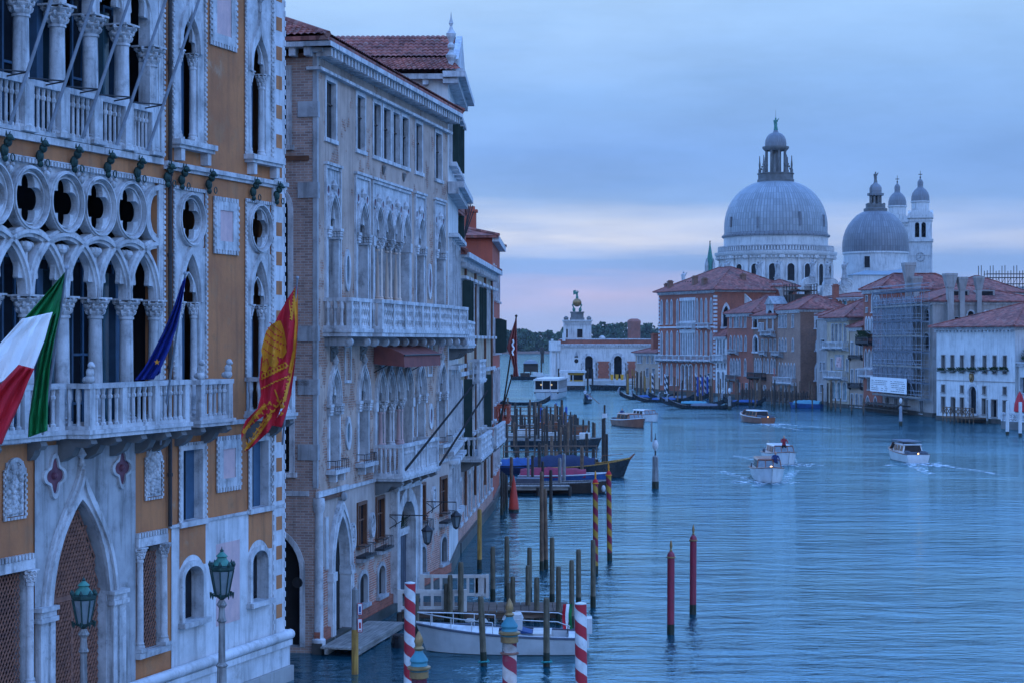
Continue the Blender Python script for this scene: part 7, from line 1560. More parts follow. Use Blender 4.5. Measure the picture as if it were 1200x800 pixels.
# moored workboats along the jetties
d1 = boatroot('moored_boat', 'long brown wooden boat with grey gunwale lying along the first jetty', 'boat', 655, 0, -6, D=123.5)
add_hull(d1, 6.8, 2.0, .62, .85, 'wood_dark', 'plank_grey', stripe='post_grey'); m = MB(); m.box(-2.8, -1.2, -.7, .7, .55, .95); m.build('engine_box', 'cover_grey', d1); m = MB(); m.ball((3.0, -.75, .35), .14, 6, 1.6); m.tube((2.3, -1.02, .75), (2.3, -1.05, .1), .10, .10, 8); m.build('fender', 'boat_white', d1)
d2 = boatroot('moored_boat', 'boat under a crimson tarpaulin with a blue gunwale', 'boat', 660, 0, -4, D=131)
add_hull(d2, 6.3, 1.9, .60, .80, 'cover_blue', 'plank_grey', stripe='boat_white')
def cover(par, x0, x1, w_, z0, zp, m_, name='cover', n=14):
    m = MB(); vs = []
    for i in range(n+1):
        x = x0+(x1-x0)*i/n; p = zp*(.75+.25*sin(pi*i/n)+.08*sin(i*2.3)); ww = w_*(.85+.15*sin(pi*i/n))
        vs += [(x, -ww, z0-.12), (x, -ww*.98, z0+.04), (x, -ww*.4, z0+p*.75), (x, 0, z0+p), (x, ww*.4, z0+p*.75), (x, ww*.98, z0+.04), (x, ww, z0-.12)]
    m.add(vs, [(i*7+j, (i+1)*7+j, (i+1)*7+j+1, i*7+j+1) for i in range(n) for j in range(6)]+[tuple(range(7)), tuple(range(n*7+6, n*7-1, -1))]); return m.build(name, m_, par, True)
cover(d2, -3., 1.6, .95, .62, .55, 'cover_red')
d3 = boatroot('moored_boat', 'black hulled wooden boat with raised bow and navy tarpaulin cover', 'boat', 681, 0, -3, D=137.5)
add_hull(d3, 7.4, 2.2, .75, 1.45, 'boat_black', 'wood_boat', stripe='post_ochre', rise=2.6, bow=.5); cover(d3, -3.5, 1.0, 1.05, .80, .85, 'boat_navy'); m = MB(); m.tube((3.55, 0, 1.35), (3.95, 0, 1.75), .12, .05, 6); m.path([(1.2, -.9, 1.0), (1.6, -.8, 1.65), (3.1, -.4, 1.75)], .02, 5); m.build('stem_post', 'wood_boat', d3)
d4 = boatroot('moored_boat', 'long dark workboat moored beyond the navy covered boat', 'boat', 652, 0, -4, D=176)
add_hull(d4, 8.6, 2.2, .7, .95, 'boat_black', 'plank_brown', stripe='post_grey'); m = MB(); m.box(2.2, 3.2, -.6, .6, .8, 1.4); m.build('wheelhouse', 'wood_white', d4); 
d5 = boatroot('moored_boat', 'orange brown varnished wooden boat among the far posts', 'boat', 650, 0, -3, D=197); add_hull(d5, 7.2, 2.1, .85, 1.15, 'wood_boat', 'wood_boat', stripe='post_brown'); m = MB(); m.box(-2, .6, -.75, .75, .85, 1.5); m.build('cabin', 'wood_boat', d5)
d6 = boatroot('moored_boat', 'boat under a pale blue tarpaulin tied near the wall', 'boat', 612, 0, -4, D=141); add_hull(d6, 3.4, 1.6, .6, .8, 'boat_navy', 'plank_grey'); cover(d6, -1.6, 1.2, .8, .62, .6, 'cover_blue')
d7 = boatroot('moored_boat', 'white decked boat between the grey posts of the middle jetty', 'boat', 625, 0, -3, D=188); add_hull(d7, 5.5, 1.9, .7, .9, 'wood_white', 'plank_grey'); m = MB(); m.box(-1.6, .8, -.7, .7, .72, 1.15); m.build('cabin', 'wood_white', d7)
# jetties of the palace bank
def jetty(label, pxa, pxb, D, w_, z, m_='plank_grey', rail=True):
    t_ = thing('jetty', label, 'jetty', (X(pxa, D), D, 0)); L = X(pxb, D)-X(pxa, D); m = MB(); n = int(L/.28)
    for i in range(n): a = L*i/n; m.box(a, a+L/n-.02, 0, w_, z, z+.07)
    m.box(0, L, .1, .25, z-.2, z-.005); m.box(0, L, w_-.25, w_-.1, z-.2, z-.005); m.build('deck', m_, t_); m = MB(); k = max(2, int(L/2.2))
    for i in range(k+1):
        for y in (.05, w_-.05): m.tube((L*i/k, y, -1), (L*i/k, y, z+.0), .1, .1, 7)
    m.build('pile', 'post_dark', t_)
    if rail:
        m = MB(); 
        for zz_ in (z+.5, z+.95): m.box(0, L, w_-.1, w_-.02, zz_, zz_+.09)
        for i in range(k+1): m.box(L*i/k-.05, L*i/k+.05, w_-.12, w_+.0, z+.07, z+1.08)
        m.build('handrail', 'plank_brown', t_)
    return t_
jetty('grey plank jetty reaching out in front of the brown boat', 593, 668, 121, 1.2, .55, rail=False); jetty('plank jetty with handrail behind the crimson covered boat', 590, 700, 146, 1.4, .75)
jetty('long plank jetty with handrail by the dark workboat', 586, 690, 181, 1.6, .8); jetty('far plank jetty with handrail beside the varnished boat', 586, 672, 206, 1.6, .8); jetty('farthest plank jetty of the palazzo bank', 586, 660, 232, 1.6, .8)
bk = thing('bank_wall', 'low stone bank wall beyond the red house', 'wall', (-.95, 124, 0)); m = MB(); m.prismz([(-3, 0), (.15, 0), (-.3, 60), (-1.2, 140), (-2.6, 200), (-8, 200), (-8, 0)], -1, 1.1); m.build('coping', 'quay', bk)
# vaporetto and its stop
vp = boatroot('water_bus', 'white water bus with broad roof and dark front windows crossing the canal', 'water bus', 645.5, 466, -97)
add_hull(vp, 19, 4.6, 1.1, 1.3, 'boat_white', 'plank_grey', stripe='boat_black', bow=.16, stern=.9, n=20); m = MB(); m.box(-9, 7.6, -2.05, 2.05, 1.1, 1.75); c_ = m.build('cabin', 'boat_white', vp)
m = MB(); m.box(-9.2, 8.0, -2.25, 2.25, 3.25, 3.5); m.box(-8.8, 7.6, -2.0, 2.0, 3.5, 3.62); m.build('roof', 'boat_white', c_); m = MB(); m.box(-8.9, 7.55, -2.0, 2.0, 1.76, 3.24); m.build('window_band', 'glass_dark', c_)
m = MB()
for i in range(12): 
    for s_ in (-1, 1): q = -8.9+i*1.48; m.box(q, q+.14, s_*2.02-.04, s_*2.02+.04, 1.7, 3.25)
for q in (-2., -.7, .7, 2.): m.box(7.56, 7.66, q-.07, q+.07, 1.7, 3.25)
m.build('window_post', 'boat_white', c_); m = MB(); [m.ball((7.7, q, 2.55), .16, 6) for q in (-.9, .9)]; m.build('interior_lamp', 'window_glow', c_)
m = MB(); m.box(7.6, 7.68, -2.1, 2.1, 1.0, 1.3); m.build('front_band', 'boat_black', vp)
wt = thing('landing_stage', 'floating water bus stop with white canopy and yellow band', 'pontoon', (X(671.5, 388), 388, 0)); L = 14/F*388*2
m = MB(); m.box(-L/2, L/2, 0, 7, -.5, .85); m.build('pontoon', 'boat_black', wt); m = MB(); m.box(-L/2+.2, L/2-.2, .3, 6.7, .86, 1.75); m.build('lower_wall', 'boat_white', wt)
m = MB(); m.box(-L/2+2, L/2-.3, .34, 6.6, 1.76, 3.1); m.build('glazing', 'glass_dark', wt); m = MB(); m.box(-L/2+1.6, L/2-.1, .2, 6.8, 3.1, 3.55); m.box(-L/2+1.6, L/2-.1, .24, .33, 1.76, 2.0); m.build('yellow_band', 'sign_yellow', wt); m = MB(); m.box(-L/2-.4, L/2+.3, -.2, 7.2, 3.56, 3.95)
for q in (-L/2+.3, -L/2+1.7, 0, L/2-.3): m.box(q-.1, q+.1, .2, .3, 1.75, 3.56)
m.build('canopy', 'boat_white', wt); m = MB()
for q in (-L/2-.5, L/2+.6, L/2+1.6): m.tube((q, .5, -1), (q, .5, 4.4), .2, .17, 8)
m.build('pile', 'post_dark', wt)
# gondolas
def gondola(label, px, py, ang, group=None, cov='cover_blue', D=None, L=10.8):
    t_ = boatroot('gondola', label, 'gondola', px, py, ang, group, D=D); m = MB(); n = 26; V = []
    for i in range(n+1):
        t = i/n; x = -L/2+L*t; b = max(.02, .72*sin(pi*min(1, max(0, t)))**.75); sh = .42+1.15*abs(2*t-1)**3.2*(1. if t > .5 else .9); kz = -.12+.9*abs(2*t-1)**4.5
        V += [(x, -b, sh), (x, -b*.75, kz+.12), (x, 0, kz), (x, b*.75, kz+.12), (x, b, sh)]
    m.add(V, [(i*5+j, (i+1)*5+j, (i+1)*5+j+1, i*5+j+1) for i in range(n) for j in range(4)]); 
    for i in range(n):
        if i < 6 or i > n-8: a, b = V[i*5], V[i*5+4]; c, d = V[i*5+5], V[i*5+9]; m.quad(a, c, d, b)
    m.build('hull', 'boat_black', t_, True); m = MB(); z = .42+1.15
    m.prism([(L/2-.05, z-.5), (L/2+.12, z-.5), (L/2+.18, z+.25), (L/2+.02, z+.6), (L/2-.22, z+.62), (L/2-.25, z+.5), (L/2, z+.35)], -.03, .03)
    for k in range(5): m.box(L/2+.12, L/2+.36, -.02, .02, z-.45+k*.13, z-.38+k*.13)
    m.build('prow_iron', 'steel_rod', t_)
    if cov: cover(t_, -2.2, 1.8, .62, .45, .40, cov)
    return t_
go = gondola('black gondola rowed down the canal, seen from its end', 688.5, 471.5, 83, None, None); q = crew(go, -3.6, .1, .62, 'gondolier', 'gondolier standing at the stern of the rowed gondola', ang=0)
m = MB(); m.tube((-3.3, -.3, 1.6), (-5.2, -2.6, -.2), .04, .05, 5); m.build('oar', 'wood_boat', go); crew(go, .2, .1, .3, 'passenger_blue', 'passenger seated in the rowed gondola', 'sit')
gondola('black gondola lying across the end of the palace jetties', 612, 474, 4, None, None, L=9.)
gl = ['black gondola with blue cover, outermost of the row below the red palace', 'second gondola with blue cover moored by striped poles', 'gondola with green cover before the red palace doors', 'black gondola end nearest the white lamp pole', 'gondola with grey cover half hidden behind the striped poles']
for i, (px, py, a, cv) in enumerate(((759, 468, 152, 'cover_blue'), (777, 471, 156, 'cover_blue'), (812, 475.5, 160, 'paint_teal'), (824, 478.5, 163, 'cover_grey'), (795, 469, 158, 'cover_grey'))): gondola(gl[i], px, py, a, 'gondolas moored at the red palace', cv)
gondola('covered boat with blue tarpaulin beside the white lamp pole', 872, 474, 158, None, 'cover_blue', L=7.); x_ = boatroot('moored_boat', 'small boat under a teal cover at the end of the post row', 'boat', 944, 477.5, 150); add_hull(x_, 5.2, 1.9, .6, .8, 'cover_blue', 'plank_grey'); cover(x_, -2.4, 1.8, .9, .62, .6, 'paint_teal')
x_ = boatroot('moored_boat', 'white cabin boat moored before the customs house quay', 'boat', 727, 455.5, 170); add_hull(x_, 6.5, 2.2, .8, 1.1, 'boat_white', 'boat_white'); m = MB(); m.box(-1.5, 1.2, -.8, .8, .8, 1.9); m.build('cabin', 'boat_white', x_)
x_ = boatroot('moored_boat', 'dark barge moored at the customs house quay', 'boat', 713, 456.5, 175); add_hull(x_, 8., 2.4, .9, 1.1, 'boat_black', 'wood_dark')
for i, (px, lab) in enumerate(((717, 'first yellow waste skip on the customs house quay'), (723, 'middle yellow skip on the customs house quay'), (729, 'yellow skip nearest the brick cottage'))):
    t_ = thing('skip', lab, 'skip', (X(px, 428), 428, 1.2)); m = MB(); m.prism([(-.25, 0), (.25, 0), (.38, 1.3), (-.38, 1.3)], -.35, .35); m.build('bin', 'sign_yellow', t_)
# gondola shelter and boats off the point
hut = thing('ferry_hut', 'small dark wooden ferry hut on piles off the point', 'hut', (X(622, 560), 560, 0)); m = MB(); m.box(-2.2, 2.2, 0, 3, 1, 3.4); m.build('cabin', 'wood_dark', hut); m = MB(); m.lathe(0, 1.5, [(3.4, 3.4), (2.2, 4.2), (.2, 4.7)], 4, pi/4); m.build('roof', 'lead_dark', hut); m = MB(); [m.tube((q, y, -1), (q, y, 1.1), .2, .2, 6) for q in (-2, 0, 2) for y in (.2, 2.8)]; m.tube((3.2, 1, -1), (3.2, 1, 4.3), .25, .2, 7); m.build('pile', 'post_dark', hut)
for i, (px, py, lab) in enumerate(((613, 444.5, 'low dark launch off the point, by the ferry hut'), (628, 443.8, 'pale launch off the point in front of the ferry hut'), (648, 442.5, 'white launch off the point beside the landing stage'))):
    x_ = boatroot('launch', lab, 'boat', px, py, 170); add_hull(x_, 7, 2.2, .8, 1.2, ('boat_black', 'boat_white', 'boat_white')[i], 'plank_grey'); m = MB(); m.box(-1.8, .6, -.8, .8, .8, 1.8); m.build('cabin', ('wood_dark', 'boat_white', 'boat_white')[i], x_)
ctb = thing('channel_marker', 'dark channel marker post far out on the lagoon', 'marker', (X(635.5, 900), 900, 0)); m = MB(); m.lathe(0, 0, [(.9, -1), (.8, 4.2), (1.1, 4.4), (1.0, 7), (.3, 7.4)], 8); m.build('post', 'post_dark', ctb)

# ---------------------------------------------------------------- mooring posts
P = pole
def palina(px, ytop, w, label, m_, D=None, ybase=None, head='flat', capm=('paint_teal', 'gold'), tip='algae'):
    """painted mooring pole: striped shaft, moulded collar, ball and spike"""
    D = D or DW(ybase); r = w/2/F*D; zt = Z(ytop, D); t_ = thing('striped_pole' if 'stripe' in m_ else 'painted_pole', label, 'mooring pole', (X(px, D), D, 0)); hh = {'flat': 0, 'spike': r*5.0, 'urn': r*5.6}[head]; t_.rotation_euler = (R(random.uniform(-.7, .7)), R(random.uniform(-.6, .6)), random.uniform(0, 6))
    m = MB(); m.lathe(0, 0, [(r, .35), (r, zt-hh), (r*.98, zt-hh+.001)], 20); m.build('shaft', m_, t_, True); m = MB(); m.lathe(0, 0, [(r*1.02, -1.2), (r*1.02, .36)], 16); m.build('wet_foot', tip, t_, True)
    if head == 'flat': m = MB(); m.lathe(0, 0, [(r*1.0, zt), (r*1.0, zt+.02), (r*.2, zt+.05)], 20); m.build('cap', 'boat_white', t_, True)
    if head == 'spike':
        z = zt-hh; m = MB(); m.lathe(0, 0, [(r*1.03, z), (r*1.32, z+r*.15), (r*1.32, z+r*.4), (r*1.05, z+r*.5)], 20); m.build('collar', capm[1], t_, True); m = MB(); m.lathe(0, 0, [(r*1.08, z+r*.5), (r*1.0, z+r*1.0), (r*.75, z+r*1.5), (r*.35, z+r*1.9)], 20); m.build('dome_cap', capm[0], t_, True)
        m = MB(); m.lathe(0, 0, [(r*.36, z+r*1.9), (r*.42, z+r*2.2), (r*.25, z+r*2.5), (r*.40, z+r*3.3), (r*.30, z+r*4.2), (r*.05, z+r*5.0)], 12); m.build('finial', capm[1], t_, True)
    if head == 'urn':
        z = zt-hh; q = 0; m = MB(); m.lathe(0, 0, [(r*1.0, z-r*1.8), (r*1.0, z), (r*1.05, z+.01), (r*1.2, z+r*.7)], 20); m.build('teal_collar', 'paint_teal', t_, True); m = MB(); m.lathe(0, 0, [(r*1.3, z+r*.6), (r*1.52, z+r*.75), (r*1.52, z+r*1.0), (r*1.2, z+r*1.15)], 20); m.lathe(0, 0, [(r*1.0, z-.06-r*.1), (r*1.25, z-.06), (r*1.25, z+.06), (r*1.0, z+.06+r*.1)], 20); m.build('gilt_ring', 'gold', t_, True)
        m = MB(); m.lathe(0, 0, [(r*1.15, z+r*1.15), (r*1.05, z+r*1.5), (r*1.2, z+r*1.8), (r*1.1, z+r*2.1), (r*.6, z+r*2.8), (r*.5, z+r*3.1)], 20); m.build('bell_cap', 'paint_teal', t_, True); m = MB(); m.lathe(0, 0, [(r*.45, z+r*3.1), (r*.72, z+r*3.4), (r*.42, z+r*3.7), (r*.62, z+r*4.3), (r*.45, z+r*4.9), (r*.1, z+r*5.6)], 12); m.build('finial', 'gold', t_, True)
        m = MB(); m.lathe(0, 0, [(r*1.02, z-r*2.1), (r*1.3, z-r*2.0), (r*1.3, z-r*1.85), (r*1.02, z-r*1.75)], 18); m.build('lower_ring', 'rust_iron', t_, True)
    return t_
palina(479, 683, 13, 'red and white striped pole with a plain top, beside the small signposted post', 'stripe_rw', D=47)
palina(682, 707, 14, 'red and white striped pole with a plain top, by the stern of the white motorboat', 'stripe_rw', D=44)
palina(597.5, 701, 17, 'faded red and white pole with teal and gold urn head, before the white motorboat', 'stripe_rw_old', D=40, head='urn')
palina(493, 739, 18, 'dark red pole whose teal and gold urn head rises next to the striped pole', 'paint_crimson', D=36, head='urn')
palina(786, 632, 8.6, 'crimson pole with gold spike standing in open water, the nearer of the pair', 'paint_crimson', ybase=743, head='spike', capm=('paint_crimson', 'gold'))
palina(812, 614, 7.8, 'crimson pole with gold spike standing in open water, the farther of the pair', 'paint_crimson', ybase=719, head='spike', capm=('paint_crimson', 'gold'))
palina(698, 551, 6.2, 'yellow and red striped pole with spiked cap, the shorter of the pair', 'stripe_ry', ybase=672, head='spike', capm=('flag_red', 'flag_gold'))
palina(714.5, 542, 6.0, 'yellow and red striped pole with spiked cap, the taller of the pair', 'stripe_ry', ybase=656, head='spike', capm=('flag_red', 'flag_gold'))
# posts near the white motorboat
for a in ((488, 697, 745, 6.5, 'weathered post half hidden behind the red and white striped pole'), (523, 683, 731, 6, 'short grey post by the white railing of the jetty'), (527.5, 673, 732, 6.5, 'post by the jetty railing, twin of a shorter one'), (540, 658, 731, 7, 'tall weathered post before the jetty railing'),
          (577.5, 640, 702, 6, 'brown green post at the corner of the white railing'), (594, 628, 698, 6, 'tall dark post past the railing corner, standing in open water'), (601, 675, 722, 6, 'low post above the urn headed pole'), (596, 682, 716, 5.5, 'shorter post touching the low post above the urn headed pole'),
          (620.5, 641, 700, 6, 'post rising behind a shorter pale tipped one'), (618.8, 662, 722, 6.5, 'stout post with a pale lower part before its taller neighbour'), (629, 676, 728, 7, 'short blunt post between the jetty posts'), (647, 629, 708, 6, 'tall dark post on the outer side of the jetty'),
          (654.5, 663, 731, 6.3, 'post next to the tall dark jetty post'), (670, 656, 735, 6.4, 'post near the outer end of the jetty, its top flat'), (678, 643, 712, 6.2, 'post beside the flat topped one at the jetty end'), (695, 632, 711, 6.2, 'outermost wooden post, in front of the yellow striped pole')):
    P(a[0], a[1], a[3], a[4], 'post_wood', ybase=a[2])
p_ = P(567, 698, 7.5, 'leaning post with a teal rope at its foot, by the bow of the white motorboat', 'post_wood', ybase=779, lean=R(-2.6)); m = MB(); m.path([(.16*cos(k*pi/5), .16*sin(k*pi/5), .12+.02*sin(k)) for k in range(11)], .03, 5); r_ = m.build('rope', 'rope_teal', p_)
p_ = P(640.5, 700, 7.8, 'upright post with a teal rope at its foot, by the stern of the white motorboat', 'post_wood', ybase=780); m = MB(); m.path([(.16*cos(k*pi/5), .16*sin(k*pi/5), .14+.02*sin(k)) for k in range(11)], .03, 5); m.build('rope', 'rope_teal', p_)
p_ = P(562, 596, 5.6, 'bright ochre yellow post close to the peeling palace wall', 'post_ochre', ybase=666)
p_ = P(634.8, 552, 5, 'tall split brown post on its own in mid water', 'post_brown', ybase=668); P(640, 572, 5, 'brown post leaning on the tall split one', 'post_brown', ybase=666, lean=R(-.8)); P(645.5, 550, 4.2, 'thin dark post just past the tall split brown one', 'post_dark', ybase=598)
# sign post at the palace door
sg = thing('sign_post', 'ochre post with dark top carrying two small red bordered signs', 'sign post', (X(416, 56), 56, 0)); m = MB(); r = .105; m.lathe(0, 0, [(r, -1.), (r, 1.35)], 12); m.build('lower_shaft', 'post_ochre', sg, True); m = MB(); m.lathe(0, 0, [(r*1.02, 1.35), (r*.95, Z(690, 56)), (r*.3, Z(688, 56)+.02)], 12); m.build('upper_shaft', 'post_grey', sg, True)
for y0, y1 in ((706, 720), (724, 740)):
    z1, z0 = Z(y0, 55.9), Z(y1, 55.9); m = MB(); m.box(.09, .23, -.13, -.10, z0, z1); s_ = m.build('sign', 'sign_red', sg); m = MB(); m.box(.105, .215, -.136, -.131, z0+.02, z1-.02); m.build('sign_face', 'sign_white', s_); m = MB(); zm = (z0+z1)/2; m.box(.13, .19, -.141, -.137, zm-.09, zm+.09); m.box(.12, .20, -.141, -.137, z0+.035, z0+.06); m.build('sign_mark', 'paint_blue' if y0 < 710 else 'sign_red', s_)
# posts of the middle jetties (pixel measured, each its own)
mid = [(599.3, 535, 580, 4.2), (619, 534, 573, 3.4), (624, 533, 568, 3.6), (636, 540, 580, 3.4), (656, 536, 577, 4.6), (661, 531, 574, 4.2), (682, 523, 560, 4.6), (687.5, 507, 545, 4), (695.5, 525, 558, 4.4), (695, 494, 516, 3.0), (669.5, 487, 536, 3.4), (646.5, 510, 538, 4.2), (674, 513, 536, 4), (706.7, 490, 545, 3.8), (711, 508, 545, 3.6), (606, 522, 545, 6.), (617.5, 512, 540, 5.), (632, 518, 560, 4), (640, 520, 552, 4), (652, 528, 540, 5.), (665, 500, 520, 3.6), (641, 500, 532, 3.4), (683.5, 491, 512, 2.6), (690, 492, 513, 2.6), (697, 495, 516, 2.4), (677, 489, 508, 3), (673, 486, 510, 3.4), (668, 486, 512, 3)]
for a in mid: P(a[0], a[1], a[3], 'weathered wooden post among the crowded jetties of the palazzo bank', ('post_dark', 'post_brown', 'post_dark')[int(a[0]*7) % 3] if a[0] not in (656, 661, 619) else 'post_grey', ybase=a[2], group='posts among the jetties', n=8)
rp2 = random.Random(11)
for i in range(74):
    yb = rp2.uniform(494, 534); px = 591+rp2.random()**.9*(84 if yb > 505 else 74); D = DW(yb); P(px, 400-(1.9+rp2.random()*1.5-10)*F/D, rp2.uniform(2.2, 3.4), 'weathered wooden post among the crowded jetties of the palazzo bank', rp2.choice(['post_dark', 'post_dark', 'post_dark', 'post_brown']), ybase=yb, group='posts among the jetties', n=7)
for px, yt, w_ in ((634, 477, 2.6), (651.5, 472, 3.), (659, 477, 3.2), (663.5, 476, 3)): P(px, yt, w_, 'blue topped post rising above the jetty crowd', 'paint_blue', D=215, group='blue posts', n=8)
bb = P(708.5, 474, 2.6, 'post with a white band and lamp above the outer jetty', 'post_dark', D=150); m = MB(); m.lathe(0, 0, [(.2, Z(489, 150)), (.2, Z(484, 150))], 8); m.build('white_band', 'boat_white', bb)
for i, px in enumerate((588, 590.5, 593.5)): P(px, 552+i*2, 3.6, 'dark post in a tight row against the peeling wall', 'post_dark', ybase=603-i*5, group='posts against the wall', n=8)
oc = thing('buoy_cone', 'tall orange red cone marker standing in the water by the palace wall', 'marker', (X(602, 110), 110, 0)); m = MB(); r_ = 6/F*110; m.lathe(0, 0, [(r_*.9, -.3), (r_, .15), (r_*.9, .5), (r_*.35, Z(565, 110)), (r_*.12, Z(558, 110)), (.01, Z(556, 110))], 16); m.build('cone', 'orange_buoy', oc, True); m = MB(); m.lathe(0, 0, [(r_*1.02, -.35), (r_*1.02, .12)], 16); m.build('waterline', 'algae', oc)
# navigation lamp poles
def lamp_pole(px, yt, yb, w_, label, m_='post_grey'):
    D = DW(yb); r = w_/2/F*D; zt = Z(yt, D); t_ = thing('lamp_pole', label, 'lamp pole', (X(px, D), D, 0)); zs = zt-r*7; m = MB(); m.lathe(0, 0, [(r*1.1, -1), (r*1.05, 0), (r*.92, zs-r*.6), (r*.4, zs)], 14); m.build('shaft', m_, t_, True); m = MB(); m.lathe(0, 0, [(r*1.14, -1), (r*1.1, .5)], 14); m.build('wet_foot', 'algae', t_, True)
    m = MB(); m.lathe(0, 0, [(r*.25, zs), (r*.25, zs+r*1.5)], 8); m.lathe(0, 0, [(r*.5, zs+r*4.9), (r*.15, zs+r*5.3), (r*.08, zs+r*7)], 8); m.build('bracket', 'iron', t_); m = MB(); m.lathe(0, 0, [(r*.35, zs+r*1.5), (r*.95, zs+r*2.6), (r*1.0, zs+r*3.6), (r*.6, zs+r*4.6), (r*.4, zs+r*4.95)], 14); m.build('lamp', 'boat_white', t_, True)
    return t_
lp = lamp_pole(768, 507, 572, 7.4, 'stout grey pole with a white lamp alone in mid canal'); m = MB(); m.box(-.32, -.2, -.1, .1, 3.2, 4.6); m.build('conduit_box', 'post_grey', lp)
lamp_pole(855, 450, 479, 3.8, 'blue grey lamp pole in front of the white annex'); lamp_pole(1055.5, 462, 498, 3.8, 'blue grey lamp pole in front of the scaffold', 'steel_rod')
for px, yt, yb, lab in ((1180.5, 470, 509, 'white painted pole beside the water terrace, the one farther from the edge'), (1195.5, 471, 511, 'white painted pole beside the water terrace, in front of the parasol')): palina(px, yt, 4., lab, 'boat_white', ybase=yb)
# posts along the far bank
rq_ = random.Random(21)
for i in range(58):
    px = rq_.uniform(862, 975) if i < 34 else rq_.uniform(776, 866); t = (px-776)/200; yb = 470+9*t+rq_.uniform(-2.5, 1.2); D = DW(yb); P(px, 400-(rq_.uniform(2.9, 4.3)-10)*F/D, rq_.uniform(1.3, 2.), 'slender brown mooring post in the long row before the far palaces', rq_.choice(['post_brown', 'post_dark', 'post_brown']), ybase=yb, group='posts before the far palaces', n=6)
for i in range(20):
    px = rq_.uniform(733, 776); yb = rq_.uniform(456, 464); D = DW(yb); P(px, 400-(rq_.uniform(3.2, 4.6)-10)*F/D, rq_.uniform(1.3, 1.9), 'slender mooring post by the gondola berth', rq_.choice(['post_brown', 'post_ochre', 'post_dark']), ybase=yb, group='posts at the gondola berth', n=6)
for i, px in enumerate((765, 779.5, 781.5, 815.5, 821, 826.5, 830.5)): D = 350-(px-765)*.3; palina(px, 437+(i % 3), 2.3, 'black and white striped pole among the gondolas', 'stripe_bw', D=D)['group'] = 'black and white gondola poles'
for px in (817.5, 823, 829): P(px, 441, 2.4, 'blue gondola pole between the striped ones', 'paint_blue', D=330, group='blue gondola poles', n=8)
for i, px in enumerate((979, 985, 998, 1012)): P(px, 466, 1.8, 'brown post standing before the cream villa', 'post_brown', D=268-i*4, group='posts before the cream villa', n=6)
for px, yt, lab in ((1118.5, 466, 'dark post beside the white palace door'), (1157, 468, 'pale post at the end of the landing stage')): P(px, yt, 2.6, lab, 'post_dark' if px < 1130 else 'post_grey', D=226, n=7)
fn = thing('jetty_fence', 'dark plank palisade on piles along the water below the brick houses', 'palisade', (X(868, 310), 310, 0), math.atan2(-24, 8.)); m = MB()
for i in range(40): m.box(i*.6, i*.6+.34, 0, .1, .5+.3*(i % 3), 2.1+.25*(i % 2))
m.box(0, 24, .1, .25, 1.4, 1.6); m.box(0, 24, -.8, 1.2, .4, .55); m.build('palisade', 'wood_dark', fn)

# jetty with pale railings at the palace, walkway at the door
jt = jetty('dark plank jetty with two pale balustrade railings beside the grey palace', 468, 668, 66.2, 2.3, .35, 'plank_brown', rail=False)
def rail_fence(label, pxa, pxb, D, z0, z1, gate=True):
    t_ = thing('railing_fence', label, 'railing', (X(pxa, D), D, z0)); L = X(pxb, D)-X(pxa, D); h = z1-z0; m = MB(); m.box(0, L, 0, .1, h-.12, h); m.box(0, L, .01, .09, .08, .18)
    n = int(L/.32)
    for i in range(n): a = .12+(L-.24)*i/(n-1); m.box(a-.05, a+.05, .02, .08, .18, h-.12)
    for q in (0, L-.12): m.box(q, q+.12, -.01, .11, 0, h+.02)
    m.build('balustrade', 'wood_white', t_); m = MB()
    if gate: m.box(L-.55, L-.01, .02, .08, .05, h-.01); m.build('end_panel', 'wood_white', t_)
rail_fence('pale wooden railing nearer the white motorboat', 466, 547, 66, .43, 1.20, False); rail_fence('pale wooden railing with solid end panel, behind the first', 492, 573, 69.5, .43, 1.30)
wk = thing('walkway', 'grey plank walkway at the foot of the palace door', 'walkway', B.loc, B.rz); m = MB()
for i in range(26): a = -.4+i*.22; m.box(a, a+.2, -1.55, -.25, .22, .28)
m.box(-.4, 5.3, -1.5, -1.38, .05, .215); m.box(-.4, 5.3, -.5, -.38, .05, .215); m.build('deck', 'plank_grey', wk); m = MB(); [m.tube((q, -1.4, -1), (q, -1.4, .2), .09, .09, 7) for q in (0, 1.8, 3.6, 5.2)]; m.build('pile', 'post_dark', wk)
flt = thing('float_fender', 'black floating fender under the walkway end', 'fender', (X(470, 61), 61, .1)); m = MB(); m.lathe(0, 0, [(.01, -.35), (.3, -.3), (.34, 0), (.3, .3), (.01, .35)], 12); m.build('drum', 'boat_black', flt, True)

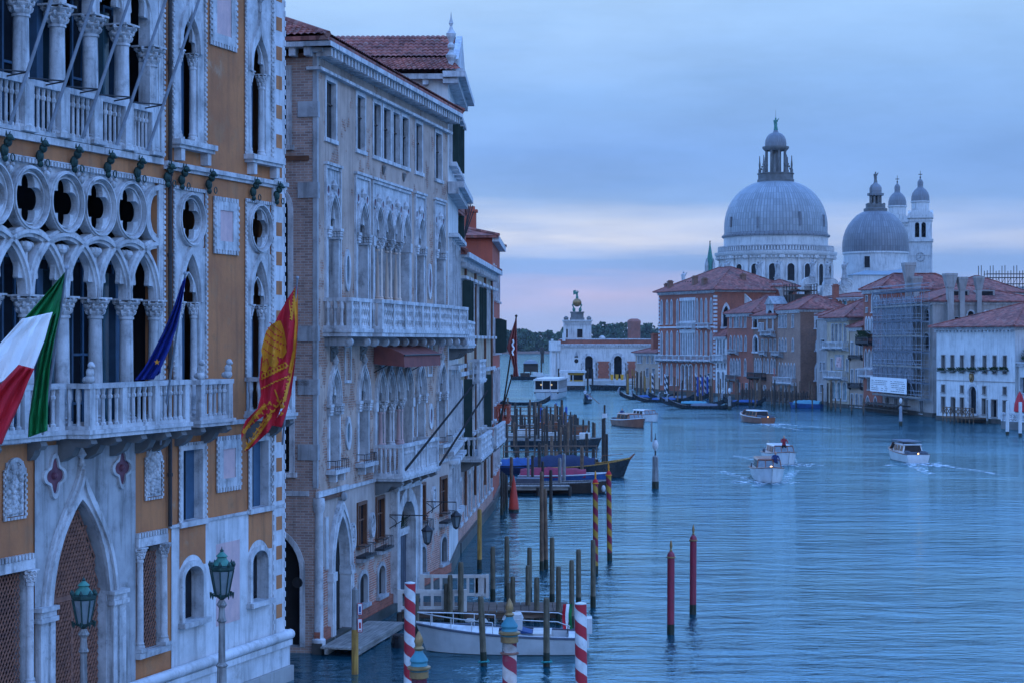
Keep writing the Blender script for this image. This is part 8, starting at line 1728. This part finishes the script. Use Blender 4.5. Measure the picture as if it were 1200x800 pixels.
# ---------------------------------------------------------------- street lamps on the quay
def street_lamp(label, px, ytop, D, zb):
    t_ = thing('street_lamp', label, 'street lamp', (X(px, D), D, zb)); zt = Z(ytop, D)-zb; s_ = 30/F*D/.62; zl = zt-1.28*s_
    m = MB(); m.lathe(0, 0, [(.26, 0), (.26, .12), (.2, .16), (.22, .3), (.12, .42), (.11, .9), (.15, .95), (.085, 1.02), (.075, zl-.55), (.12, zl-.5), (.085, zl-.42), (.07, zl-.2), (.13, zl-.12), (.06, zl)], 12); m.build('post', 'post_grey', t_, True)
    m = MB(); z = zl
    m.lathe(0, 0, [(.05*s_, 0), (.16*s_, .08*s_), (.17*s_, .13*s_)], 8, cz=z); m.lathe(0, 0, [(.285*s_, .70*s_), (.31*s_, .74*s_), (.31*s_, .80*s_), (.22*s_, .84*s_)], 8, cz=z)
    for k in range(8): a = k*pi/4; m.tube((.17*s_*cos(a), .17*s_*sin(a), z+.12*s_), (.285*s_*cos(a), .285*s_*sin(a), z+.71*s_), .018, .018, 5); m.lathe(.29*s_*cos(a), .29*s_*sin(a), [(.03, .8*s_), (.045, .86*s_), (.005, .95*s_)], 6, cz=z); m.lathe(.27*s_*cos(a), .27*s_*sin(a), [(.03, .06*s_), (.02, -.05*s_), (.004, -.1*s_)], 5, cz=z+.12*s_); m.tube((.16*s_*cos(a), .16*s_*sin(a), z+.1*s_), (.27*s_*cos(a), .27*s_*sin(a), z+.12*s_), .014, .014, 4)
    f_ = m.build('lantern_frame', 'bronze', t_); m = MB(); m.lathe(0, 0, [(.16*s_, .13*s_), (.275*s_, .70*s_)], 8, cz=z); m.build('glass', 'lamp_glass', f_)
    m = MB(); m.lathe(0, 0, [(.23*s_, .84*s_), (.2*s_, .9*s_), (.13*s_, .98*s_), (.11*s_, 1.02*s_), (.15*s_, 1.05*s_), (.04*s_, 1.16*s_)], 12, cz=z); m.build('cap', 'verdigris', f_, True); m = MB(); m.lathe(0, 0, [(.035*s_, 1.15*s_), (.05*s_, 1.19*s_), (.015*s_, 1.23*s_), (.004, 1.29*s_)], 8, cz=z); m.build('finial', 'bronze', f_, True)
street_lamp('ornate eight sided green lamp before the dark portal', 98, 674, 41, 1.4); street_lamp('ornate eight sided green lamp before the pink marble slab', 260, 640, 44, 1.4)

# the thin evening air between the bridge and the lagoon
m = MB(); m.box(-1300, 1300, -80, 2250, -1.9, 90); hz = m.build('haze', 'haze_air'); hz['kind'] = 'stuff'
